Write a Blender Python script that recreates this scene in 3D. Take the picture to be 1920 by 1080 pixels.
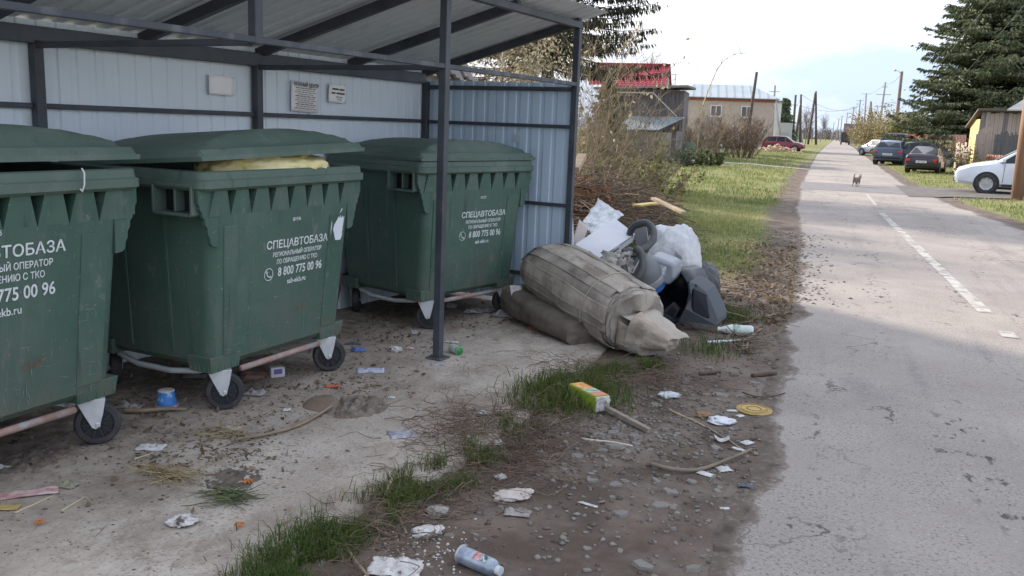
import bpy, bmesh, math, random
import numpy as np
from mathutils import Vector, Matrix, Euler, noise as mnoise

for o in list(bpy.data.objects):
    bpy.data.objects.remove(o, do_unlink=True)
scene = bpy.context.scene
COL = scene.collection
R_ = math.radians
PI = math.pi

# ------------------------------------------------------------------ camera
FPX, CAM_H, ROLL, VPX, VPY = 1650.0, 1.55, R_(2.2), 1572.0, 258.0
def _camera_axes():
    p = np.array([(VPX - 960) / FPX, -(VPY - 540) / FPX, 1.0])
    d = np.array([math.cos(ROLL), -math.sin(ROLL), 0.0])
    n = np.cross(p, d); n /= np.linalg.norm(n)
    if n[1] < 0: n = -n
    y = p / np.linalg.norm(p)
    x = np.cross(y, n)
    if x[0] < 0: x = -x
    return np.stack([x, y, n])
AX = _camera_axes()
cam_data = bpy.data.cameras.new('camera')
cam = bpy.data.objects.new('camera', cam_data)
COL.objects.link(cam)
m = Matrix.Identity(4)
for i in range(3):
    m[i][0], m[i][1], m[i][2] = AX[i, 0], AX[i, 1], -AX[i, 2]
m[0][3], m[1][3], m[2][3] = 0.0, 0.0, CAM_H
cam.matrix_world = m
cam_data.sensor_width = 36.0
cam_data.lens = 36.0 * FPX / 1920.0
cam_data.clip_start = 0.05
cam_data.clip_end = 6000.0
scene.camera = cam
scene.render.resolution_x, scene.render.resolution_y = 1024, 576

# ------------------------------------------------------------------ sky and sun
SUN_EL = R_(23.0)
SUN_DIR = Vector((-0.886, 0.464, 0)).normalized()          # towards the sun, on the ground
world = bpy.data.worlds.new('World'); scene.world = world
world.use_nodes = True
wn, wl = world.node_tree.nodes, world.node_tree.links
wn.clear()
sky = wn.new('ShaderNodeTexSky'); sky.sky_type = 'NISHITA'; sky.sun_disc = False
sky.sun_elevation = SUN_EL
sky.sun_rotation = math.atan2(SUN_DIR.x, SUN_DIR.y)
sky.air_density = 0.6; sky.dust_density = 4.0; sky.ozone_density = 2.0
tc = wn.new('ShaderNodeTexCoord')
mp = wn.new('ShaderNodeMapping'); mp.inputs['Scale'].default_value = (1.0, 1.0, 3.2)
nz = wn.new('ShaderNodeTexNoise'); nz.inputs['Scale'].default_value = 2.1; nz.inputs['Detail'].default_value = 7; nz.inputs['Roughness'].default_value = 0.56
cr = wn.new('ShaderNodeValToRGB'); cr.color_ramp.elements[0].position = 0.40; cr.color_ramp.elements[1].position = 0.64   # thin veil: bluish where thin, white where thick
cr.color_ramp.elements[0].color = (2.15, 2.62, 3.45, 1); cr.color_ramp.elements[1].color = (4.9, 4.85, 4.95, 1)
mixc = wn.new('ShaderNodeMix'); mixc.data_type = 'RGBA'; mixc.inputs[0].default_value = 0.86
bg = wn.new('ShaderNodeBackground'); bg.inputs['Strength'].default_value = 0.15
wo = wn.new('ShaderNodeOutputWorld')
wl.new(tc.outputs['Generated'], mp.inputs['Vector']); wl.new(mp.outputs[0], nz.inputs['Vector'])
wl.new(nz.outputs[0], cr.inputs[0]); wl.new(cr.outputs[0], mixc.inputs[7])
wl.new(sky.outputs[0], mixc.inputs[6]); wl.new(mixc.outputs[2], bg.inputs[0]); wl.new(bg.outputs[0], wo.inputs[0])
sun_data = bpy.data.lights.new('sun', 'SUN'); sun_data.energy = 3.1; sun_data.angle = R_(3.2); sun_data.color = (1.0, 0.89, 0.77)
sun = bpy.data.objects.new('sun', sun_data); COL.objects.link(sun)
sd = Vector((SUN_DIR.x * math.cos(SUN_EL), SUN_DIR.y * math.cos(SUN_EL), math.sin(SUN_EL)))
sun.rotation_euler = sd.to_track_quat('Z', 'Y').to_euler()
sun.location = (-20, 10, 15)
scene.view_settings.view_transform = 'Standard'
scene.view_settings.look = 'None'
scene.view_settings.exposure = 1.32
scene.view_settings.gamma = 1.0
scene.view_settings.use_curve_mapping = False
scene.cycles.max_bounces = 6
scene.cycles.use_denoising = True

# ------------------------------------------------------------------ pixel helpers (photograph pixels -> places on the ground)
def ray(px, py):
    return AX @ np.array([(px - 960) / FPX, -(py - 540) / FPX, 1.0])
def gp(px, py, z=0.0):
    d = ray(px, py); t = (z - CAM_H) / d[2]
    return Vector((d[0] * t, d[1] * t, z))
def at(px, py, Y):
    d = ray(px, py); t = Y / d[1]
    return Vector((d[0] * t, Y, CAM_H + d[2] * t))

# ------------------------------------------------------------------ materials
MATS = {}
def mat(name, c1, c2=None, scale=6.0, rough=0.7, metal=0.0, bump=0.0, bscale=None, c3=None, s3=1.3, lo=0.38, hi=0.62,
        stretch=(1, 1, 1), spec=0.4, attr=None, trans=None, alpha=None, coat=0.0, dirt=None, dirt_lo=0.5, dirt_hi=0.62, dirt_scale=3.0, rough2=None):
    if name in MATS: return MATS[name]
    m = bpy.data.materials.new(name); m.use_nodes = True
    nt = m.node_tree; N, L = nt.nodes, nt.links
    b = N['Principled BSDF']
    b.inputs['Roughness'].default_value = rough; b.inputs['Metallic'].default_value = metal
    b.inputs['Specular IOR Level'].default_value = spec
    b.inputs['Coat Weight'].default_value = coat
    tcn = N.new('ShaderNodeTexCoord'); oi = N.new('ShaderNodeObjectInfo')
    add = N.new('ShaderNodeVectorMath'); add.operation = 'ADD'
    sc = N.new('ShaderNodeVectorMath'); sc.operation = 'SCALE'; sc.inputs[0].default_value = (37, 19, 53)
    L.new(oi.outputs['Random'], sc.inputs['Scale']); L.new(tcn.outputs['Object'], add.inputs[0]); L.new(sc.outputs[0], add.inputs[1])
    mpn = N.new('ShaderNodeMapping'); mpn.inputs['Scale'].default_value = stretch
    L.new(add.outputs[0], mpn.inputs['Vector'])
    def noise(s, det=6, r=0.6):
        n = N.new('ShaderNodeTexNoise'); n.inputs['Scale'].default_value = s; n.inputs['Detail'].default_value = det; n.inputs['Roughness'].default_value = r
        L.new(mpn.outputs[0], n.inputs['Vector']); return n
    def ramp(src, p0, p1, a, bb):
        r = N.new('ShaderNodeValToRGB'); r.color_ramp.elements[0].position = p0; r.color_ramp.elements[1].position = p1
        r.color_ramp.elements[0].color = a; r.color_ramp.elements[1].color = bb
        L.new(src, r.inputs[0]); return r
    def mix(f, a, bcol):
        x = N.new('ShaderNodeMix'); x.data_type = 'RGBA'
        L.new(f, x.inputs[0])
        if isinstance(a, tuple): x.inputs[6].default_value = a
        else: L.new(a, x.inputs[6])
        if isinstance(bcol, tuple): x.inputs[7].default_value = bcol
        else: L.new(bcol, x.inputs[7])
        return x.outputs[2]
    c4 = lambda c: (c[0], c[1], c[2], 1.0)
    out = None
    if attr:
        an = N.new('ShaderNodeAttribute'); an.attribute_name = attr
        out = ramp(an.outputs['Fac'], 0.0, 1.0, c4(c1), c4(c2 or c1)).outputs[0]
        if c3:
            r = out.node; e = r.color_ramp.elements.new(0.5); e.color = c4(c3)
    elif c2:
        n1 = noise(scale)
        f = ramp(n1.outputs[0], lo, hi, (0, 0, 0, 1), (1, 1, 1, 1))
        out = mix(f.outputs[0], c4(c1), c4(c2))
        if c3:
            n2 = noise(scale * s3 * 0.37, 4)
            f2 = ramp(n2.outputs[0], 0.5, 0.7, (0, 0, 0, 1), (1, 1, 1, 1))
            out = mix(f2.outputs[0], out, c4(c3))
    if dirt:
        n3 = noise(dirt_scale, 8, 0.65)
        f3 = ramp(n3.outputs[0], dirt_lo, dirt_hi, (0, 0, 0, 1), (1, 1, 1, 1))
        out = mix(f3.outputs[0], out if out else c4(c1), c4(dirt))
    if out is None: b.inputs['Base Color'].default_value = c4(c1)
    else: L.new(out, b.inputs['Base Color'])
    if rough2 is not None:
        n5 = noise(scale * 0.7, 4); mr = N.new('ShaderNodeMapRange'); mr.inputs['To Min'].default_value = rough; mr.inputs['To Max'].default_value = rough2
        mr.inputs['From Min'].default_value = 0.35; mr.inputs['From Max'].default_value = 0.65
        L.new(n5.outputs[0], mr.inputs['Value']); L.new(mr.outputs[0], b.inputs['Roughness'])
    if bump:
        nb = noise(bscale or scale * 4, 5)
        bp = N.new('ShaderNodeBump'); bp.inputs['Strength'].default_value = min(1.0, bump); bp.inputs['Distance'].default_value = 0.01 * max(1.0, bump)
        L.new(nb.outputs[0], bp.inputs['Height']); L.new(bp.outputs[0], b.inputs['Normal'])
    if trans is not None:
        b.inputs['Transmission Weight'].default_value = trans
    if alpha is not None:
        n4 = noise(alpha[0], 8, 0.7)
        f4 = ramp(n4.outputs[0], alpha[1], alpha[2], (0, 0, 0, 1), (1, 1, 1, 1))
        L.new(f4.outputs[0], b.inputs['Alpha'])
    MATS[name] = m
    return m

def leaf_mat(name, c1, c2, c3=None, rough=0.6, translucent=0.35):
    if name in MATS: return MATS[name]
    m = mat(name, c1, c2, attr='rnd', c3=c3, rough=rough, spec=0.25)
    nt = m.node_tree; N, L = nt.nodes, nt.links
    b = N['Principled BSDF']; o = N['Material Output']
    t = N.new('ShaderNodeBsdfTranslucent'); mx = N.new('ShaderNodeMixShader'); mx.inputs[0].default_value = translucent
    L.new(b.inputs['Base Color'].links[0].from_socket, t.inputs['Color'])
    L.new(b.outputs[0], mx.inputs[1]); L.new(t.outputs[0], mx.inputs[2]); L.new(mx.outputs[0], o.inputs['Surface'])
    return m

# ------------------------------------------------------------------ object helpers
def tag(o, label=None, cat=None, group=None, kind=None):
    if label: o['label'] = label
    if cat: o['category'] = cat
    if group: o['group'] = group
    if kind: o['kind'] = kind
    return o
def thing(name, label, cat, loc=(0, 0, 0), rotz=0.0, group=None):
    o = bpy.data.objects.new(name, None); COL.objects.link(o)
    o.location = loc; o.rotation_euler = (0, 0, rotz); o.empty_display_size = 0.1
    return tag(o, label, cat, group)
def copy_tree(o, parent=None):
    c = o.copy(); COL.objects.link(c); c.parent = parent
    for ch in o.children: copy_tree(ch, c)
    return c
def link_mesh(name, me, material=None, parent=None, smooth=False):
    if material and not me.materials: me.materials.append(material)
    o = bpy.data.objects.new(name, me); COL.objects.link(o)
    if parent: o.parent = parent
    if smooth: me.polygons.foreach_set('use_smooth', [True] * len(me.polygons))
    return o

class MB:
    def __init__(s): s.v = []; s.f = []
    def add(s, verts, faces):
        k = len(s.v); s.v.extend([tuple(p) for p in verts]); s.f.extend([tuple(i + k for i in f) for f in faces]); return s
    def box(s, c, size, rot=None, taper=1.0):
        hx, hy, hz = size[0] / 2, size[1] / 2, size[2] / 2
        vs = []
        for z in (-1, 1):
            t = 1.0 if z < 0 else taper
            for x, y in ((-1, -1), (1, -1), (1, 1), (-1, 1)):
                p = Vector((x * hx * t, y * hy * t, z * hz))
                if rot is not None: p = rot @ p
                vs.append(p + Vector(c))
        return s.add(vs, [(3, 2, 1, 0), (4, 5, 6, 7), (0, 1, 5, 4), (1, 2, 6, 5), (2, 3, 7, 6), (3, 0, 4, 7)])
    def bar(s, a, b, w, h, up=(0, 0, 1)):
        a, b = Vector(a), Vector(b); d = (b - a); l = d.length; d.normalize()
        sx = d.cross(Vector(up))
        if sx.length < 1e-4: sx = d.cross(Vector((1, 0, 0)))
        sx.normalize(); sy = sx.cross(d)
        vs = []
        for p in (a, b):
            for x, y in ((-1, -1), (1, -1), (1, 1), (-1, 1)):
                vs.append(p + sx * (x * w / 2) + sy * (y * h / 2))
        return s.add(vs, [(0, 1, 2, 3), (7, 6, 5, 4), (0, 4, 5, 1), (1, 5, 6, 2), (2, 6, 7, 3), (3, 7, 4, 0)])
    def tube(s, pts, r, n=8, cap=True, closed=False):
        pts = [Vector(p) for p in pts]; m = len(pts)
        rs = r if isinstance(r, (list, tuple)) else [r] * m
        k = len(s.v); prev = None
        for i, p in enumerate(pts):
            if closed: t = pts[(i + 1) % m] - pts[i - 1]
            elif i == 0: t = pts[1] - p
            elif i == m - 1: t = p - pts[i - 1]
            else: t = pts[i + 1] - pts[i - 1]
            if t.length < 1e-9: t = Vector((0, 0, 1))
            t.normalize()
            if prev is None:
                a = t.cross(Vector((0, 0, 1)))
                if a.length < 0.05: a = t.cross(Vector((1, 0, 0)))
            else:
                a = prev - t * prev.dot(t)
                if a.length < 1e-5: a = t.cross(Vector((0, 0, 1)))
            a.normalize(); prev = a; b = t.cross(a)
            for j in range(n):
                q = 2 * PI * j / n
                s.v.append(tuple(p + (a * math.cos(q) + b * math.sin(q)) * rs[i]))
        last = m if closed else m - 1
        for i in range(last):
            i2 = (i + 1) % m
            for j in range(n):
                j2 = (j + 1) % n
                s.f.append((k + i * n + j, k + i * n + j2, k + i2 * n + j2, k + i2 * n + j))
        if cap and not closed:
            s.f.append(tuple(k + j for j in reversed(range(n)))); s.f.append(tuple(k + (m - 1) * n + j for j in range(n)))
        return s
    def lathe(s, prof, c=(0, 0, 0), axis='Z', n=20, rot=None):
        k = len(s.v)
        for r, h in prof:
            for j in range(n):
                q = 2 * PI * j / n
                p = Vector((r * math.cos(q), r * math.sin(q), h))
                if axis == 'X': p = Vector((p.z, p.x, p.y))
                elif axis == 'Y': p = Vector((p.y, p.z, p.x))
                if rot is not None: p = rot @ p
                s.v.append(tuple(p + Vector(c)))
        for i in range(len(prof) - 1):
            for j in range(n):
                j2 = (j + 1) % n
                s.f.append((k + i * n + j, k + i * n + j2, k + (i + 1) * n + j2, k + (i + 1) * n + j))
        ring_ = prof[0] == prof[-1]
        if prof[0][0] > 1e-6 and not ring_: s.f.append(tuple(k + j for j in reversed(range(n))))
        if prof[-1][0] > 1e-6 and not ring_: s.f.append(tuple(k + (len(prof) - 1) * n + j for j in range(n)))
        return s
    def prism(s, poly, a, b):
        """poly: 2D points in plane spanned by functions; a, b: callables 2D->3D for the two end faces"""
        n = len(poly)
        vs = [a(p) for p in poly] + [b(p) for p in poly]
        return s.add(vs, [tuple(reversed(range(n))), tuple(range(n, 2 * n))] + [(i, (i + 1) % n, n + (i + 1) % n, n + i) for i in range(n)])
    def grid(s, P, closed_u=False):
        """P: list of rows of 3D points"""
        k = len(s.v); nu = len(P[0])
        for row in P: s.v.extend([tuple(p) for p in row])
        for i in range(len(P) - 1):
            for j in range(nu if closed_u else nu - 1):
                j2 = (j + 1) % nu
                s.f.append((k + i * nu + j, k + i * nu + j2, k + (i + 1) * nu + j2, k + (i + 1) * nu + j))
        return s
    def mesh(s, name='mesh'):
        me = bpy.data.meshes.new(name); me.from_pydata(s.v, [], s.f); me.update(); return me
    def build(s, name, material, parent=None, smooth=False, bevel=0.0, seg=1, fixn=True, auto=None):
        me = s.mesh(name)
        if fixn or bevel:
            bm = bmesh.new(); bm.from_mesh(me)
            if fixn: bmesh.ops.recalc_face_normals(bm, faces=bm.faces)
            if bevel:
                ed = [e for e in bm.edges if len(e.link_faces) == 2 and e.calc_face_angle(0) > 0.6]
                bmesh.ops.bevel(bm, geom=ed, offset=bevel, segments=seg, affect='EDGES', profile=0.5, clamp_overlap=True)
            bm.to_mesh(me); bm.free()
        o = link_mesh(name, me, material, parent, smooth)
        if auto is not None:
            me.polygons.foreach_set('use_smooth', [True] * len(me.polygons))
            me.set_sharp_from_angle(angle=auto)
        return o

def fast_mesh(name, V, F, rnd=None):
    """V (n,3) float, F (m,k) int with k = 3 or 4, rnd per face"""
    V = np.ascontiguousarray(V, dtype=np.float32); F = np.ascontiguousarray(F, dtype=np.int32)
    me = bpy.data.meshes.new(name); k = F.shape[1]
    me.vertices.add(len(V)); me.vertices.foreach_set('co', V.ravel())
    me.loops.add(F.size); me.loops.foreach_set('vertex_index', F.ravel())
    me.polygons.add(len(F)); me.polygons.foreach_set('loop_start', np.arange(0, F.size, k, dtype=np.int32))
    me.update(calc_edges=True)
    if rnd is not None:
        a = me.attributes.new('rnd', 'FLOAT', 'FACE'); a.data.foreach_set('value', np.ascontiguousarray(rnd, dtype=np.float32))
    return me

def text_mesh(name, body, size, material, parent, M4, bold=0.0, xscale=1.0, align='CENTER', shear=0.0):
    cu = bpy.data.curves.new(name, 'FONT'); cu.body = body; cu.size = size; cu.align_x = align; cu.align_y = 'CENTER'
    cu.offset = bold; cu.resolution_u = 3; cu.extrude = 0.0004; cu.shear = shear
    to = bpy.data.objects.new(name, cu); COL.objects.link(to)
    dg = bpy.context.evaluated_depsgraph_get()
    me = bpy.data.meshes.new_from_object(to.evaluated_get(dg))
    bpy.data.objects.remove(to); bpy.data.curves.remove(cu)
    me.name = name
    me.transform(Matrix.Diagonal((xscale, 1, 1, 1))); me.transform(M4)
    me.materials.clear(); me.materials.append(material)
    return link_mesh(name, me, None, parent)

def nz3(x, y, z=0.0):
    return mnoise.noise(Vector((x, y, z)))
def polyline_mesh(lines, n=3):
    """lines: list of (pts list, radii list) -> V, F (quads) of thin tapered prisms"""
    V = []; F = []; RN = []
    for pts, rad in lines:
        k = len(V); m_ = len(pts); rv = random.random()
        prev = None
        for i, p in enumerate(pts):
            t = (pts[min(i + 1, m_ - 1)] - pts[max(i - 1, 0)])
            if t.length < 1e-9: t = Vector((0, 0, 1))
            t.normalize()
            a = t.cross(Vector((0.31, 0.2, 0.93)))
            if a.length < 0.05: a = t.cross(Vector((1, 0, 0)))
            a.normalize(); b = t.cross(a)
            for j in range(n):
                q = 2 * PI * j / n
                d = (a * math.cos(q) + b * math.sin(q)) * rad[i]
                V.append((p.x + d.x, p.y + d.y, p.z + d.z))
        for i in range(m_ - 1):
            for j in range(n):
                j2 = (j + 1) % n
                F.append((k + i * n + j, k + i * n + j2, k + (i + 1) * n + j2, k + (i + 1) * n + j)); RN.append(rv)
    return np.array(V), np.array(F), np.array(RN)
def twig_object(name, lines, material, parent=None, n=3):
    V, F, RN = polyline_mesh(lines, n)
    return link_mesh(name, fast_mesh(name, V, F, RN), material, parent)
# ================================================================== SETTING
rng = np.random.default_rng(7); random.seed(7)
def interp(tab, y): return float(np.interp(y, [t[0] for t in tab], [t[1] for t in tab]))
ROAD_L = [(-20, .05), (0, -.18), (3, -.26), (9, -.30), (14.7, -.50), (20, -.80), (28, -1.0), (37, -1.18), (80, -1.7), (155, -2.0), (500, -2.2), (1500, -2.2)]
ROAD_R = [(-20, 4.9), (0, 4.6), (9, 4.2), (19, 3.46), (24.5, 3.02), (35, 2.5), (80, 2.6), (177, 2.8), (500, 3.2), (1500, 3.2)]
PAD_E = [(-3, -1.75), (2.2, -1.70), (2.6, -1.68), (3.05, -1.66), (3.5, -1.50), (4.5, -1.44), (5.4, -1.42), (6.2, -1.46), (7.3, -1.55), (8.2, -1.9)]
PAD_Y1 = 8.0
def xl(y): return interp(ROAD_L, y)
def xr(y): return interp(ROAD_R, y)
def xp(y): return interp(PAD_E, y) + 0.05 * nz3(y * 3.1, 4.2) + 0.02 * nz3(y * 11, 1.2)
def gz(x, y):
    """height of the open ground (dirt and verge)"""
    a, b = xl(y), xr(y)
    d = max(a - x, x - b)                       # distance outside the road
    if d < -0.4: return -0.05
    d = max(0.0, d); k = min(1.0, d / 0.5)
    h = -0.006 + k * (0.016 * nz3(x * 1.7, y * 1.7, 3.0) + 0.010 * nz3(x * 6.0, y * 6.0, 7.0)) 
    if y < 30: h += k * 0.004 * nz3(x * 19, y * 19, 1.0)
    if x < a and y > 8.0:
        h += 0.10 * min(1.0, max(0.0, (y - 8.0) / 4.0)) * min(1.0, d / 2.5)
    if x > b: h += 0.06 * min(1.0, d / 2.0)
    if x < xp(y) + 0.02 and y < PAD_Y1 and x < 0: h = min(h, -0.05)
    return h
def sz(x, y):
    """height of whatever surface one stands on"""
    if xl(y) <= x <= xr(y): return 0.0
    if y < PAD_Y1 and x < xp(y): return pad_z(x, y)
    return gz(x, y)
def pad_z(x, y): return 0.018 + 0.006 * nz3(x * 0.9, y * 0.9, 2.0) + 0.003 * nz3(x * 5, y * 5, 5.0)

def spaced(knots):
    out = []
    for a, b, st in knots: out.extend(np.arange(a, b, st).tolist())
    out.append(knots[-1][1]); return out
gx = spaced([(-1600, -200, 200), (-200, -40, 20), (-40, -10, 3), (-10, -4.5, .5), (-4.5, -3.0, .15), (-3.0, .2, .04), (.2, 2.2, .4), (2.2, 5.4, .12), (5.4, 12, .6), (12, 40, 4), (40, 200, 20), (200, 1600, 200)])
gy = spaced([(-60, -10, 10), (-10, 1.5, 1), (1.5, 9.5, .05), (9.5, 16, .12), (16, 40, .4), (40, 120, 4), (120, 400, 40), (400, 3600, 400)])
ggx, ggy = np.array(gx), np.array(gy)
nx, ny = len(gx), len(gy)
GV = np.zeros((ny, nx, 3)); GM = np.zeros((ny, nx))
for j, y in enumerate(gy):
    a, b = xl(y), xr(y)
    for i, x in enumerate(gx):
        if abs(x) > 40 or y > 130 or y < -10: z = -0.02 if not (a < x < b) else -0.05; 
        else: z = gz(x, y)
        GV[j, i] = (x, y, z)
        # share of grassy soil: 0 = bare dirt
        if x < 1:
            g = min(1, max(0, (y - 9.0) / 2.0)) * min(1, max(0, (a - .25 - x) / .5)) if y < 60 else (1.0 if x < a else 0)
            if y < 9 and x < -4.6: g = 0.8
        else:
            g = min(1, max(0, (x - b - .1) / .5))
            if 27 < y < 33.5 and x < 12: g = 0.12
        GM[j, i] = g
idx = np.arange(nx * ny).reshape(ny, nx)
GF = np.stack([idx[:-1, :-1], idx[:-1, 1:], idx[1:, 1:], idx[1:, :-1]], -1).reshape(-1, 4)
me = fast_mesh('ground', GV.reshape(-1, 3), GF)
at_ = me.attributes.new('grassy', 'FLOAT', 'POINT'); at_.data.foreach_set('value', GM.ravel().astype(np.float32))
def ground_mat():
    m = mat('ground_soil', (.105, .080, .064), (.185, .148, .122), scale=3.2, rough=.95, bump=1.0, bscale=34, c3=(.225, .19, .165), s3=2.2, spec=.15)
    nt = m.node_tree; N, L = nt.nodes, nt.links; b = N['Principled BSDF']
    old = b.inputs['Base Color'].links[0].from_socket
    an = N.new('ShaderNodeAttribute'); an.attribute_name = 'grassy'
    n = N.new('ShaderNodeTexNoise'); n.inputs['Scale'].default_value = 1.4; n.inputs['Detail'].default_value = 8
    tcn = N.new('ShaderNodeTexCoord'); L.new(tcn.outputs['Object'], n.inputs['Vector'])
    ad = N.new('ShaderNodeMath'); ad.operation = 'ADD'; L.new(an.outputs['Fac'], ad.inputs[0]); L.new(n.outputs[0], ad.inputs[1])
    mr = N.new('ShaderNodeMapRange'); mr.inputs['From Min'].default_value = .75; mr.inputs['From Max'].default_value = 1.15; L.new(ad.outputs[0], mr.inputs['Value'])
    n2 = N.new('ShaderNodeTexNoise'); n2.inputs['Scale'].default_value = .55; n2.inputs['Detail'].default_value = 9; n2.inputs['Roughness'].default_value = .7; L.new(tcn.outputs['Object'], n2.inputs['Vector'])
    r = N.new('ShaderNodeValToRGB'); e = r.color_ramp.elements; e[0].position = .32; e[0].color = (.13, .155, .055, 1); e[1].position = .7; e[1].color = (.32, .275, .14, 1)
    x3 = e.new(.5); x3.color = (.20, .205, .085, 1)
    L.new(n2.outputs[0], r.inputs[0])
    mx = N.new('ShaderNodeMix'); mx.data_type = 'RGBA'; L.new(mr.outputs[0], mx.inputs[0]); L.new(old, mx.inputs[6]); L.new(r.outputs[0], mx.inputs[7])
    L.new(mx.outputs[2], b.inputs['Base Color'])
    return m
tag(link_mesh('ground', me, ground_mat(), smooth=True), kind='structure')

# ---- concrete pad under the shelter
PV = []; pxs = np.concatenate([np.linspace(0, .3, 9), np.linspace(.34, 1, 24)]); pys = np.arange(-2.0, PAD_Y1 + .001, .05)
for y in pys:
    e = xp(y)
    PV.append([(e + .02, y, -.08)] + [(e - t * (6.4 + e) if t > .3 else e - t * 1.5, y, pad_z(e - t * 3, y) - (.014 if k_ == 0 else 0)) for k_, t in enumerate(pxs)])
pm = MB().grid(PV)
def pad_mat():
    m = mat('pad_concrete', (.395, .342, .295), (.545, .49, .43), scale=2.1, rough=.95, bump=.5, bscale=70, dirt=(.255, .207, .170), dirt_scale=2.4, dirt_lo=.47, dirt_hi=.66, spec=.1, stretch=(1, .6, 1))
    nt = m.node_tree; N, L = nt.nodes, nt.links; b = N['Principled BSDF']
    col = b.inputs['Base Color'].links[0].from_socket
    tcn = N.new('ShaderNodeTexCoord')
    for sc_, p0, p1, c, det in ((70, .55, .68, (.19, .155, .13), 3), (26, .57, .72, (.17, .132, .105), 7), (90, .62, .74, (.62, .58, .53), 2), (7, .58, .70, (.20, .162, .132), 9), (.9, .50, .72, (.40, .345, .285), 6)):
        n = N.new('ShaderNodeTexNoise'); n.inputs['Scale'].default_value = sc_; n.inputs['Detail'].default_value = det; n.inputs['Roughness'].default_value = .68; L.new(tcn.outputs['Object'], n.inputs['Vector'])
        r = N.new('ShaderNodeMapRange'); r.inputs['From Min'].default_value = p0; r.inputs['From Max'].default_value = p1; r.inputs['To Max'].default_value = .85; L.new(n.outputs[0], r.inputs['Value'])
        mx = N.new('ShaderNodeMix'); mx.data_type = 'RGBA'; L.new(r.outputs[0], mx.inputs[0]); L.new(col, mx.inputs[6]); mx.inputs[7].default_value = (*c, 1); col = mx.outputs[2]
    L.new(col, b.inputs['Base Color'])
    return m
pad = tag(pm.build('concrete_pad', pad_mat(), smooth=True), kind='structure')
padm = pad.data.materials[0]
def pad_dirt_toward_bins(m):
    nt = m.node_tree; N, L = nt.nodes, nt.links; b = N['Principled BSDF']
    old = b.inputs['Base Color'].links[0].from_socket
    tcn = N.new('ShaderNodeTexCoord'); sp = N.new('ShaderNodeSeparateXYZ'); L.new(tcn.outputs['Object'], sp.inputs[0])
    n = N.new('ShaderNodeTexNoise'); n.inputs['Scale'].default_value = 2.6; n.inputs['Detail'].default_value = 10; n.inputs['Roughness'].default_value = .68; L.new(tcn.outputs['Object'], n.inputs['Vector'])
    ma = N.new('ShaderNodeMath'); ma.operation = 'MULTIPLY_ADD'; ma.inputs[1].default_value = -.42; L.new(sp.outputs['X'], ma.inputs[0]); L.new(n.outputs[0], ma.inputs[2])
    mr = N.new('ShaderNodeMapRange'); mr.inputs['From Min'].default_value = 1.42; mr.inputs['From Max'].default_value = 1.95; L.new(ma.outputs[0], mr.inputs['Value'])
    n2 = N.new('ShaderNodeTexNoise'); n2.inputs['Scale'].default_value = 14; n2.inputs['Detail'].default_value = 6; L.new(tcn.outputs['Object'], n2.inputs['Vector'])
    r = N.new('ShaderNodeValToRGB'); e = r.color_ramp.elements; e[0].position = .35; e[0].color = (.155, .125, .103, 1); e[1].position = .68; e[1].color = (.33, .278, .232, 1); L.new(n2.outputs[0], r.inputs[0])
    mx = N.new('ShaderNodeMix'); mx.data_type = 'RGBA'; L.new(mr.outputs[0], mx.inputs[0]); L.new(old, mx.inputs[6]); L.new(r.outputs[0], mx.inputs[7]); L.new(mx.outputs[2], b.inputs['Base Color'])
pad_dirt_toward_bins(padm)

# ---- road
rys = spaced([(-20, 1, 1), (1, 16, .1), (16, 60, .6), (60, 200, 8), (200, 1200, 100)])
RV = []; RD = []
for y in rys:
    a, b = xl(y) + (.10 * nz3(y * 1.3, 9.1) + .05 * nz3(y * 5, 2.1) if y < 60 else 0), xr(y) + (.10 * nz3(y * .9, 5.5) if y < 60 else 0)
    ts = [0, .008, .015, .03, .05, .08, .12, .18, .26, .36, .48, .6, .72, .82, .9, .95, .98, 1]
    RV.append([(a, y, -.03)] + [(a + (b - a) * t, y, .002 if t not in (0, 1) else -.004) for t in ts] + [(b, y, -.03)])
    RD.append([1] + [max(0, 1 - t * (b - a) / .26, 1 - (1 - t) * (b - a) / .45) for t in ts] + [1])
rm = MB().grid(RV).mesh('road'); bm = bmesh.new(); bm.from_mesh(rm); bmesh.ops.recalc_face_normals(bm, faces=bm.faces); bm.to_mesh(rm); bm.free()
a_ = rm.attributes.new('edge', 'FLOAT', 'POINT'); a_.data.foreach_set('value', np.array(RD, dtype=np.float32).ravel())
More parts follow.
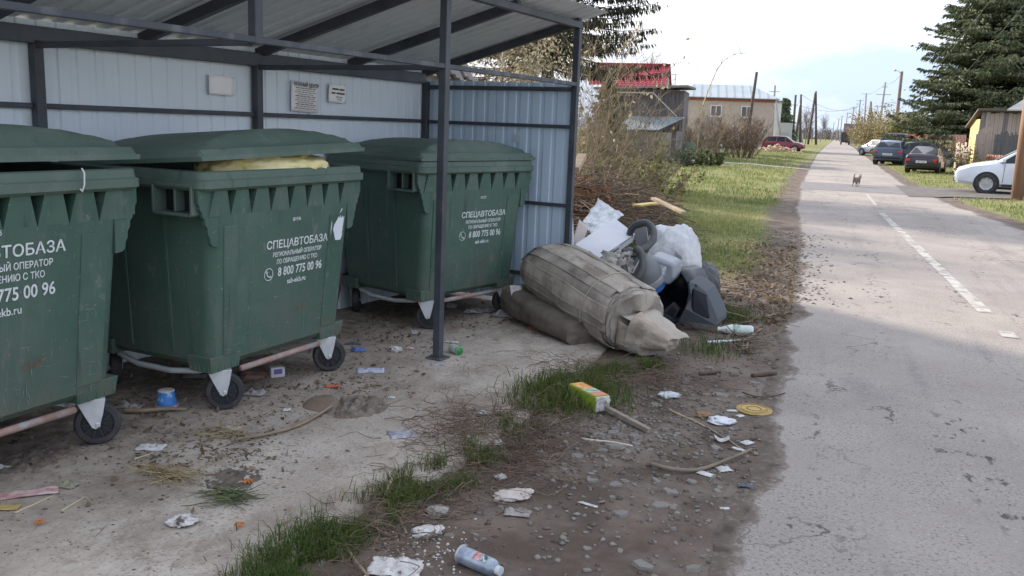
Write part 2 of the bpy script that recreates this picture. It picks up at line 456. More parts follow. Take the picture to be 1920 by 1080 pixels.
def road_mat():
    m = mat('road_asphalt', (.295, .265, .243), (.368, .332, .305), scale=.8, rough=.93, bump=.35, bscale=110, c3=(.31, .278, .255), s3=1.5, spec=.2)
    nt = m.node_tree; N, L = nt.nodes, nt.links; b = N['Principled BSDF']
    tcn = N.new('ShaderNodeTexCoord')
    def noise(s, det, st=(1, 1, 1), r=.6):
        mpn = N.new('ShaderNodeMapping'); mpn.inputs['Scale'].default_value = st; L.new(tcn.outputs['Object'], mpn.inputs['Vector'])
        n = N.new('ShaderNodeTexNoise'); n.inputs['Scale'].default_value = s; n.inputs['Detail'].default_value = det; n.inputs['Roughness'].default_value = r; L.new(mpn.outputs[0], n.inputs['Vector']); return n
    def ramp(src, p0, p1):
        r = N.new('ShaderNodeMapRange'); r.inputs['From Min'].default_value = p0; r.inputs['From Max'].default_value = p1; L.new(src, r.inputs['Value']); return r.outputs[0]
    def over(col, fac, c):
        mx = N.new('ShaderNodeMix'); mx.data_type = 'RGBA'; L.new(fac, mx.inputs[0]); L.new(col, mx.inputs[6]); mx.inputs[7].default_value = (*c, 1); return mx.outputs[2]
    def mul(a, bb):
        x = N.new('ShaderNodeMath'); x.operation = 'MULTIPLY'; L.new(a, x.inputs[0]); L.new(bb, x.inputs[1]); return x.outputs[0]
    col = b.inputs['Base Color'].links[0].from_socket
    # fine aggregate speckle, longitudinal wear streaks, broken pits along old seams
    col = over(col, mul(ramp(noise(62, 3).outputs[0], .53, .66), ramp(noise(2, 3).outputs[0], .25, .55)), (.155, .143, .136))
    col = over(col, ramp(noise(80, 2, (1, 1, 1)).outputs[0], .60, .72), (.45, .42, .395))
    col = over(col, mul(ramp(noise(2.2, 5, (1.6, .10, 1)).outputs[0], .56, .75), ramp(noise(20, 3).outputs[0], .35, .6)), (.19, .178, .172))
    pits = mul(ramp(noise(1.3, 3, (2.1, .25, 1), .4).outputs[0], .55, .62), ramp(noise(13, 4, (1.2, .7, 1)).outputs[0], .57, .63))
    col = over(col, pits, (.085, .080, .078))
    # old cracks
    mpn = N.new('ShaderNodeMapping'); mpn.inputs['Scale'].default_value = (.9, .42, 1); L.new(tcn.outputs['Object'], mpn.inputs['Vector'])
    nd = noise(1.7, 5, (1, 1, 1)); sv = N.new('ShaderNodeVectorMath'); sv.operation = 'SCALE'; sv.inputs['Scale'].default_value = .9; L.new(nd.outputs['Color'], sv.inputs[0])
    av = N.new('ShaderNodeVectorMath'); av.operation = 'ADD'; L.new(mpn.outputs[0], av.inputs[0]); L.new(sv.outputs[0], av.inputs[1])
    vo = N.new('ShaderNodeTexVoronoi'); vo.feature = 'DISTANCE_TO_EDGE'; vo.inputs['Scale'].default_value = 1.0; L.new(av.outputs[0], vo.inputs['Vector'])
    ck = N.new('ShaderNodeMapRange'); ck.inputs['From Min'].default_value = .013; ck.inputs['From Max'].default_value = .003; L.new(vo.outputs['Distance'], ck.inputs['Value'])
    col = over(col, mul(ck.outputs[0], ramp(noise(1.1, 4).outputs[0], .50, .60)), (.10, .093, .088))
    # bitumen patches and damp stains
    col = over(col, mul(ramp(noise(.55, 4, (1, .45, 1)).outputs[0], .58, .66), ramp(noise(30, 3).outputs[0], .3, .55)), (.215, .200, .190))
    # washed-out dust
    col = over(col, mul(ramp(noise(.32, 5, (1, .6, 1)).outputs[0], .50, .68), ramp(noise(7, 6).outputs[0], .3, .7)), (.40, .36, .325))
    # dirt carried in from the edge
    an = N.new('ShaderNodeAttribute'); an.attribute_name = 'edge'
    ad = N.new('ShaderNodeMath'); ad.operation = 'ADD'; L.new(an.outputs['Fac'], ad.inputs[0]); L.new(noise(2.6, 9, (1, 1, 1), .66).outputs[0], ad.inputs[1])
    col = over(col, mul(ramp(ad.outputs[0], .96, 1.04), ramp(noise(24, 8, (1, 1, 1), .7).outputs[0], .30, .56)), (.165, .134, .112))
    col = over(col, ramp(ad.outputs[0], 1.10, 1.22), (.135, .108, .090))
    col = over(col, mul(ramp(ad.outputs[0], 1.10, 1.25), ramp(noise(36, 8, (1, 1, 1), .7).outputs[0], .50, .60)), (.21, .178, .152))
    col = over(col, mul(ramp(ad.outputs[0], 1.05, 1.2), ramp(noise(9, 8, (1, 1, 1), .7).outputs[0], .52, .62)), (.085, .066, .054))
    L.new(col, b.inputs['Base Color'])
    return m
tag(link_mesh('road', rm, road_mat()), kind='structure')

# ---- painted centre line, worn
paint = mat('road_paint', (.50, .485, .45), (.40, .38, .35), scale=5, rough=.9, alpha=(7, .26, .52))
def marking(y0, y1, w, dx=0.0):
    rows = []
    for y in np.arange(y0, y1 + .001, .25):
        c = float(np.interp(y, [8, 9.1, 20, 40], [1.455, 1.44, 1.03, .70])) + dx + .012 * nz3(y * 2, 8)
        ww = w * (1 + .2 * nz3(y * 3, 1.7))
        rows.append([(c - ww / 2, y, .007), (c + ww / 2, y, .007)])
    o = MB().grid(rows).build('road_marking', paint); return tag(o, kind='structure')
marking(9.05, 20.3, .125); marking(7.95, 8.4, .12, .02); marking(22.5, 27.0, .07)
# ---- dark side road to the houses on the right, trodden path on the left
mud = mat('wet_track', (.105, .095, .088), (.150, .138, .128), scale=2, rough=.8, bump=.5, bscale=30)
rows = []
for x in np.arange(2.0, 16, .4):
    w0, w1 = 27.6 + .25 * nz3(x, 3) + (.8 if x < 3.2 else 0) * 0, 32.6 + .3 * nz3(x, 6)
    k = max(0, (x - 2.4) / 12)
    rows.append([(x, w0 - (1.2 - min(1.2, (x - 2.0))) * .6, .012 + .06 * min(1, k * 5)), (x, (w0 + w1) / 2, .014 + .065 * min(1, k * 5)), (x, w1 + (1.2 - min(1.2, (x - 2.0))) * .6, .012 + .06 * min(1, k * 5))])
tag(MB().grid(rows).build('side_track', mud, smooth=True), kind='structure')
# darker band right across the road
rows = [[(xl(y) + .05, y, .0065), (.8, y, .0065), (xr(y) + .15, y, .0065)] for y in np.arange(27.9, 32.6, .4)]
tag(MB().grid(rows).build('dark_road_band', mat('dark_band_asphalt', (.17, .163, .163), (.21, .20, .198), scale=3, rough=.9)), kind='structure')
pathm = mat('path_gravel', (.30, .285, .265), (.22, .20, .18), scale=3, rough=.95)
rows = []
for x in np.arange(-9.5, xl(44) + .3, .4):
    yc = 44.5 + (x + 1.2) * (-.22); rows.append([(x, yc - .8, gz(x, yc) + .02), (x, yc, gz(x, yc) + .035), (x, yc + .8, gz(x, yc) + .02)])
tag(MB().grid(rows).build('footpath', pathm, smooth=True), kind='structure')

# ------------------------------------------------------------------ grass
grass_m = leaf_mat('grass_blades', (.045, .088, .018), (.22, .20, .085), c3=(.092, .140, .030))
lawn_m = leaf_mat('lawn_blades', (.095, .155, .042), (.44, .40, .19), c3=(.195, .235, .075))
def blades(name, P, hgt, wid, lean, material, label, seg=2):
    n = len(P); h = hgt * rng.uniform(.45, 1.25, n); w = wid * rng.uniform(.6, 1.2, n)
    a = rng.uniform(0, 2 * PI, n); b = rng.uniform(0, 2 * PI, n); le = lean * rng.uniform(.1, 1.3, n) * h
    sx, sy = np.cos(a) * w / 2, np.sin(a) * w / 2
    dx, dy = np.cos(b) * le, np.sin(b) * le
    V = np.zeros((n, 5, 3))
    V[:, 0] = P + np.stack([sx, sy, 0 * h - .01], 1); V[:, 1] = P - np.stack([sx, sy, 0 * h + .01], 1)
    V[:, 2] = P + np.stack([dx * .35 + sx * .7, dy * .35 + sy * .7, h * .6], 1); V[:, 3] = P + np.stack([dx * .35 - sx * .7, dy * .35 - sy * .7, h * .6], 1)
    V[:, 4] = P + np.stack([dx, dy, h * (1 - .25 * np.clip(lean, 0, 1))], 1)
    k = (np.arange(n) * 5)[:, None]
    F = np.concatenate([k + np.array([[0, 1, 3]]), k + np.array([[0, 3, 2]]), k + np.array([[2, 3, 4]])])
    patch = np.array([.5 + .55 * nz3(p[0] * .9, p[1] * .9, 3) for p in P])
    r = np.clip(patch + rng.normal(0, .22, n), 0, 1)
    o = link_mesh(name, fast_mesh(name, V.reshape(-1, 3), F, np.tile(r, 3)), material)
    return tag(o, label, 'grass', kind='stuff')
# strip along the edge of the pad (photograph pixels of its middle line, half width in metres, share)
STRIP = [(480, 1110, .13, .9), (560, 1050, .14, 1), (640, 995, .12, .9), (720, 955, .11, .8), (790, 915, .12, .9), (850, 890, .13, 1), (905, 850, .10, .5), (960, 800, .12, .35), (1010, 768, .16, .6), (1040, 735, .16, 1), (1085, 715, .16, .95), (1130, 700, .15, .6), (1180, 690, .13, .6), (1240, 682, .12, .5)]
SP = [gp(a, b) for a, b, _, _ in STRIP]
pts = []
while len(pts) < 9000:
    s = random.random() * (len(SP) - 1); i = int(s); t = s - i
    if random.random() > STRIP[i][3] * (1 - t) + STRIP[i + 1][3] * t: continue
    c = SP[i].lerp(SP[i + 1], t); hw = STRIP[i][2] * (1 - t) + STRIP[i + 1][2] * t
    q = c + Vector((random.gauss(0, hw * .6), random.gauss(0, hw * .5), 0))
    if nz3(q.x * 5, q.y * 5, 2.2) < -.12: continue
    pts.append((q.x, q.y, max(-.01, sz(q.x, q.y) - .004)))
blades('edge_grass', np.array(pts), .070, .0040, 1.15, grass_m, 'tufts of green grass along the edge of the concrete pad')
# tufts around the rubbish
pts = []
for cx, cy, rr, nn in ((1430, 690, .0, 0), (1355, 590, .12, 500), (1375, 600, .1, 350), (1330, 655, .12, 250), (1100, 745, .14, 900), (1050, 745, .14, 900)):
    c = gp(cx, cy)
    for _ in range(nn):
        q = c + Vector((random.gauss(0, rr), random.gauss(0, rr * 1.2), 0)); pts.append((q.x, q.y, sz(q.x, q.y) - .005))
blades('edge_grass', np.array(pts), .11, .006, .7, grass_m, 'green grass tufts beside the juice carton and the dark plastic hood')
def scatter(n, f, y0, y1, x0, x1, far=1.0):
    out = []
    while len(out) < n:
        u = random.random(); y = y0 * (y1 / y0) ** u if far else random.uniform(y0, y1)
        x = random.uniform(x0(y), x1(y))
        if f(x, y) < random.random(): continue
        out.append((x, y, gz(x, y) - .01))
    return np.array(out)
def fverge(x, y):
    d = xl(y) - x
    e = min(1, max(0, (d - .25 - .35 * nz3(y * .8, 3.3)) / .5)) * min(1, max(0, (y - 9.2 - .8 * nz3(x * 2, 1)) / 1.5))
    if abs(y - (44.5 + (x + 1.2) * -.22)) < .9: return 0
    return e * (.55 + .75 * nz3(x * .8, y * .5, 5))
P1 = scatter(52000, fverge, 9.3, 22, lambda y: -5.2, lambda y: xl(y))
blades('verge_grass', P1, .085, .006, .9, lawn_m, 'patchy sunlit grass verge beyond the rubbish heap')
P2 = scatter(36000, fverge, 20, 95, lambda y: -11 if y < 45 else -5.5 - .1 * y, lambda y: xl(y))
blades('verge_grass', P2, .12, .022, .8, lawn_m, 'short grass verge in front of the left houses')
def fright(x, y):
    d = x - xr(y)
    if 27.3 < y < 33 and x < 14: return 0
    return min(1, max(0, (d - .15 - .3 * nz3(y * .7, 8)) / .5)) * (.7 + .6 * nz3(x * .5, y * .4, 9))
P3 = scatter(34000, fright, 14, 75, lambda y: xr(y), lambda y: 11)
blades('verge_grass', P3, .11, .018, .8, lawn_m, 'grass verge around the parked cars on the right')

# ------------------------------------------------------------------ gravel, crumbs, needles lying about
def pebbles(name, n, fpos, size, material, label, flat=.5):
    base = np.array([(1, 0, 0), (-.9, .1, 0), (.1, 1, 0), (0, -1, .1), (0, 0, 1), (.1, 0, -.6)], float)
    bf = np.array([(0, 2, 4), (2, 1, 4), (1, 3, 4), (3, 0, 4), (2, 0, 5), (1, 2, 5), (3, 1, 5), (0, 3, 5)])
    V = np.zeros((n, 6, 3)); 
    for i in range(n):
        x, y, s = fpos(); s *= size; a = random.uniform(0, 6.28); c_, s_ = math.cos(a), math.sin(a)
        b = base * (1 + rng.uniform(-.35, .35, base.shape)); b = b * np.array([s, s * random.uniform(.5, 1), s * flat * random.uniform(.5, 1.2)])
        V[i, :, 0] = x + b[:, 0] * c_ - b[:, 1] * s_; V[i, :, 1] = y + b[:, 0] * s_ + b[:, 1] * c_; V[i, :, 2] = sz(x, y) + .15 * s * flat + b[:, 2]
    F = ((np.arange(n) * 6)[:, None, None] + bf[None]).reshape(-1, 3)
    r = np.repeat(rng.uniform(0, 1, n), 8)
    return tag(link_mesh(name, fast_mesh(name, V.reshape(-1, 3), F, r), material), label, 'gravel', kind='stuff')
grav_m = mat('gravel_stone', (.09, .076, .065), (.27, .245, .22), attr='rnd', c3=(.155, .135, .118), rough=.95)
def shoulder():
    while True:
        y = random.uniform(2.2, 9.5); a, b = xp(y) if y < 8 else -2.2, xl(y)
        x = random.uniform(a + .2, b + .06)
        c = gp(1190, 790); k = math.exp(-((x - c.x) / .45) ** 2 - ((y - c.y) / .75) ** 2)
        if random.random() < .16 + .8 * k: return x, y, random.uniform(.5, 1.4) ** 2
pebbles('gravel', 4200, shoulder, .0105, grav_m, 'fine gravel pressed into the dark dirt shoulder')
def far_edge():
    y = random.uniform(8.6, 15); return xl(y) + random.gauss(-.18, .28), y, random.uniform(.5, 1.6)
pebbles('gravel', 1800, far_edge, .02, grav_m, 'loose gravel at the road edge past the brushwood')
crumb_m = mat('crumbs', (.060, .046, .037), (.30, .25, .19), attr='rnd', c3=(.14, .11, .088), rough=1)
def padpos():
    while True:
        y = random.uniform(2.0, 7.6); x = random.uniform(-4.3, xp(y))
        if random.random() < .25 + .75 * (nz3(x * 1.3, y * 1.3, 8) > .02) * min(1, max(0, (-1.6 - x) / .8)): return x, y, random.uniform(.3, 1.3)
pebbles('dirt_crumbs', 3600, padpos, .0065, crumb_m, 'crumbs of dirt and dead leaves strewn over the concrete pad', flat=.35)
def roadpos():
    while True:
        y = random.uniform(2.2, 14); x = random.uniform(xl(y) + .1, 3.6)
        if nz3(x * 2.3, y * .35, 4) > .12 or random.random() < .12: return x, y, random.uniform(.4, 1.4)
pebbles('road_flecks', 420, roadpos, .012, mat('fleck', (.035, .03, .026), (.14, .12, .10), attr='rnd', rough=1), 'dark flecks of leaf and bitumen on the road', flat=.15)
straw_m = mat('straw', (.20, .145, .075), (.52, .42, .24), attr='rnd', c3=(.36, .28, .15), rough=.8)
root_m = mat('root_brown', (.10, .070, .054), (.30, .215, .16), attr='rnd', c3=(.185, .130, .098), rough=.9)
def curly(c, rad, L, r, lift=.03, segs=6):
    a = random.uniform(0, 6.28); k = random.uniform(-3.5, 3.5); p = c + Vector((random.gauss(0, rad.x), random.gauss(0, rad.y), 0))
    p.z = sz(p.x, p.y) + random.uniform(.002, lift); pts = [p.copy()]
    for i in range(segs):
        a += k * L / segs * 6 + random.gauss(0, .25)
        p = p + Vector((math.cos(a), math.sin(a), random.gauss(0, .25))) * (L / segs); p.z = max(sz(p.x, p.y) + .002, p.z); pts.append(p.copy())
    return pts, [r * (1 - .6 * i / segs) for i in range(segs + 1)]
lines = []
for cx, cy, rx, ry, n in ((930, 830, .16, .22, 200), (1000, 800, .16, .25, 220), (1160, 715, .2, .2, 220), (1230, 705, .2, .18, 180), (960, 870, .14, .2, 160), (800, 960, .12, .2, 180), (700, 1000, .1, .2, 140), (850, 800, .13, .2, 150), (960, 840, .2, .3, 120), (1080, 700, .16, .16, 110)):
    c = gp(cx, cy)
    for _ in range(n): lines.append(curly(c, Vector((rx, ry, 0)), random.uniform(.06, .28), .0022, .035))
tag(twig_object('dead_weeds', lines, root_m), 'brown curled dead weeds along the pad edge', 'dead weeds', kind='stuff')
lines = []
for _ in range(420):
    y = random.uniform(2.1, 7.4); x = random.uniform(-4.2, xp(y))
    lines.append(curly(Vector((x, y, 0)), Vector((.02, .02, 0)), random.uniform(.03, .16), .0016, .008, 3))
tag(twig_object('straw_litter', lines, mat('straw_old', (.22, .175, .125), (.46, .38, .26), attr='rnd', rough=.9)), 'bits of straw and stalk trodden over the pad', 'straw', kind='stuff')

# drifts of leaves and black earth under and between the containers
def driftpos():
    while True:
        c = random.choice(((330, 735, .35), (500, 700, .30), (230, 770, .35), (90, 800, .35), (700, 640, .3), (900, 590, .35), (760, 600, .3), (640, 720, .25), (420, 860, .2), (300, 830, .3)))
        p = gp(c[0], c[1]); x, y = p.x + random.gauss(0, c[2]), p.y + random.gauss(0, c[2])
        if x < xp(y) - .15: return x, y, random.uniform(.4, 1.5)
pebbles('dirt_crumbs', 3400, driftpos, .009, mat('drift_crumbs', (.075, .058, .047), (.27, .215, .165), attr='rnd', c3=(.15, .118, .094), rough=1), 'drifts of black earth and broken leaves under the containers', flat=.4)
# ================================================================== WASTE SHELTER
steel = mat('dark_frame_paint', (.042, .048, .060), (.066, .073, .088), scale=5, rough=.5, dirt=(.10, .075, .06), dirt_scale=7, dirt_lo=.60, dirt_hi=.70, spec=.45)
steel_w = mat('worn_frame_paint', (.055, .062, .075), (.15, .16, .175), scale=9, rough=.5, stretch=(1, 1, .3), lo=.5, hi=.72)
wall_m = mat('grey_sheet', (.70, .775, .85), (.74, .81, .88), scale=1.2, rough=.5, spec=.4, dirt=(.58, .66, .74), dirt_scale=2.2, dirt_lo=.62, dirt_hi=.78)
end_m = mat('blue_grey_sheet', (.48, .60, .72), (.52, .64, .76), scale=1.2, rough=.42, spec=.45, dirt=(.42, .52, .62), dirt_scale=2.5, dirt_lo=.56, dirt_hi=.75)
roof_m = mat('roof_sheet', (.64, .68, .715), (.70, .735, .77), scale=1.5, rough=.5, spec=.4, dirt=(.50, .53, .555), dirt_scale=2.0, dirt_lo=.54, dirt_hi=.72)
SH_A = R_(81); SH_B = Vector((-2.037, 7.028, 0.0)); SH_D = 1.46; SH_L = 5.3
shelter = thing('waste_shelter', 'open metal bin shelter of dark posts and blue-grey ribbed sheets', 'shelter', SH_B, SH_A)
SHM = Matrix.Translation(SH_B) @ Matrix.Rotation(SH_A, 4, 'Z')
def S(s, d, z): return Vector((-s, d, z))
def part(o): return o
def bars(name, a, b, w, h, material=steel, up=(0, 0, 1), bev=.003):
    return MB().bar(a, b, w, h, up).build(name, material, shelter, bevel=bev)
bars('post', S(0, 0, -.05), S(0, 0, 2.33), .05, .05, up=(1, 0, 0))
bars('post', S(1.92, 0, -.05), S(1.92, 0, 2.33), .052, .052, up=(1, 0, 0))
bars('post', S(5.25, 0, -.05), S(5.25, 0, 2.33), .052, .052, up=(1, 0, 0))
stub = bars('post', S(3.51, 0, 1.875), S(3.51, 0, 2.33), .05, .05, up=(1, 0, 0))
plate = MB().box(S(1.92, 0, .026), (.12, .12, .012)).build('base_plate', steel_w, shelter, bevel=.002)
for s in (0, 2.04, 3.64, 5.25):
    bars('post', S(s, SH_D, -.05), S(s, SH_D, 1.90), .055, .055, up=(1, 0, 0))
bars('front_rail', S(-.02, -.006, 1.893), S(SH_L, -.006, 1.893), .032, .030, steel_w)
bars('front_beam', S(-.03, 0, 2.355), S(SH_L, 0, 2.355), .052, .05, steel)
bars('back_beam', S(0.035, SH_D, 1.925), S(SH_L, SH_D, 1.925), .055, .09, steel)
for z in (1.556, .905, .30):
    for a, b in ((.032, 2.008), (2.072, 3.608), (3.672, 5.2)):
        bars('wall_rail', S(a, SH_D + .012, z), S(b, SH_D + .012, z), .026, .028)
for z, h in ((1.853, .034), (1.553, .028), (.909, .028), (.30, .028)):
    bars('end_rail', S(.004, .028, z), S(.004, SH_D - .032, z), .026, h)
for s0, s1 in ((1.92, 2.04), (3.51, 3.64)):
    bars('tie', S(s0, .03, 1.885), S(s1, SH_D - .03, 1.872), .03, .032)
SLOPE = (2.372 - 1.965) / 1.5
def zr(d): return 2.405 - SLOPE * d
for s in (0.0, 1.02, 2.0, 2.95, 3.9, 4.9):
    bars('rafter', S(s + .001, -.02, zr(-.02) - .03), S(s + .001, SH_D + .03, zr(SH_D + .03) - .03), .05, .062)
def ribbed(width, amp=.009, pitch=.115):
    """profile across a ribbed sheet: list of (x, depth)"""
    out = []; x = 0.0
    while x < width - 1e-6:
        for dx, dz in ((0, 0), (.068, 0), (.0765, amp), (.1065, amp)):
            out.append((x + dx, dz))
        x += pitch
    return [(px_, z_) for px_, z_ in out if px_ < width] + [(width, 0)]
def wall_sheet(s0, w, d, z0, z1, material, name='wall_sheet', axis='s', seed=0):
    pr = ribbed(w); mb = MB(); zs = [z0, z0 + .6, z1 - .4, z1]
    rows = []
    for z in zs:
        row = []
        for x, q in pr:
            wob = .003 * nz3(x * 3 + seed, z * 2, seed)
            if axis == 's': row.append(S(s0 + x, d + q + wob, z))
            else: row.append(S(d - q + wob, s0 + x, z))
        rows.append(row)
    mb.grid(rows)
    k = len(mb.v); t = .0012
    return mb.build(name, material, shelter, fixn=False)
for i in range(5):
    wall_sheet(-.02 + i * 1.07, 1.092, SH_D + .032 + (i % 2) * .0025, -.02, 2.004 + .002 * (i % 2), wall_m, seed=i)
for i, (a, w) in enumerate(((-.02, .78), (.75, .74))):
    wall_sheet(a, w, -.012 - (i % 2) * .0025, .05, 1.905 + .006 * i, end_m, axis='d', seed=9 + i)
for i in range(5):
    pr = ribbed(1.125, .016, .137); s0 = -.13 + i * 1.10; rows = []
    for d in (-.20, .2, .7, 1.2, 1.66):
        rows.append([S(s0 + x, d, zr(d) + .006 + q + (i % 2) * .003 + .004 * nz3(x * 2 + i, d * 2)) for x, q in pr])
    MB().grid(rows).build('roof_sheet', roof_m, shelter, fixn=False)
# ---- paper notices stuck on the back wall
paper_m = mat('paper_notice', (.95, .94, .94), (.92, .89, .89), scale=9, rough=.85, dirt=(.86, .76, .77), dirt_scale=5, dirt_lo=.52, dirt_hi=.75)
ink = mat('ink_grey', (.10, .10, .11), rough=.9)
ink2 = mat('ink_pale', (.30, .30, .31), rough=.9)
def notice(s0, s1, z0, z1, label, lines, tilt=0.0):
    """s0 > s1: left and right edge seen from the front"""
    w, h = s0 - s1, z1 - z0
    base = SHM @ S((s0 + s1) / 2, SH_D + .014, (z0 + z1) / 2)
    t = thing('paper_notice', label, 'notice', base, SH_A)
    t.rotation_euler = Euler((0, tilt, SH_A))
    rows = []
    for j in range(7):
        row = []
        for i in range(7):
            x, z = (i / 6 - .5) * w, (j / 6 - .5) * h
            row.append((x, -.004 - .006 * abs(nz3(x * 9, z * 9, s0)) - .008 * max(0, i / 6 - .7) * (j / 6), z))
        rows.append(row)
    mb = MB().grid(rows); k = len(mb.v)
    sh = mb.build('sheet', paper_m, t, smooth=True)
    so = sh.modifiers.new('thick', 'SOLIDIFY'); so.thickness = .0012; so.offset = 0
    for kind, txt, x, z, size, bold in lines:
        M4 = Matrix.Translation((x * w, -.0145, z * h)) @ Matrix.Rotation(PI / 2, 4, 'X')
        if isinstance(txt, str): text_mesh('lettering', txt, size, ink if kind else ink2, t, M4, bold=bold, xscale=.8)
        else:                                             # print too blurred to read: one smudged line of words
            ln = MB(); xx = -txt[0] * w / 2
            for wd in txt[1]:
                L_ = txt[0] * w * wd; ln.box((x * w + xx + L_ / 2, -.0147, z * h), (L_ * .82, .0006, size)); xx += L_
            tag(ln.build('printed_line', ink if kind else ink2, t), kind='stuff')
    return t
notice(2.462, 2.243, 1.672, 1.797, 'blank pinkish-white paper sheet on the wall above the middle bin', [], R_(1))
rows_ = [(1, 'НУЖНЫЙ ЦЕНТР', .02, .40, .040, .0008)]
for k_ in range(11):
    ws = [random.uniform(.6, 1.4) for _ in range(random.randint(4, 7))]; rows_.append((0 if k_ % 4 else 1, ((.78, .7, .82, .6)[k_ % 4], [v / sum(ws) for v in ws]), 0.0, .29 - k_ * .068, .0055, 0))
notice(1.700, 1.412, 1.588, 1.802, 'large printed notice sheet with a heading, on the back wall', rows_, R_(2))
notice(1.290, 1.085, 1.668, 1.806, 'smaller torn printed notice to the right of the large one', [(1, (.74, [.55, .45]), 0, .24, .012, 0), (1, (.80, [.3, .7]), 0, .02, .012, 0), (0, (.4, [.5, .5]), .06, -.18, .008, 0), (0, (.3, [1.0]), .08, -.32, .007, 0)], R_(2))
st = thing('small_sticker', 'small pale rounded sticker on the blue-grey end sheet', 'sticker', SHM @ S(-.004, .52, 1.445), SH_A)
stm = MB(); stm.prism([(-.022, -.035), (.022, -.035), (.026, 0), (.022, .035), (-.022, .035), (-.026, 0)], lambda p: Vector((-.012, p[0], p[1])), lambda p: Vector((-.010, p[0], p[1])))
stm.build('label_face', mat('sticker_pale', (.50, .56, .60), (.40, .46, .52), scale=60, rough=.6), st)
# ================================================================== WASTE CONTAINERS
green = mat('bin_green', (.050, .104, .078), (.064, .124, .094), scale=1.4, rough=.48, spec=.38, bump=.15, bscale=40, dirt=(.095, .150, .122), dirt_scale=2.6, dirt_lo=.52, dirt_hi=.74, rough2=.65)
green_l = mat('bin_lid_green', (.082, .130, .106), (.102, .152, .126), scale=2, rough=.55, spec=.35, dirt=(.15, .19, .17), dirt_scale=4, dirt_lo=.54, dirt_hi=.76)
galv = mat('galvanised', (.52, .55, .58), (.64, .67, .69), scale=14, rough=.42, metal=.35)
rustbar = mat('rusty_tube', (.30, .185, .155), (.42, .30, .27), scale=9, rough=.6, dirt=(.36, .35, .35), dirt_scale=5, dirt_lo=.45, dirt_hi=.58)
rubber = mat('tyre_rubber', (.030, .031, .034), (.055, .055, .058), scale=12, rough=.75)
hubm = mat('hub_plastic', (.034, .040, .044), rough=.4)
white_print = mat('white_print', (.74, .77, .78), (.58, .62, .62), scale=40, rough=.6, alpha=(34, .24, .40))
scuff_m = mat('scuff_pale', (.20, .25, .225), (.13, .18, .155), scale=40, rough=.7)
scuff_o = mat('scuff_orange', (.26, .15, .105), (.16, .13, .10), scale=20, rough=.8, alpha=(16, .42, .62))
black_pl = mat('black_plastic', (.018, .019, .021), rough=.4)

def grime(m, amount=1.0):
    """weathering of the plastic: chalky faded patches, runs, specks, mud near the bottom"""
    nt = m.node_tree; N, L = nt.nodes, nt.links; b = N['Principled BSDF']; col = b.inputs['Base Color'].links[0].from_socket
    tcn = N.new('ShaderNodeTexCoord'); oi = N.new('ShaderNodeObjectInfo')
    def fac(scale, stretch, p0, p1, det=6, mx=1.0):
        mp_ = N.new('ShaderNodeMapping'); mp_.inputs['Scale'].default_value = stretch; L.new(tcn.outputs['Object'], mp_.inputs['Vector'])
        mul_ = N.new('ShaderNodeMath'); mul_.operation = 'MULTIPLY'; mul_.inputs[1].default_value = 23.0; L.new(oi.outputs['Random'], mul_.inputs[0]); L.new(mul_.outputs[0], mp_.inputs['Location'])
        n = N.new('ShaderNodeTexNoise'); n.inputs['Scale'].default_value = scale; n.inputs['Detail'].default_value = det; n.inputs['Roughness'].default_value = .65; L.new(mp_.outputs[0], n.inputs['Vector'])
        r = N.new('ShaderNodeMapRange'); r.inputs['From Min'].default_value = p0; r.inputs['From Max'].default_value = p1; r.inputs['To Max'].default_value = mx * amount; L.new(n.outputs[0], r.inputs['Value']); return r.outputs[0]
    def over(f, c):
        x = N.new('ShaderNodeMix'); x.data_type = 'RGBA'; L.new(f, x.inputs[0]); L.new(over.col, x.inputs[6]); x.inputs[7].default_value = (*c, 1); over.col = x.outputs[2]
    over.col = col
    over(fac(1.6, (1, 1, .7), .46, .70, 5, .42), (.118, .152, .134))
    over(fac(3.0, (3.2, 3.2, .30), .56, .70, 6, .45), (.16, .185, .17))
    over(fac(3.4, (4.0, 4.0, .22), .60, .68, 5, .55), (.028, .045, .036))
    over(fac(55, (1, 1, 1), .66, .72, 3, .7), (.24, .27, .25))
    over(fac(9, (1.5, 1.5, .8), .62, .68, 7, .6), (.17, .195, .175))
    sp = N.new('ShaderNodeSeparateXYZ'); L.new(tcn.outputs['Object'], sp.inputs[0])
    zr_ = N.new('ShaderNodeMapRange'); zr_.inputs['From Min'].default_value = .62; zr_.inputs['From Max'].default_value = .24; L.new(sp.outputs['Z'], zr_.inputs['Value'])
    mm = N.new('ShaderNodeMath'); mm.operation = 'MULTIPLY'; L.new(zr_.outputs[0], mm.inputs[0]); L.new(fac(5, (1, 1, 1), .42, .66, 8, .75), mm.inputs[1])
    over(mm.outputs[0], (.135, .125, .098)) if amount > .9 else None
    L.new(over.col, b.inputs['Base Color'])
grime(green); grime(green_l, .8)
def rrect(w, d, r, n=4):
    pts = []
    for cx, cy, a0 in ((w / 2 - r, -d / 2 + r, -90), (w / 2 - r, d / 2 - r, 0), (-w / 2 + r, d / 2 - r, 90), (-w / 2 + r, -d / 2 + r, 180)):
        for i in range(n + 1):
            a = R_(a0 + 90 * i / n); pts.append((cx + r * math.cos(a), cy + r * math.sin(a)))
    return pts
ZB, ZT, ZR = .240, 1.172, 1.256           # bottom, under the rim, top of the rim
WB, WT, DB, DT = 1.05, 1.150, .865, 1.015
def body_dims(z):
    t = (z - ZB) / (ZT - ZB); return WB + (WT - WB) * t, DB + (DT - DB) * t
def front_y(z): return -body_dims(z)[1] / 2

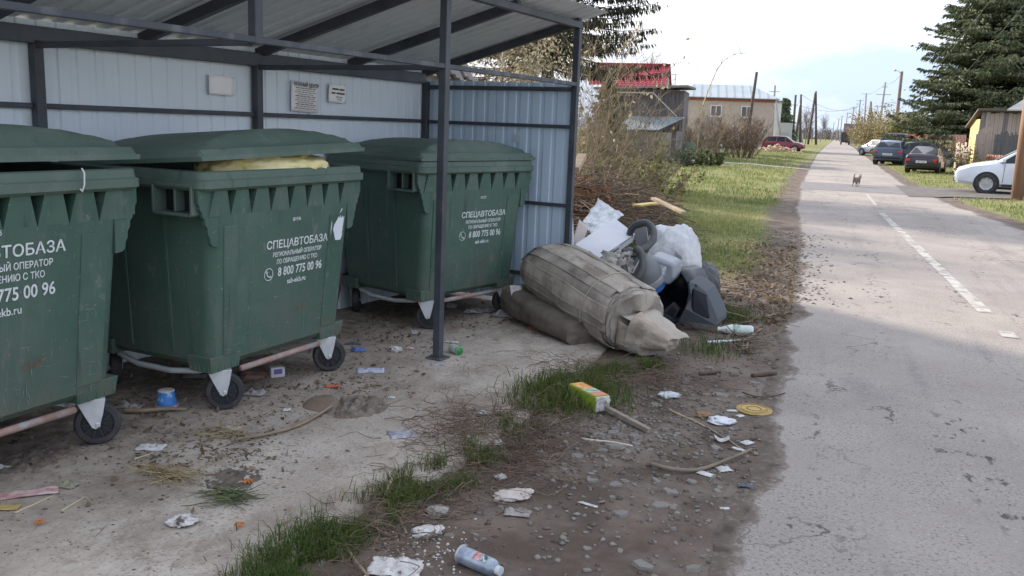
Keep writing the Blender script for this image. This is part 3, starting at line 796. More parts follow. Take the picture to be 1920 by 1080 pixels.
def make_wheel(parent, x, y, ang, front):
    """swivel caster: fork, tyre, hub; ang = heading of the axle"""
    rot = Matrix.Rotation(ang, 3, 'Z')                   # wheel axle along local -Y after rotation
    fork = MB()
    base = Vector((x, y, 0))
    def P(v): return base + rot @ Vector(v)
    for sy in (-1, 1):
        yy = .037 * sy
        poly = [(-.062, .215), (.058, .215), (.046, .150), (.030, .088), (.012, .080), (-.002, .088), (-.032, .150)]
        fork.prism(poly, lambda p: P((p[0], yy - .003, p[1])), lambda p: P((p[0], yy + .003, p[1])))
    fork.add([P(v) for v in ((-.062, -.04, .212), (.058, -.04, .212), (.058, .04, .212), (-.062, .04, .212), (-.062, -.04, .221), (.058, -.04, .221), (.058, .04, .221), (-.062, .04, .221))],
             [(3, 2, 1, 0), (4, 5, 6, 7), (0, 1, 5, 4), (1, 2, 6, 5), (2, 3, 7, 6), (3, 0, 4, 7)])
    caster = fork.build('caster_fork', galv, parent, bevel=.002)
    c = P((.022, 0, .100))
    ty = MB().lathe([(.070, -.026), (.092, -.026), (.0985, -.016), (.100, 0), (.0985, .016), (.092, .026), (.070, .026), (.070, -.026)], c, 'Y', 28, None)
    tw = MB(); 
    for v in ty.v: tw.v.append(tuple(c + rot @ (Vector(v) - c)))
    tw.f = ty.f
    tyre = tw.build('tyre', rubber, caster, auto=R_(40))
    hb = MB().lathe([(.0, -.018), (.020, -.018), (.022, -.013), (.064, -.011), (.0705, -.020), (.0705, .020), (.064, .011), (.022, .013), (.0, .018)], c, 'Y', 24)
    for i in range(10):
        q = 2 * PI * i / 10
        a = c + Vector((math.cos(q) * .02, -.021, math.sin(q) * .02)); b = c + Vector((math.cos(q) * .067, -.021, math.sin(q) * .067))
        hb.bar(a, b, .007, .007, (0, 1, 0))
    hw = MB(); hw.v = [tuple(c + rot @ (Vector(v) - c)) for v in hb.v]; hw.f = hb.f
    hw.build('hub', hubm, caster)
    MB().box(P((.022, 0, .100)), (.022, .09, .022), rot).build('axle', galv, caster, bevel=.004)
    return caster

def lid_height(x, y, hw, hd):
    ex = (hw - abs(x)); ey = (hd - abs(y)); e = min(ex, ey)
    h = .032 * min(1, max(0, e / .016))
    h += .018 * min(1, max(0, (e - .050) / .022))
    # raised saddle in the middle with creased flanks
    arch = 1 - (abs(x - .03) / .56) ** 2.3
    dome = min(.066 * max(0, arch) + .012 * (arch > 0), .85 * max(0, ey - .075), .42 * max(0, .60 - abs(x - .03)))
    h += max(0, dome)
    return h

def make_bin(loc, rotz, label, lid_open=0.0, axle=(0, 0, 0, 0), sc=1.0, number='001928', lid_roll=0.0, tx=0.0, tz=0.0, ts=1.0):
    t = thing('waste_container', label, 'waste container', loc, rotz, 'green wheeled waste containers in the shelter')
    t.scale = (sc, sc, sc)
    # body: tapered tub with softly stepped front
    rows = []
    zs = [ZB, ZB + .03, .33, .45, .6, .75, .9, 1.035, 1.037, ZT]
    for z in zs:
        w, d = body_dims(z)
        if z == ZB: w -= .05; d -= .05
        if z > 1.036: d -= .26
        row = []
        for (x, y) in rrect(w, d, .075, 5):
            row.append((x, y, z))
        rows.append(row)
    mb = MB(); mb.grid(rows, closed_u=True); mb.f.append(tuple(reversed(range(len(rows[0])))))
    inner = []
    for z in (ZT, .55):
        w, d = body_dims(z); inner.append([(x, y, z) for x, y in rrect(w - .02, d - .28, .07, 5)])
    mb.grid(inner, closed_u=True); k = len(mb.v) - len(inner[-1]); mb.f.append(tuple(range(k, len(mb.v))))
    mb.build('body', green, t, auto=R_(35))
    # proud outer bands of the front and sides
    for x0, x1 in ((-.5, -.40), (.36, .50)):
        fb = MB(); vs = []
        for z in (.30, .98):
            w, d = body_dims(z); kx = w / WT
            for q in (-.004, .007):
                y = -d / 2 - q
                vs += [(x0 * kx, y, z), (x1 * kx, y, z)]
        fb.add(vs, [(2, 3, 7, 6), (0, 2, 6, 4), (3, 1, 5, 7), (6, 7, 5, 4), (0, 1, 3, 2)])
        fb.build('front_band', green, t, bevel=.004)
    for sx in (-1, 1):
        for yc in (-.16, .14):
            sb = MB(); vs = []
            for z in (.30, 1.02):
                w, d = body_dims(z)
                for q in (-.004, .008):
                    vs += [(sx * (w / 2 + q), yc - .012, z), (sx * (w / 2 + q), yc + .012, z)]
            sb.add(vs, [(2, 3, 7, 6), (0, 2, 6, 4), (3, 1, 5, 7), (6, 7, 5, 4), (0, 1, 3, 2)]); sb.build('side_rib', green, t)
    # rim
    rw, rd = 1.325, 1.06
    def ring(prof, name, m):
        rows = []
        for w, d, z in prof: rows.append([(x, y, z) for x, y in rrect(w, d, .05, 4)])
        return MB().grid(rows + [rows[0]], closed_u=True).build(name, m, t, auto=R_(30))
    rim = ring([(WT - .03, DT - .03, ZT - .004), (rw - .035, rd - .035, ZT - .012), (rw, rd, ZT + .002), (rw, rd, ZT + .038), (rw - .022, rd - .022, ZT + .044), (rw - .028, rd - .028, ZR - .006), (rw - .05, rd - .05, ZR), (WT - .03, DT - .03, ZR - .005)], 'rim', green_l)
    # flared fins between the pockets under the rim
    pitch = .148; n = 8
    for sgn in (-1, 1):
        for i in range(n):
            fl = MB(); xc = (i - (n - 1) / 2) * pitch
            yb0, yt0 = sgn * (body_dims(1.03)[1] / 2), sgn * (body_dims(ZT)[1] / 2)
            a, b = xc - pitch / 2 + .001, xc + pitch / 2 - .001
            c, d = xc - pitch * .27, xc + pitch * .27; q = sgn * .14
            fl.add([(a, yb0, 1.033), (b, yb0, 1.033), (c, yt0, ZT - .002), (d, yt0, ZT - .002), (a, yb0 - q, 1.033), (b, yb0 - q, 1.033), (c, yt0 - q, ZT - .002), (d, yt0 - q, ZT - .002)],
                   [(0, 1, 3, 2), (5, 4, 6, 7), (0, 2, 6, 4), (1, 5, 7, 3), (2, 3, 7, 6), (0, 4, 5, 1)]); fl.build('rim_fin', green, t)
    # scalloped corner brackets
    for sx in (-1, 1):
        x0 = WT / 2 - .03
        poly = [(x0 - .02, ZT), (rw / 2 - .010, ZT), (rw / 2 - .010, 1.10), (rw / 2 - .020, 1.085), (rw / 2 - .020, 1.070), (rw / 2 - .034, 1.055), (rw / 2 - .036, 1.035), (rw / 2 - .050, 1.02), (rw / 2 - .052, .995), (rw / 2 - .066, .975), (rw / 2 - .068, .945), (rw / 2 - .080, .925), (rw / 2 - .083, .90), (rw / 2 - .098, .885), (x0 - .02, .88)]
        for yy in (-.492, .455):
            br = MB().prism(poly, lambda p: Vector((sx * p[0], yy, p[1])), lambda p: Vector((sx * p[0], yy + .02, p[1])))
            br.build('corner_bracket', green, t, bevel=.002)
    # pivot pocket on each side
    for sx in (-1, 1):
        pv = MB()
        xo, xi = sx * (rw / 2 + .005), sx * (WT / 2 - .01)
        x = (xo + xi) / 2; wx = abs(xo - xi)
        for yy in (-.455, -.20): pv.box((x, yy, ZT - .06), (wx, .016, .14))
        for zz in (ZT + .012, ZT - .13): pv.box((x, -.328, zz), (wx - .004, .24, .016))
        MB().box((xi + sx * .012, -.328, ZT - .06), (.02, .236, .116)).build('pocket_shade', black_pl, t)  # shade inside the pocket, put in as a black back face
        pv.box((x, -.328, ZT - .06), (wx * .6, .014, .12))
        pv.build('pivot_pocket', green_l, t, bevel=.003)
    # wheel mounts
    for i, (sx, sy) in enumerate(((-1, -1), (1, -1), (-1, 1), (1, 1))):
        wm = MB(); cx, cy = sx * (WB / 2 - .085), sy * (DB / 2 - .075)
        wm.box((cx, cy, .262), (.20, .15, .085), taper=1.12)
        for k in range(5):
            wm.box((cx - .09 + k * .045, cy + sy * .074, .262), (.010, .016, .075))
            wm.box((cx + sx * .098, cy - .06 + k * .03, .262), (.016, .009, .075))
        wm.build('wheel_mount', green, t, bevel=.003)
        make_wheel(t, cx, cy + sy * .035, axle[i], sy < 0)
    # undercarriage tube
    zt = .205; xw, yf = WB / 2 - .05, -DB / 2 + .03
    bar = MB().tube([(-xw + .14, yf - .035, zt), (xw - .16, yf - .035, zt)], .0165, 10)
    bar.build('front_tube', rustbar, t, smooth=True)
    for sx in (-1, 1):
        MB().tube([(sx * (xw - .05), -DB / 2 + .06, .225), (sx * (xw + .01), -DB / 2 + .14, .205), (sx * (xw + .035), -.12, .185), (sx * (xw + .035), .12, .185), (sx * (xw + .01), DB / 2 - .14, .21), (sx * (xw - .05), DB / 2 - .06, .24)], .016, 10).build('side_tube', galv, t, smooth=True)
    # lid, hinged at the back
    hw, hd = 1.31 / 2, 1.04 / 2; nxg, nyg = 54, 36
    rows = []
    for j in range(nyg + 1):
        y = -hd + 2 * hd * j / nyg
        rows.append([(-hw + 2 * hw * i / nxg, y, lid_height(-hw + 2 * hw * i / nxg, y, hw, hd)) for i in range(nxg + 1)])
    lm = MB().grid(rows)
    under = [[(-hw + .006 if x <= -hw + 1e-6 else hw - .006 if x >= hw - 1e-6 else x, y, max(-.012, z - .014) if 0 < i < nxg and 0 < j < nyg else -.022) for i, (x, y, z) in enumerate(r)] for j, r in enumerate(rows)]
    k = len(lm.v); lm.grid([list(reversed(r)) for r in under])
    nu = nxg + 1
    for i in range(nxg):
        lm.f.append((i + 1, i, k + nu - 1 - i, k + nu - 2 - i))
        o1 = nyg * nu; lm.f.append((o1 + i, o1 + i + 1, k + o1 + nu - 2 - i, k + o1 + nu - 1 - i))
    for j in range(nyg):
        lm.f.append((j * nu, (j + 1) * nu, k + (j + 1) * nu + nu - 1, k + j * nu + nu - 1))
        lm.f.append(((j + 1) * nu + nu - 1, j * nu + nu - 1, k + j * nu, k + (j + 1) * nu))
    lm.v = [(x, y - hd, z) for x, y, z in lm.v]           # hinge line at y = 0
    lid = lm.build('lid', green_l, t, auto=R_(28), fixn=False)
    lid.location = (0, hd - .005, ZR + .012); lid.rotation_euler = (-lid_open, lid_roll, 0)
    hb = MB().tube([(-.56, .03, .055), (.56, .03, .055)], .013, 8)
    for sx in (-.56, -.2, .2, .56): hb.bar((sx, -.05, .03), (sx, .045, .075), .03, .02)
    hb.build('hinge_bar', black_pl, lid)
    # printing on the front
    tilt = math.atan2((DT - DB) / 2, ZT - ZB)
    def on_front(x, z, off=.0075):
        return Matrix.Translation((x, front_y(z) - off, z)) @ Matrix.Rotation(PI / 2 + tilt, 4, 'X')
    XT = .085 + tx
    def T(s, z, size, bold, xs): text_mesh('lettering', s, size * ts, white_print, t, on_front(XT, .74 + (z - .74) * ts + tz, .003), bold, xs)
    T('СПЕЦАВТОБАЗА', .845, .060, .0010, 1.06)
    T('РЕГИОНАЛЬНЫЙ ОПЕРАТОР', .790, .0345, .0007, .84); T('ПО ОБРАЩЕНИЮ С ТКО', .749, .0345, .0007, .84)
    text_mesh('lettering', '8 800 775 00 96', .068 * ts, white_print, t, on_front(XT + .03, .74 - .05 * ts + tz, .003), .0012, .84)
    T('sab-ekb.ru', .630, .042, .0006, .9)
    text_mesh('container_number', number, .028, white_print, t, on_front(.06 + tx, .975 + tz * .55, .003), .0003, .8)
    ph = MB(); c0 = on_front(XT + .03 - .262 * ts, .74 - .052 * ts + tz, .003)
    ringp = [c0 @ Vector((.033 * math.cos(q), .033 * math.sin(q), 0)) for q in np.linspace(0, 2 * PI, 24, endpoint=False)]
    MB().tube(ringp, .0022, 5, closed=True).build('telephone_ring', white_print, t)
    ph.tube([c0 @ Vector(v) for v in ((-.013, .018, 0), (-.016, .006, 0), (-.008, -.008, 0), (.006, -.017, 0), (.016, -.013, 0))], [.006, .003, .0035, .003, .006], 6)
    ph.build('telephone_mark', white_print, t)
    # scuffs and scratches
    rs = random.Random(hash(number) % 1000)
    sf = MB()
    for _ in range(80):
        z = rs.choice((rs.uniform(.28, .6), rs.uniform(.28, .95))); x = rs.uniform(-.5, .5) * body_dims(z)[0] / WT
        if abs(x - XT) < .29 and .56 < z < .86: continue
        M4 = on_front(x, z, .0082 if (x < -.36 or x > .33) else .0022); a = rs.choice((rs.uniform(-.3, .3), PI / 2 + rs.uniform(-.3, .3))); L_ = rs.uniform(.008, .045); w = rs.uniform(.0008, .0028)
        ca, sa = math.cos(a), math.sin(a)
        q = [(-L_, -w * .2), (0, -w), (L_, 0), (.3 * L_, w)]
        vs = [M4 @ Vector((px_ * ca - py_ * sa, px_ * sa + py_ * ca, 0)) for px_, py_ in q]
        sf.add(vs, [(0, 1, 2, 3)])
    tag(sf.build('scratches', scuff_m, t, fixn=False), kind='stuff')
    so = MB(); M4 = on_front(.13, .46, .0026)
    pts_ = [M4 @ Vector((.055 * math.cos(q) * (1 + .25 * math.sin(3 * q)), .020 * math.sin(q) + .012 * math.cos(q), 0)) for q in np.linspace(0, 2 * PI, 18, endpoint=False)]
    so.add(pts_, [tuple(range(18))]); so.build('orange_scuff', scuff_o, t, fixn=False)
    return t
U_A = PI / 2                                     # heading 'along the road'
bin2 = make_bin((-3.263, 4.148, .02), PI / 2 - R_(6.1), 'green waste container bulging with a yellow bag, middle of three', R_(4.3), (R_(-42), R_(-44), R_(60), R_(20)), number='001936', lid_roll=R_(-1.6))
bin3 = make_bin((-3.002, 6.404, .02), PI / 2 - R_(19), 'green waste container with closed lid behind the slim front post', R_(.6), (R_(-50), R_(-30), R_(40), R_(20)), number='001327')
bin1 = make_bin((-3.55, 2.597, .02), PI / 2 - R_(5), 'green waste container cut off at the left, lid ajar', R_(2.7), (R_(-36), R_(-40), R_(40), R_(20)), number='001915', sc=1.015, tx=-.10, tz=.085, ts=1.12)
# cable tie on the near container's rim, straw of plastic on the middle lid
tie = bin1.matrix_basis @ Vector((.36, -.545, 1.215))
MB().tube([(.0, -.012, .05), (.004, -.022, .03), (.006, -.016, -.02), (.0, -.008, -.05), (-.012, -.014, -.035)], .0035, 6).build('white_tie', mat('tie_white', (.7, .7, .7), rough=.5), bin1, smooth=True).location = (.33, -.53, 1.215)
MB().tube([(-.02, 0, 0), (.02, 0, .004)], .004, 6).build('white_straw', MATS['tie_white'], [c for c in bin2.children if c.name.startswith('lid')][0], smooth=True).location = (-.21, -.80, .106)
# torn white sticker on the middle container
tk = MB(); tilt = math.atan2((DT - DB) / 2, ZT - ZB); zc = .90
M4 = Matrix.Translation((.43, front_y(zc) - .0095, zc)) @ Matrix.Rotation(PI / 2 + tilt, 4, 'X')
poly = [(-.048, -.01), (-.02, -.078), (.028, -.08), (.040, -.06), (.044, -.035), (.036, -.045), (.046, -.01), (.040, -.018), (.050, .03), (.046, .012), (.052, .062), (.038, .050), (.034, .066), (.022, .048), (.016, .07), (.008, .052), (.0, .064), (-.018, .04), (-.038, .018)]
tk.add([M4 @ Vector((x, y, 0)) for x, y in poly], [tuple(range(len(poly)))])
tk.add([M4 @ Vector((x, y, 0)) for x, y in ((-.066, -.05), (-.060, .02), (-.064, .045), (-.069, .0))], [(0, 1, 2, 3)])
tk.add([M4 @ Vector((x, y, 0)) for x, y in ((.012, .082), (.030, .105), (.026, .112), (.010, .09))], [(0, 1, 2, 3)])
tk.build('torn_sticker', mat('sticker_white', (.72, .75, .80), rough=.5), bin2, fixn=False)

# ---- the yellow bag that props up the lid
def blob(name, material, parent, c, size, sub=4, amp=.12, freq=2.2, flat_bottom=None, seed=0.0, rot=None, creases=.03, ridge=0.0, pleat=0.0):
    bm = bmesh.new(); bmesh.ops.create_icosphere(bm, subdivisions=sub, radius=1.0)
    for v in bm.verts:
        d = v.co.normalized()
        k = 1 + amp * mnoise.noise(d * freq + Vector((seed, seed, 0))) + amp * .45 * mnoise.noise(d * freq * 3 + Vector((0, seed, 3)))
        k -= creases * abs(mnoise.noise(d * freq * 4.5 + Vector((seed, 5, 1)))) * 2
        if ridge:
            for f_, w_ in ((1.7, 1.0), (3.6, .55), (7.5, .28)):
                k += ridge * w_ * ((1 - abs(mnoise.noise(d * freq * f_ + Vector((seed * 2, 1.3, seed)))) * 1.6) ** 3 - .45)
        if pleat:
            az_ = math.atan2(d.y, d.x); k += pleat * (.4 + .6 * abs(d.z)) * (1 - abs(mnoise.noise(Vector((math.cos(az_) * 5, math.sin(az_) * 5, d.z * 1.1 + seed)))) * 2) ** 2
        p = Vector((d.x * size[0], d.y * size[1], d.z * size[2])) * k
        if flat_bottom is not None and p.z < flat_bottom: p.z = flat_bottom + (p.z - flat_bottom) * .1
        if rot is not None: p = rot @ p
        v.co = p + Vector(c)
    me = bpy.data.meshes.new(name); bm.to_mesh(me); bm.free()
    return link_mesh(name, me, material, parent, smooth=True)
yb = mat('yellow_bag', (.72, .60, .24), (.80, .72, .40), scale=9, rough=.42, bump=.5, bscale=26, dirt=(.45, .36, .14), dirt_scale=7, dirt_lo=.56, dirt_hi=.72)
w2 = bin2.matrix_basis.copy()
y1 = w2 @ Vector((.0, -.30, 1.24))
bag = thing('rubbish_bag', 'crumpled yellow bag squeezed out under the middle container lid', 'bag', y1, PI / 2 - R_(6.1))
blob('bag_body', yb, bag, (.02, .02, .0), (.43, .23, .135), sub=5, amp=.08, freq=2.0, seed=2.0, creases=.02, ridge=.05)
blob('bag_fold', yb, bag, (.24, -.02, .02), (.2, .2, .075), sub=4, amp=.14, freq=2.6, seed=6.0, creases=.06)
dk = mat('maroon_bag', (.05, .030, .038), (.030, .020, .026), scale=6, rough=.55)
c_ = Vector((-3.38, 5.30, .02))
db = thing('rubbish_bag', 'dark maroon bag stuffed between the middle and far containers', 'bag', c_)
blob('bag_body', dk, db, (0, 0, .47), (.20, .12, .46), sub=4, amp=.16, seed=8.0, flat_bottom=-.45)
# ================================================================== RUBBISH HEAP
card = mat('wet_cardboard', (.30, .265, .228), (.41, .37, .322), scale=5, rough=.95, bump=.7, bscale=40, dirt=(.185, .16, .138), dirt_scale=3.2, dirt_lo=.48, dirt_hi=.66, stretch=(1, 1, .35), spec=.1)
card_in = mat('pale_cardboard', (.46, .395, .32), (.36, .30, .24), scale=6, rough=.95, bump=.5, bscale=50, dirt=(.26, .215, .17), dirt_scale=4)
card_lt = mat('dry_cardboard', (.40, .355, .30), (.47, .42, .36), scale=6, rough=.95, bump=.5, bscale=50, dirt=(.25, .21, .175), dirt_scale=3.5, stretch=(1, 1, .4))
card_dk = mat('dark_cardboard', (.125, .105, .09), (.18, .152, .13), scale=7, rough=.95, bump=.8, bscale=30, stretch=(1, 1, .4), spec=.1)
def frame(a, b):
    d = (b - a).normalized(); s = d.cross(Vector((0, 0, 1))).normalized(); return d, s, s.cross(d)
def bundle(parent, name, material, a, b, prof, n=44, nl=26, wob=.02, twist=.0, seed=0, ends=(True, True), power=2.6, ridges=0.0):
    """lumpy bundle between a and b; prof(t) -> (half width sideways, half height)"""
    d, s, u = frame(a, b); rows = []
    for i in range(nl + 1):
        t = i / nl; w, h = prof(t); c = a.lerp(b, t); row = []
        for j in range(n):
            q = 2 * PI * j / n
            ca, sa = math.cos(q), math.sin(q)
            k = (abs(ca) ** power + abs(sa) ** power) ** (-1 / power)
            x, z = ca * k * w, sa * k * h
            wv = 1 + wob * nz3(ca * 2 + seed, sa * 2, t * 4) * 3 + wob * nz3(ca * 7, sa * 7 + seed, t * 9) - ridges * (abs(math.sin(q * 4.5 + .4 * math.sin(t * 5))) ** 14)
            row.append(c + s * (x * wv) + u * (z * wv))
        rows.append(row)
    mb = MB().grid(rows, closed_u=True)
    for e, r, t in ((ends[0], rows[0], -1), (ends[1], rows[-1], 1)):
        if e:
            cc = sum(r, Vector()) / n; prev = r
            k0 = len(mb.v); 
            for f in (.72, .4):
                mb.v.extend([tuple(cc + (p - cc) * f + d * (t * .03 * (1 - f) - t * .06 * abs(nz3(p.x * 7, p.y * 7, p.z * 7)))) for p in r])
            base = 0 if t < 0 else nl * n
            for j in range(n):
                j2 = (j + 1) % n
                mb.f.append((base + j, base + j2, k0 + j2, k0 + j)); mb.f.append((k0 + j, k0 + j2, k0 + n + j2, k0 + n + j))
            mb.f.append(tuple(k0 + n + j for j in range(n)))
    return mb.build(name, material, parent, auto=R_(50))
A0, A1 = Vector((-2.12, 6.72, .435)), Vector((-1.23, 6.02, .235))
roll = thing('cardboard_bundle', 'big bundle of grey wet cardboard tied with string, lying on the heap', 'cardboard', (-1.3, 6.1, 0))
def lo(v): return Vector(v) - Vector((-1.3, 6.1, 0))
bundle(roll, 'outer_wrap', card, lo(A0), lo(A1), lambda t: (.250 + .015 * math.sin(PI * t), .222 + .02 * math.sin(PI * t) - (.05 * max(0, .12 - t) / .12)), wob=.018, seed=3, ridges=.03, power=2.2)
d_, s_, u_ = frame(A0, A1)
# crumpled collar at the lower end, inner boards sticking out
bundle(roll, 'rolled_lip', card, lo(A1 - d_ * .035), lo(A1 + d_ * .035), lambda t: (.258 - .02 * t, .232 - .03 * t), nl=6, wob=.03, seed=3, ridges=.03, power=2.2)
in0, in1 = A1 + d_ * .05 - u_ * .05, Vector((-.93, 5.93, .115))
bundle(roll, 'inner_board', card_in, lo(in0), lo(in1), lambda t: (.165 - .06 * t, .125 - .075 * t), nl=12, n=40, wob=.03, seed=12, power=4.5)
bundle(roll, 'inner_board', card, lo(in0 - s_ * .02 - u_ * .07), lo(in0.lerp(in1, .62) + s_ * .05 - u_ * .07), lambda t: (.17 - .05 * t, .10 - .04 * t), nl=8, n=40, wob=.02, seed=17, power=3.5)
def sheet(name, c4, material, parent=None, thick=.006, nu=8, nv=8, amp=.01, freq=5, seed=0, jag=0.0):
    a, b, c, d = [Vector(p) for p in c4]; rows = []
    n_ = (b - a).cross(d - a).normalized()
    for j in range(nv + 1):
        v = j / nv; row = []
        for i in range(nu + 1):
            u = i / nu; p = a.lerp(b, u).lerp(d.lerp(c, u), v)
            p = p + n_ * (amp * nz3(p.x * freq + seed, p.y * freq, p.z * freq + seed))
            if jag and (i in (0, nu) or j in (0, nv)):
                p = p + (b - a).normalized() * random.uniform(-jag, jag) + (d - a).normalized() * random.uniform(-jag, jag)
            row.append(p)
        rows.append(row)
    o = MB().grid(rows).build(name, material, parent, smooth=amp > .004)
    so = o.modifiers.new('thickness', 'SOLIDIFY'); so.thickness = thick; so.offset = 0
    return o
sheet('loose_flap', [lo(in0 + s_ * .15 + u_ * .105), lo(in1 + s_ * .11 + u_ * .05 + d_ * .02), lo(in1 - s_ * .09 + u_ * .055 + d_ * .05), lo(in0 - s_ * .14 + u_ * .13)], card_lt, roll, .006, amp=.02, jag=.015)
sheet('loose_flap', [lo(in0 + s_ * .17 - u_ * .1), lo(in0 + s_ * .185 + u_ * .08), lo(in0.lerp(in1, .55) + s_ * .15 + u_ * .02), lo(in0.lerp(in1, .6) + s_ * .14 - u_ * .12)], card_in, roll, .006, amp=.012, seed=4)
# layered boards lapped round the bundle
def layer(q0, q1, t0, t1, off, material, seed):
    rows = []
    for i in range(15):
        t = t0 + (t1 - t0) * i / 14; w = .250 + .015 * math.sin(PI * t); h = .222 + .02 * math.sin(PI * t) - (.05 * max(0, .12 - t) / .12); c = A0.lerp(A1, t); row = []
        for j in range(13):
            q = q0 + (q1 - q0) * j / 12 + .05 * nz3(t * 3, seed, j * .1); ca, sa = math.cos(q), math.sin(q); k = (abs(ca) ** 2.2 + abs(sa) ** 2.2) ** (-1 / 2.2)
            wv = 1 + .054 * nz3(ca * 2 + 3, sa * 2, t * 4) + .018 * nz3(ca * 7, sa * 7 + 3, t * 9)
            o_ = off + (.006 if j in (0, 12) else 0) + .004 * nz3(q * 4, t * 6, seed)
            row.append(lo(c + s_ * (ca * k * (w * wv + o_)) + u_ * (sa * k * (h * wv + o_))))
        rows.append(row)
    o = MB().grid(rows).build('cardboard_layer', material, roll, smooth=True); so = o.modifiers.new('thickness', 'SOLIDIFY'); so.thickness = .007; so.offset = 0
rb_ = random.Random(11); q_ = -1.45; k_ = 0
while q_ < 2.5:
    dq = rb_.uniform(.26, .46); layer(q_, q_ + dq + .03, rb_.uniform(.0, .05), rb_.uniform(.95, 1.0), rb_.uniform(.006, .012), (card, card_lt, card)[k_ % 3], k_); q_ += dq; k_ += 1
st_m = mat('string_pale', (.42, .36, .28), rough=.9)
for t in (.74,):
    c = A0.lerp(A1, t); w, h = .288, .272
    ring_ = []
    for j in range(30):
        q = 2 * PI * j / 30; ca, sa = math.cos(q), math.sin(q); k = (abs(ca) ** 2.2 + abs(sa) ** 2.2) ** (-1 / 2.2)
        ring_.append(lo(c + s_ * (ca * k * (w - .004)) + u_ * (sa * k * (h - .02)) + d_ * .05 * math.sin(q + 1)))
    MB().tube(ring_, .004, 6, closed=True).build('binding_string', st_m, roll, smooth=True)
# second bundle underneath
dkb = thing('cardboard_bundle', 'dark soaked cardboard pad wedged under the big bundle', 'cardboard', (-1.95, 6.2, 0))
def lo2(v): return Vector(v) - Vector((-1.95, 6.2, 0))
bundle(dkb, 'soaked_board', card_dk, lo2((-2.33, 6.62, .17)), lo2((-1.58, 6.0, .09)), lambda t: (.15 + .03 * math.sin(PI * t), .115 - .03 * t), wob=.03, seed=15, power=3.2)
# ---- white flat box
wbx = mat('white_box_card', (.70, .71, .76), (.62, .63, .68), scale=4, rough=.6)
def solid_quad(name, c4, n, material, parent):
    mb = MB(); c4 = [Vector(p) for p in c4]; b4 = [p - n for p in c4]
    mb.add(c4 + b4, [(0, 1, 2, 3), (7, 6, 5, 4), (0, 4, 5, 1), (1, 5, 6, 2), (2, 6, 7, 3), (3, 7, 4, 0)])
    return mb.build(name, material, parent, bevel=.003)
q = [at(1078, 458, 7.05), at(1152, 408, 7.45), at(1191, 438, 7.35), at(1116, 489, 6.92)]
ctr = sum(q, Vector()) / 4
wb = thing('flat_box', 'white flat cardboard box tilted on top of the heap', 'box', ctr)
ql = [p - ctr for p in q]; nrm = (ql[1] - ql[0]).cross(ql[3] - ql[0]).normalized()
if nrm.z < 0: nrm = -nrm
dn = Vector((.02, -.015, .075))
solid_quad('box_body', ql, dn, wbx, wb)
e0, e1 = ql[3], ql[2]
sl = MB(); mid = e0.lerp(e1, .52) - dn * .5; ex = (e1 - e0).normalized()
fn = ex.cross(dn).normalized()
if fn.y > 0: fn = -fn
sl.add([mid - ex * .045 - dn * .12 + fn * .003, mid + ex * .045 - dn * .12 + fn * .003, mid + ex * .045 + dn * .12 + fn * .003, mid - ex * .045 + dn * .12 + fn * .003], [(0, 1, 2, 3)])
sl.build('hand_slot', mat('slot_dark', (.12, .12, .13), rough=.9), wb)
for f0, f1 in ((.08, .45), (.62, .93)):
    a_, b_ = e0.lerp(e1, f0) - dn * .12, e0.lerp(e1, f1) - dn * .12
    MB().bar(a_ + fn * .002, b_ + fn * .002, .004, .006).build('slit', MATS['slot_dark'], wb)
# ---- crinkled foil sheet, boards behind
foil = mat('foil_sheet', (.62, .64, .66), (.42, .44, .46), scale=22, rough=.32, metal=.75, bump=1.0, bscale=38, stretch=(1, 1, 1))
o = sheet('foil_insulation', [at(1092, 418, 7.75), at(1122, 374, 8.0), at(1170, 404, 7.95), at(1112, 447, 7.6)], foil, None, .008, 22, 18, .022, 14, 3, .006)
tag(o, 'crinkled silver foil insulation sheet above the white box', 'foil')
o = sheet('cardboard_piece', [at(1072, 455, 7.3), at(1086, 412, 7.55), at(1103, 428, 7.5), at(1088, 466, 7.25)], mat('pinkish_card', (.50, .43, .40), (.42, .36, .33), scale=5, rough=.9), None, .008, amp=.006)
tag(o, 'pinkish torn cardboard standing between post and white box', 'cardboard')
o = sheet('white_board', [at(1066, 470, 7.25), at(1068, 402, 7.5), at(1074, 404, 7.5), at(1076, 462, 7.25)], wbx, None, .01, amp=.002)
tag(o, 'narrow white board on edge beside the front post', 'board')
blk = mat('black_film', (.028, .027, .028), (.05, .048, .046), scale=9, rough=.35, bump=.6, bscale=20)
o = sheet('black_film_scrap', [at(1092, 479, 6.75), at(1105, 470, 6.85), at(1148, 506, 6.6), at(1140, 512, 6.5)], blk, None, .006, 14, 6, .035, 16, 2, .01)
tag(o, 'torn strip of black film on the cardboard bundle', 'film')
fluff = mat('white_fluff', (.62, .60, .57), (.45, .42, .39), scale=18, rough=.95, bump=1, bscale=60)
c = at(1160, 498, 6.85); t = thing('torn_paper', 'ragged white torn paper sticking out under the white box', 'paper', c)
for k in range(6):
    cc = Vector((random.uniform(-.10, .10), random.uniform(-.05, .05), random.uniform(-.05, .06)))
    sheet('paper_shred', [cc + Vector((-.07, 0, -.05)), cc + Vector((.06, .02, -.06)), cc + Vector((.08, .02, .05)), cc + Vector((-.05, .0, .06))], fluff, t, .003, 9, 9, .04, 16, k * 3, .016)
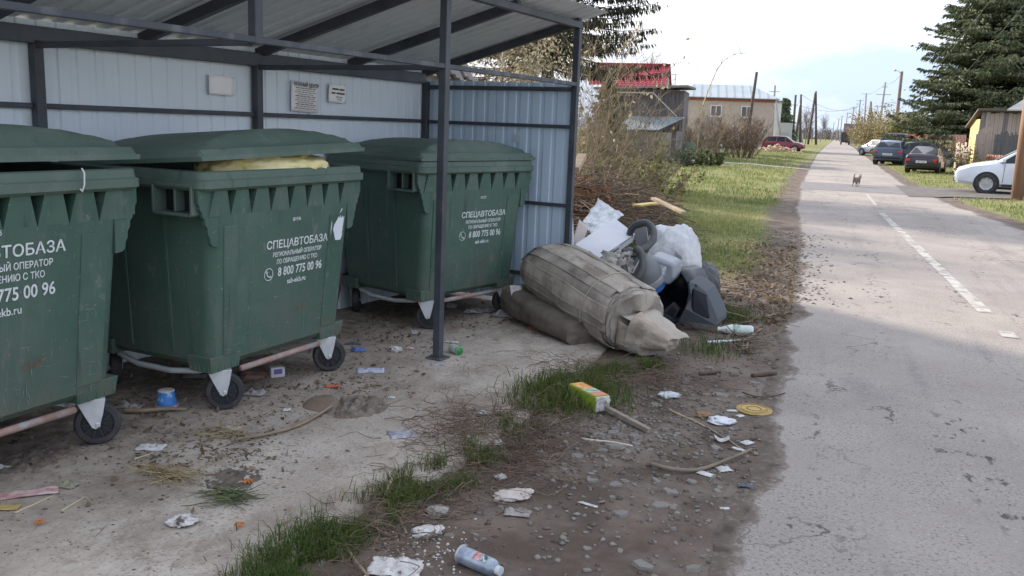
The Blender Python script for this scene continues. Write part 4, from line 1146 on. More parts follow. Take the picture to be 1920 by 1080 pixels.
# ---- vacuum cleaner with hose
vg = mat('vacuum_grey', (.145, .155, .165), (.175, .185, .195), scale=3, rough=.42)
vb = mat('vacuum_blue', (.050, .150, .36), (.06, .17, .40), scale=4, rough=.38)
hose_m = mat('hose_grey', (.070, .074, .076), (.095, .098, .10), scale=8, rough=.5)
vc = at(1207, 512, 6.98)
vac = thing('vacuum_cleaner', 'discarded grey vacuum cleaner with blue band and looped hose', 'vacuum cleaner', vc)
tilt_m = Euler((R_(30), R_(-22), R_(10))).to_matrix()
def vt(mb):
    mb.v = [tuple(tilt_m @ Vector(v)) for v in mb.v]; return mb
vt(MB().lathe([(0, -.16), (.12, -.16), (.155, -.13), (.16, -.07)], (0, 0, 0), 'Z', 26)).build('drum', vb, vac, auto=R_(35))
vt(MB().lathe([(.163, -.07), (.165, -.02), (.163, -.012)], (0, 0, 0), 'Z', 26)).build('trim_ring', mat('trim_silver', (.45, .47, .50), rough=.3, metal=.5), vac, auto=R_(30))
vt(MB().lathe([(.155, -.012), (.15, .05), (.125, .10), (.07, .13), (0, .14)], (0, 0, 0), 'Z', 26)).build('motor_cover', vg, vac, auto=R_(35))
hd_ = MB(); hd_.prism([(-.07, .0), (.19, -.06), (.24, .0), (.22, .12), (.05, .17), (-.05, .13)], lambda p: Vector((p[0] + .02, -.02, p[1] - .02)), lambda p: Vector((p[0] + .04, .19, p[1])))
hd_.build('housing', mat('vacuum_silver', (.30, .33, .37), (.25, .28, .32), scale=3, rough=.35, metal=.3), vac, bevel=.025, seg=3)
lb = MB(); lb.add([(.085, -.026, .02), (.175, -.024, .0), (.185, -.022, .07), (.095, -.026, .09)], [(0, 1, 2, 3)]); lb.build('rating_label', mat('label_pale', (.62, .66, .70), (.30, .33, .38), scale=60, rough=.5), vac, fixn=False)
def loop_pts(pxy, ys):
    return [at(x, y, Y) - vc for (x, y), Y in zip(pxy, ys)]
def smooth_path(p, n=6):
    out = []; p = [p[0]] + p + [p[-1]]
    for i in range(1, len(p) - 2):
        for k in range(n):
            t = k / n; a, b, c, d = p[i - 1], p[i], p[i + 1], p[i + 2]
            out.append(.5 * ((2 * b) + (-a + c) * t + (2 * a - 5 * b + 4 * c - d) * t * t + (-a + 3 * b - 3 * c + d) * t ** 3))
    out.append(p[-2]); return out
def hose(pts, r, name='hose'):
    pp = smooth_path(pts, 12); rr = [r * (1 + (.07 if i % 2 else -.03)) for i in range(len(pp))]
    return MB().tube(pp, rr, 10).build(name, hose_m, vac, smooth=True)
hose(loop_pts([(1180, 446), (1184, 430), (1198, 419), (1214, 419), (1225, 432), (1224, 450), (1211, 464), (1198, 470), (1186, 478)], [7.35, 7.3, 7.27, 7.25, 7.2, 7.12, 7.05, 7.0, 6.95]), .029)
hose(loop_pts([(1190, 478), (1180, 470), (1172, 482), (1170, 505), (1178, 524), (1195, 522), (1205, 500), (1203, 478), (1192, 466)], [6.95, 6.93, 6.88, 6.84, 6.78, 6.76, 6.78, 6.82, 6.86]), .031)
MB().tube([at(1186, 512, 6.76) - vc, at(1200, 486, 6.79) - vc], .005, 6).build('cable', mat('pale_cable', (.5, .5, .48), rough=.6), vac)
# ---- dark gap behind, grey pad
o = sheet('grey_panel', [at(1196, 470, 7.35), at(1190, 432, 7.45), at(1212, 425, 7.45), at(1216, 452, 7.35)], mat('slate_panel', (.15, .16, .17), rough=.5), None, .02, amp=.003)
tag(o, 'slate grey plastic panel inside the upper hose loop', 'panel')
bb = thing('rubbish_bag', 'black bag filling the middle of the heap under the white box', 'bag', (-1.72, 7.35, 0))
blob('bag_body', blk, bb, (0, 0, .22), (.36, .34, .34), sub=5, amp=.12, flat_bottom=-.22, seed=1.5, ridge=.06)
# ---- white woven sack
sack = mat('woven_sack', (.66, .67, .69), (.55, .56, .58), scale=5, rough=.7, bump=.8, bscale=60, dirt=(.44, .45, .46), dirt_scale=4, dirt_lo=.56, dirt_hi=.76)
sc_ = gp(1262, 560); sc_.y = 8.1; sc_.x = -1.33
sk = thing('woven_sack', 'bulging white woven sack leaning behind the vacuum cleaner', 'sack', (sc_.x, sc_.y, 0))
blob('sack_body', sack, sk, (0, 0, .30), (.25, .28, .41), sub=5, amp=.07, freq=1.5, flat_bottom=-.30, seed=3.3, rot=Euler((R_(5), R_(9), R_(20))).to_matrix(), creases=.0, pleat=.05, ridge=.022)
blob('sack_neck', sack, sk, (-.11, .0, .58), (.12, .12, .11), sub=4, amp=.12, freq=2.5, seed=5.3, creases=.02, pleat=.10)
sheet('tear_flap', [Vector((.06, -.275, .50)), Vector((.11, -.25, .46)), Vector((.13, -.235, .42)), Vector((.085, -.275, .455))], mat('sack_inside', (.20, .20, .21), rough=.8), sk, .004, amp=.006)
gs = thing('rubbish_bag', 'grey-black bag slumped on the right of the white sack', 'bag', (-1.08, 8.55, 0))
blob('bag_body', mat('charcoal_bag', (.055, .056, .062), (.09, .09, .098), scale=6, rough=.4, bump=.5, bscale=14), gs, (0, 0, .10), (.15, .2, .22), sub=5, amp=.12, flat_bottom=-.10, seed=9.2, ridge=.06)
cf = thing('plastic_film', 'clear crumpled film draped between sack and dark plastic hood', 'film', at(1268, 515, 7.6))
sheet('film_sheet', [Vector((-.12, .0, -.03)), Vector((.16, -.05, -.12)), Vector((.18, .05, .02)), Vector((-.04, .06, .06))], mat('milky_film', (.55, .58, .60), (.40, .43, .45), scale=14, rough=.25), cf, .003, 14, 12, .05, 12, 4, .012)
# ---- dark plastic hood (half shell with an arched opening)
slate = mat('slate_plastic', (.040, .046, .056), (.050, .057, .068), scale=2, rough=.45, spec=.45)
navy = mat('navy_plastic', (.012, .015, .025), (.017, .021, .032), scale=3, rough=.4, spec=.45)
hc = Vector((-1.05, 7.02, 0))
hood = thing('plastic_hood', 'dark slate plastic hood lying on its side, arched opening towards the bundle', 'plastic hood', hc)
def hp(x, y, Y): return at(x, y, Y) - hc
arch = [(1262, 606), (1236, 585), (1212, 560), (1208, 548), (1222, 527), (1245, 512), (1264, 508), (1280, 514), (1291, 532), (1293, 552), (1287, 575), (1276, 596)]
arY = [6.92, 7.0, 7.05, 7.10, 7.15, 7.17, 7.15, 7.1, 7.02, 6.97, 6.93, 6.92]
back = Vector((.10, .42, .02))
front = [hp(x, y, Y) for (x, y), Y in zip(arch, arY)]
cen = sum(front, Vector()) / len(front)
mb = MB(); n = len(front)
rows = [[p for p in front], [p + back * .35 for p in front], [cen + (p - cen) * .88 + back for p in front]]
mb.grid(rows, closed_u=True); mb.f.append(tuple(2 * n + j for j in range(n)))
sh = mb.build('shell', navy, hood, smooth=True, fixn=False); so = sh.modifiers.new('wall', 'SOLIDIFY'); so.thickness = .012; so.offset = 1
MB().tube(front, .009, 6, closed=True).build('opening_rim', navy, hood, smooth=True)
side = [(1291, 528), (1306, 532), (1324, 548), (1337, 577), (1346, 598), (1344, 612), (1312, 610), (1270, 604), (1284, 578), (1293, 552)]
sY = [7.0, 7.05, 7.02, 6.95, 6.9, 6.86, 6.86, 6.9, 6.91, 6.95]
sp = [hp(x, y, Y) for (x, y), Y in zip(side, sY)]
n = len(sp); mb = MB(); bk = Vector((.05, .20, .03))
mb.add(sp + [p + bk for p in sp], [tuple(range(n)), tuple(n + j for j in reversed(range(n)))] + [(j, n + j, n + (j + 1) % n, (j + 1) % n) for j in range(n)])
mb.build('side_panel', slate, hood, bevel=.010, seg=2)
nrm_ = (sp[2] - sp[0]).cross(sp[5] - sp[0]).normalized()
if nrm_.y > 0: nrm_ = -nrm_
inset = [hp(x, y, 6.93 - k) + nrm_ * .012 for x, y, k in ((1299, 541, 0), (1324, 553, .01), (1330, 597, .04), (1297, 596, .03))]
mb = MB(); mb.add(inset + [p - nrm_ * .03 for p in inset], [(0, 1, 2, 3), (0, 4, 5, 1), (1, 5, 6, 2), (2, 6, 7, 3), (3, 7, 4, 0)]); mb.build('inset_panel', navy, hood, bevel=.004)
for (x, y) in ((1291, 527), (1305, 533)): MB().lathe([(0, -.004), (.010, -.004), (.010, .004), (0, .004)], hp(x, y + 2, 6.96), 'Y', 10).build('peg_hole', black_pl, hood)
ins = [hp(x, y, 7.06) for x, y in ((1243, 583), (1262, 566), (1274, 580), (1264, 598))]
mb = MB(); mb.add(ins + [p + Vector((.01, .03, .0)) for p in ins], [(0, 1, 2, 3), (4, 7, 6, 5), (0, 4, 5, 1), (1, 5, 6, 2), (2, 6, 7, 3), (3, 7, 4, 0)]); mb.build('latch_plate', slate, hood, bevel=.004)
ins = [hp(x, y, 7.045) for x, y in ((1251, 583), (1260, 575), (1267, 584), (1258, 592))]
mb = MB(); mb.add(ins + [p + Vector((.005, .02, 0)) for p in ins], [(0, 1, 2, 3), (0, 4, 5, 1), (1, 5, 6, 2), (2, 6, 7, 3), (3, 7, 4, 0)]); mb.build('latch_hole', black_pl, hood)
# ---- plastic bottle and slats at the foot of the heap
def bottle(name, label, cat, px, ang, L, r, body_m, cap_m, label_m, z=None):
    c = gp(*px); c.z = sz(c.x, c.y)
    t = thing(name, label, cat, c, ang)
    MB().lathe([(0, 0), (r * .8, 0), (r, .012), (r, L * .2), (r * .93, L * .27), (r, L * .34), (r, L * .6), (r * .55, L * .86), (r * .36, L * .90), (r * .36, L * .96)], (-L / 2, 0, r * .98), 'X', 20).build('body', body_m, t, auto=R_(40))
    MB().lathe([(r * .4, 0), (r * .4, .016), (0, .016)], (-L / 2 + L * .95, 0, r * .98), 'X', 14).build('cap', cap_m, t)
    MB().lathe([(r * 1.012, L * .36), (r * 1.012, L * .58)], (-L / 2, 0, r * .98), 'X', 20).build('label_band', label_m, t, smooth=True)
    return t
milky = mat('milky_plastic', (.62, .68, .66), (.50, .58, .55), scale=8, rough=.3)
bottle('plastic_bottle', 'milky plastic bottle with green print beside the dark hood', 'bottle', (1378, 628), R_(12) + PI, .27, .043, milky, mat('cap_white', (.7, .72, .72), rough=.4), mat('green_print', (.12, .30, .20), (.55, .62, .58), scale=26, rough=.4))
wood = mat('raw_wood', (.36, .27, .18), (.46, .36, .25), scale=5, rough=.85, stretch=(.25, 4, 4), bump=.3)
wood_g = mat('grey_wood', (.23, .19, .155), (.33, .28, .235), scale=6, rough=.9, stretch=(.25, 4, 4), bump=.4)
def stick(name, label, cat, a, b, w, h, material, za=0.0, zb=0.0, group=None, r=None):
    A, B = gp(*a), gp(*b); A.z = sz(A.x, A.y) + h / 2 + za; B.z = sz(B.x, B.y) + h / 2 + zb
    mid = (A + B) / 2
    base = Vector((mid.x, mid.y, mid.z))
    mb = MB()
    if r is None: mb.bar(A - base, B - base, w, h)
    else:
        n = 7; pts_ = []
        for i in range(n):
            t = i / (n - 1); p = A.lerp(B, t) - base + Vector((r * nz3(t * 3, A.x * 5), r * nz3(t * 3, A.y * 5 + 3), 0)); 
            p.z = max(p.z, sz(p.x + base.x, p.y + base.y) + h * .4 - base.z); pts_.append(p)
        mb.tube(pts_, [w / 2 * (1 - .35 * i / n) for i in range(n)], 7)
    o = mb.build(name, material, None, smooth=r is not None, bevel=.0015 if r is None else 0)
    o.location = base
    return tag(o, label, cat, group)
stick('white_stick', 'short white slat in front of the plastic bottle', 'slat', (1328, 643), (1388, 640), .03, .014, wbx)
# ================================================================== LITTER ON THE GROUND
def crumple(name, label, cat, px, w, d, h, material, ang=0.0, amp=1.0, seed=None, sub=14, group=None, sharp=False, curl=0.0):
    """irregular creased scrap, w by d metres"""
    seed = random.uniform(0, 50) if seed is None else seed
    c = gp(*px); c.z = sz(c.x, c.y)
    rows = []; n = sub
    for j in range(n + 1):
        row = []
        for i in range(n + 1):
            u, v = i / n * 2 - 1, j / n * 2 - 1
            q = math.atan2(v, u)
            k = 1 - .16 * amp * abs(nz3(math.cos(q) * 2 + seed, math.sin(q) * 2, seed)) - .10 * amp * nz3(math.cos(q) * 6, math.sin(q) * 6 + seed, 2)
            x, y = u * w / 2 * k, v * d / 2 * k
            z = .003 + h * (abs(nz3(u * 1.7 + seed, v * 1.7, 1)) * 1.1 + .35 * abs(nz3(u * 4.3, v * 4.3 + seed, 6))) + curl * (u * u)
            e = max(abs(u), abs(v)); z *= 1 - .75 * max(0, e - .55) / .45 * (0 if curl else 1)
            row.append((x, y, z + .002))
        rows.append(row)
    o = MB().grid(rows).build(name, material, None, smooth=not sharp)
    s = o.modifiers.new('thickness', 'SOLIDIFY'); s.thickness = .0022; s.offset = 0
    o.location = c; o.rotation_euler = (0, 0, ang)
    return tag(o, label, cat, group)
def wad(name, label, cat, px, w, d, h, material, ang=0.0, seed=0.0):
    c = gp(*px); c.z = sz(c.x, c.y)
    o = blob(name, material, None, (0, 0, h * .24), (w / 2, d / 2, h * .36), sub=4, amp=.32, freq=2.0, flat_bottom=-h * .22, seed=seed, creases=.06, ridge=.12)
    o.location = c; o.rotation_euler = (0, 0, ang); return tag(o, label, cat)
white_p = mat('scrap_white', (.60, .60, .60), (.50, .49, .48), scale=14, rough=.8, bump=.4, bscale=60, dirt=(.24, .20, .17), dirt_scale=16, dirt_lo=.50, dirt_hi=.70)
grey_p = mat('scrap_grey', (.36, .34, .32), (.26, .24, .225), scale=14, rough=.85, bump=.5, bscale=50)
blue_p = mat('scrap_bluish', (.48, .53, .66), (.58, .61, .70), scale=30, rough=.6, dirt=(.22, .24, .34), dirt_scale=22, dirt_lo=.55, dirt_hi=.62)
red_p = mat('scrap_red', (.62, .14, .09), (.55, .10, .07), scale=20, rough=.55)
pink_p = mat('scrap_pink', (.40, .20, .19), (.56, .44, .42), scale=18, rough=.8)
foam = mat('wet_foam', (.58, .55, .53), (.70, .68, .66), scale=30, rough=.95, bump=1, bscale=70, dirt=(.13, .10, .085), dirt_scale=16, dirt_lo=.54, dirt_hi=.62)
print_p = mat('printed_wrapper', (.50, .50, .54), (.22, .22, .28), scale=26, rough=.5)
S_ = crumple
S_('paper_scrap', 'white torn scrap in front of the near container wheel', 'paper', (282, 848), .13, .08, .02, white_p, .4)
S_('paper_scrap', 'pale blue leaflet lying near the middle container right wheel', 'leaflet', (695, 701), .17, .11, .006, blue_p, .5, amp=.5)
S_('wrapper', 'grey printed wrapper folded open in the middle of the pad', 'wrapper', (753, 821), .13, .11, .012, print_p, .7, amp=.4)
wad('tissue', 'crumpled dirty white tissue near the lower left', 'tissue', (343, 990), .12, .10, .045, foam, .3, seed=17.4)
wad('paper_scrap', 'small crumpled white paper beside the dead weeds', 'paper', (903, 781), .07, .06, .03, white_p, .3, seed=17.8)
S_('paper_scrap', 'white shard on the grass strip edge', 'paper', (933, 831), .05, .055, .03, white_p, 1.0)
S_('wrapper', 'small red wrapper on the pad by the middle container', 'wrapper', (624, 731), .09, .04, .008, red_p, .6)
S_('wrapper', 'bright red scrap at the foot of the dark cardboard pad', 'wrapper', (998, 620), .07, .05, .03, red_p, .3)
S_('wrapper', 'small yellow scrap next to the bright red one', 'wrapper', (1013, 622), .035, .03, .02, mat('scrap_yellow', (.62, .47, .12), rough=.6), .3)
wad('tissue', 'round white tissue wad left of the slim front post', 'tissue', (741, 664), .095, .08, .06, foam, 0, seed=18.5)
S_('paper_scrap', 'small cream scrap beside the tissue wad', 'paper', (768, 660), .06, .04, .02, pink_p, .4)
S_('paper_scrap', 'white flat scrap right behind the slim front post', 'paper', (846, 647), .11, .05, .008, white_p, .2)
S_('paper_scrap', 'tiny printed card on the pad in front of the slim post', 'card', (821, 690), .09, .05, .006, print_p, .6, amp=.4)
S_('paper_scrap', 'cream torn scrap behind the slim post wheel', 'paper', (776, 632), .07, .05, .03, grey_p, .6)
S_('paper_scrap', 'white crumb of paper in the middle of the pad', 'paper', (734, 752), .045, .03, .015, white_p, .6)
S_('paper_scrap', 'grey paper rag under the middle container left wheel', 'paper', (476, 745), .12, .09, .03, grey_p, .3)
S_('paper_scrap', 'grey folded card behind the middle container left wheel', 'card', (365, 712), .13, .07, .008, grey_p, .5, amp=.4)
S_('paper_scrap', 'pale wad lying between the two near container wheels', 'paper', (243, 770), .14, .08, .03, grey_p, .2)
S_('paper_scrap', 'whitish rag under the near container', 'paper', (120, 765), .13, .09, .03, white_p, .2)
S_('paper_scrap', 'white paper corner at the left picture edge', 'paper', (2, 886), .07, .05, .012, white_p, .2)
wad('paper_scrap', 'white sheet crumpled inside the straw on the pad', 'paper', (432, 813), .10, .07, .03, white_p, .8, seed=17.8)
S_('paper_scrap', 'grey cloth scrap at the right of the straw', 'cloth', (468, 817), .08, .06, .012, grey_p, .8)
S_('paper_scrap', 'pair of small white crumbs near the spade', 'paper', (537, 776), .05, .04, .015, white_p, .8)
S_('wrapper', 'pink and white torn packet at the left picture edge', 'packet', (55, 935), .22, .07, .02, pink_p, .75)
S_('leaf', 'yellowed leaf below the torn packet', 'leaf', (12, 962), .10, .05, .01, mat('leaf_yellow', (.40, .30, .12), rough=.7), .5)
S_('leaf', 'pale green leaf beside the torn packet', 'leaf', (128, 920), .08, .06, .03, mat('leaf_pale', (.24, .24, .17), rough=.7), .1)
S_('wet_rag', 'grey knitted rag in front of the far container wheel', 'rag', (905, 588), .36, .13, .06, mat('rag_grey', (.24, .225, .23), (.38, .36, .36), scale=22, rough=1, bump=1, bscale=60), .9, sub=20)
S_('wet_rag', 'second knitted rag ending at the dark cardboard pad', 'rag', (950, 598), .26, .10, .06, MATS['rag_grey'], .2, sub=18)
wad('paper_scrap', 'grey crumpled paper behind the slim front post', 'paper', (846, 580), .10, .07, .07, grey_p, .4, seed=17.0)
S_('plaster_piece', 'big wet white foam slab at the bottom edge', 'foam', (742, 1062), .19, .13, .035, foam, .3, seed=3, sub=22)
wad('plaster_piece', 'wet white foam lump on the right end of the big slab', 'foam', (800, 1000), .13, .08, .05, foam, .9, seed=19.2)
wad('paper_scrap', 'crumpled pinkish paper on the dirt shoulder', 'paper', (962, 932), .17, .11, .05, mat('scrap_cream', (.50, .43, .39), (.60, .56, .53), scale=16, rough=.9, dirt=(.2, .15, .12), dirt_scale=16, dirt_lo=.58, dirt_hi=.68), .7, seed=15.9)
S_('paper_scrap', 'grey torn rag below the pinkish paper', 'rag', (970, 966), .11, .06, .03, grey_p, .2)
wad('paper_scrap', 'grey-white scrap at the grass edge', 'paper', (820, 962), .09, .09, .05, grey_p, .8, seed=12.6)
wad('paper_scrap', 'small white fluff on the dead weeds', 'paper', (938, 893), .06, .06, .03, white_p, .8, seed=12.9)
wad('plastic_bag', 'crumpled white bag with dark print on the gravel', 'plastic bag', (1352, 791), .15, .12, .05, mat('bag_printed', (.62, .64, .70), (.70, .71, .75), scale=8, rough=.4, dirt=(.12, .14, .22), dirt_scale=12, dirt_lo=.60, dirt_hi=.64), .3, seed=17.8)
wad('plastic_bag', 'clear crumpled film on the gravel behind the juice carton', 'plastic bag', (1254, 742), .14, .11, .04, MATS['milky_film'], .4, seed=21.1)
S_('shell_shard', 'white curved china shard on the gravel', 'shard', (1353, 826), .075, .05, .008, white_p, .2, amp=.5, curl=.02, sub=8)
S_('shell_shard', 'white angular shard next to the road edge', 'shard', (1401, 829), .07, .05, .01, white_p, .9, amp=.8, sub=8)
S_('shell_shard', 'small white rectangular chip below the curved shard', 'shard', (1384, 841), .07, .03, .004, white_p, -.4, amp=.3, sub=6)
S_('shell_shard', 'white square chip at the end of the bent branch', 'shard', (1322, 887), .075, .045, .012, white_p, -.3, amp=.3, sub=6)
S_('shell_shard', 'white curled shard right of the square chip', 'shard', (1357, 879), .07, .06, .02, white_p, .6, sub=8)
S_('shell_shard', 'tiny white chip at the road edge low down', 'shard', (1360, 952), .05, .022, .004, white_p, .2, sub=6)
S_('shell_shard', 'thin white sliver in the dirt', 'shard', (1102, 949), .09, .018, .004, white_p, -.2, amp=.4, sub=6)
S_('shell_shard', 'white chip touching the yellow mat', 'shard', (1372, 770), .065, .03, .004, white_p, .4, amp=.3, sub=6)
S_('shell_shard', 'white triangle chip below the yellow mat', 'shard', (1388, 779), .05, .04, .006, white_p, .8, sub=6)
S_('dark_scrap', 'dark plastic scrap on the asphalt edge', 'scrap', (1397, 912), .07, .035, .015, mat('dark_scrap', (.10, .11, .14), rough=.5), .1)
wad('brown_lump', 'ochre crumpled leaf beside the printed bag', 'leaf', (1318, 781), .10, .06, .05, mat('ochre_leaf', (.22, .14, .07), (.32, .22, .12), scale=14, rough=.9), .5, seed=15.5)
S_('wrapper', 'blue plastic wrapper behind the middle container right wheel', 'wrapper', (672, 664), .10, .06, .03, mat('scrap_blue', (.06, .12, .36), (.10, .17, .42), scale=12, rough=.45), .7)
S_('dark_scrap', 'dark bluish scrap above the blue wrapper', 'scrap', (662, 651), .12, .04, .015, mat('dark_blue_scrap', (.09, .11, .17), rough=.5), .3)
S_('paper_scrap', 'white diamond of card on the dark cardboard pad', 'card', (968, 561), .10, .10, .004, white_p, .8, amp=.1, sub=5)
bpy.data.objects['paper_scrap'] if 'paper_scrap' in bpy.data.objects else None
for o in [o for o in bpy.data.objects if o.get('label') == 'white diamond of card on the dark cardboard pad']:
    p = at(968, 546, 6.45); o.location = p; o.rotation_euler = (R_(60), 0, R_(40))
# ---- blue pot
c = gp(313, 768); c.z = sz(c.x, c.y)
pot = thing('plastic_tub', 'small blue ice-cream tub upside down on the pad', 'tub', c, .4)
MB().lathe([(.056, 0), (.056, .012), (.052, .012), (.041, .088), (.0, .090)], (0, 0, 0), 'Z', 26).build('tub_body', mat('tub_blue', (.05, .22, .58), (.45, .60, .80), scale=14, rough=.35, lo=.52, hi=.6), pot, auto=R_(40))
MB().lathe([(.058, 0), (.059, .006), (.058, .013)], (0, 0, 0), 'Z', 26).build('tub_rim', mat('tub_pink', (.66, .34, .36), rough=.4), pot, auto=R_(40))
MB().lathe([(.0415, .083), (.043, .089), (.036, .092)], (0, 0, 0), 'Z', 26).build('tub_foot', white_p, pot, smooth=True)
# ---- small white box and brown board under the middle container
c = gp(519, 711); c.z = sz(c.x, c.y)
b_ = thing('small_carton', 'tiny white and violet carton under the middle container', 'carton', c, .9)
MB().box((0, 0, .032), (.085, .055, .062)).build('carton_body', white_p, b_, bevel=.003)
MB().box((0, -.0285, .038), (.05, .003, .03)).build('violet_panel', mat('violet', (.14, .10, .34), rough=.6), b_)
o = crumple('brown_board', 'brown curved board piece under the middle container', 'board', (483, 712), .20, .14, .03, mat('brown_board', (.22, .135, .105), (.28, .18, .14), scale=9, rough=.8), .7, amp=.4, sub=10)
o.rotation_euler = (R_(14), 0, .7)
# ---- glass neck / can by the post
c = gp(853, 668); c.z = sz(c.x, c.y)
t = thing('broken_can', 'crushed white and green drink can at the foot of the slim post', 'can', c, R_(-35))
MB().lathe([(0, -.05), (.026, -.05), (.029, -.044), (.029, .01), (.031, .055), (.028, .057), (.022, .02)], (0, 0, .03), 'X', 18).build('can_body', mat('can_white', (.62, .64, .62), (.50, .54, .5), scale=12, rough=.4), t, auto=R_(35))
MB().lathe([(.0295, .03), (.0315, .056)], (0, 0, .03), 'X', 18).build('green_band', mat('can_green', (.05, .24, .08), rough=.4), t, smooth=True)
# ---- spade shaped rusty plate
c = gp(602, 768); c.z = sz(c.x, c.y)
t = thing('rusty_dish', 'round rusty brown dish half buried at the branch end', 'dish', c, .5)
o = MB().lathe([(0, .022), (.07, .020), (.092, .012), (.100, .002), (.104, .004), (.094, .018), (.07, .026), (0, .028)], (0, 0, .0), 'Z', 24).build('dish', mat('rust_dish', (.16, .115, .085), (.22, .17, .13), scale=12, rough=.85), t, auto=R_(40))
o.rotation_euler = (R_(12), R_(-8), 0)
# ---- earth mound beside it
def mound(name, label, px, w, d, h, material, n=44, seed=0.):
    c = gp(*px); c.z = sz(c.x, c.y) - .004; rows = []
    for j in range(n + 1):
        rows.append([((i / n - .5) * w, (j / n - .5) * d, h * max(0, 1 - ((i / n - .5) * 2) ** 2 - ((j / n - .5) * 2) ** 2) ** .8 * (.75 + .7 * nz3(i * .16 + seed, j * .16, 1) + .5 * nz3(i * .42, j * .42 + seed, 4) + .35 * nz3(i * .9, j * .9 + seed, 7)) - .004) for i in range(n + 1)])
    o = MB().grid(rows).build(name, material, None, smooth=True); o.location = c
    return tag(o, label, 'earth mound')
soil_m = mat('loose_soil', (.15, .12, .098), (.25, .205, .17), scale=16, rough=1, bump=1, bscale=60)
mound('earth_mound', 'small heap of loose earth beside the rusty dish', (668, 770), .34, .42, .05, soil_m)
mound('earth_mound', 'low smear of dark earth by the green weeds', (440, 905), .30, .34, .018, mat('dark_soil', (.12, .095, .08), (.18, .148, .124), scale=16, rough=1, bump=1, bscale=60), seed=5.)
mound('earth_mound', 'dark earth smear at the left edge behind the packet', (60, 870), .30, .40, .03, MATS['dark_soil'], seed=9.)
# ---- juice carton with a lath
ja, jb = gp(1078, 742), gp(1128, 776)
c = (ja + jb) / 2; c.z = sz(c.x, c.y) + .005
ang = math.atan2(jb.y - ja.y, jb.x - ja.x)
tp, bt = at(1072, 722, gp(1072, 745).y), at(1135, 768, gp(1135, 778).y)
jc = thing('juice_carton', 'green and orange juice carton lying in the grass', 'carton', c, math.atan2(bt.y - tp.y, bt.x - tp.x))
L_ = .275; juice_g = mat('carton_green', (.36, .46, .06), (.28, .40, .05), scale=5, rough=.35)
MB().box((0, 0, .045), (L_, .095, .088)).build('carton_body', juice_g, jc, bevel=.006, seg=2)
def top_patch(name, x0, x1, material, z=.0915, y=.042):
    MB().add([(x0, -y, z), (x1, -y, z), (x1, y, z), (x0, y, z)], [(0, 1, 2, 3)]).build(name, material, jc, fixn=False)
orange_m = mat('print_orange', (.78, .36, .08), (.70, .22, .08), scale=16, rough=.35, dirt=(.80, .55, .18), dirt_scale=20, dirt_lo=.5, dirt_hi=.6)
top_patch('orange_print', -.132, -.008, orange_m)
top_patch('mint_print', -.006, .062, mat('print_mint', (.46, .62, .46), (.38, .55, .42), scale=8, rough=.35))
top_patch('coral_print', .064, .132, mat('print_coral', (.66, .26, .14), rough=.35))
for k_, (yy, ww) in enumerate(((-.016, .030), (.004, .024), (.020, .034))): MB().box((.018 + .012 * k_, yy, .0922), (.006, ww, .0006)).build('dark_mark', mat('print_dark', (.05, .10, .06), rough=.5), jc)
MB().box((L_ / 2 + .004, 0, .045), (.008, .09, .084)).build('white_end', white_p, jc, bevel=.002)
MB().box((-L_ / 2 - .003, -.02, .045), (.006, .05, .06)).build('barcode_end', white_p, jc)
MB().lathe([(.014, 0), (.014, .014), (0, .014)], (L_ / 2 + .005, .028, .066), 'X', 14).build('screw_cap', white_p, jc)
stick('wooden_lath', 'grey wooden lath poking out from the juice carton', 'lath', (1135, 771), (1218, 810), .028, .026, wood_g, .02, .0)
stick('broken_stick', 'thin bamboo-like stick on the gravel', 'stick', (1252, 766), (1322, 800), .014, .014, wood, .0, .0, r=.006)
stick('broken_stick', 'thin dark twig continuing past the printed bag', 'stick', (1326, 800), (1392, 842), .012, .010, wood_g, 0, 0, r=.006)
stick('broken_stick', 'white peeled stick beside the rubble', 'stick', (1092, 823), (1186, 836), .012, .010, mat('peeled_wood', (.58, .53, .46), rough=.7), 0, 0, r=.006)
stick('broken_stick', 'short brown stick near the cardboard bundle end', 'stick', (1312, 702), (1350, 699), .03, .022, mat('dark_bark', (.07, .048, .038), (.11, .08, .06), scale=12, rough=.95), 0, 0, r=.004)
stick('broken_stick', 'brown stick at the asphalt edge', 'stick', (1410, 706), (1455, 703), .03, .024, MATS['dark_bark'], 0, 0, r=.004)
def branch(name, label, pxs, r0, r1, material, lift=.012):
    pts_ = [gp(*p) for p in pxs]
    for p in pts_: p.z = sz(p.x, p.y) + r0 + random.uniform(0, lift)
    pp = smooth_path(pts_, 5); b0 = Vector((pp[0].x, pp[0].y, pp[0].z)); n = len(pp)
    o = MB().tube([p - b0 for p in pp], [r0 + (r1 - r0) * i / (n - 1) for i in range(n)], 7).build(name, material, None, smooth=True)
    o.location = b0; return tag(o, label, 'branch')
bark = mat('peeled_branch', (.30, .235, .165), (.22, .165, .115), scale=10, rough=.85)
branch('fallen_branch', 'long bent branch lying on the pad from the rusty dish to the straw', [(620, 752), (628, 764), (612, 780), (560, 808), (505, 826), (440, 838)], .010, .006, bark)
branch('fallen_branch', 'bent branch at the lower edge of the gravel', [(1218, 873), (1262, 884), (1310, 882), (1360, 868), (1408, 848)], .010, .008, mat('grey_branch', (.24, .20, .15), (.17, .14, .10), scale=10, rough=.9))
branch('fallen_branch', 'yellowish branch in front of the blue tub', [(232, 783), (270, 784), (310, 780), (350, 778)], .012, .008, bark)
branch('fallen_branch', 'thin root running onto the asphalt above the yellow mat', [(1392, 738), (1420, 746), (1450, 747), (1472, 738)], .005, .003, MATS['dark_bark'])
branch('fallen_branch', 'forked branch by the plastic bottle', [(1398, 660), (1404, 640), (1415, 628), (1428, 618)], .009, .006, bark)
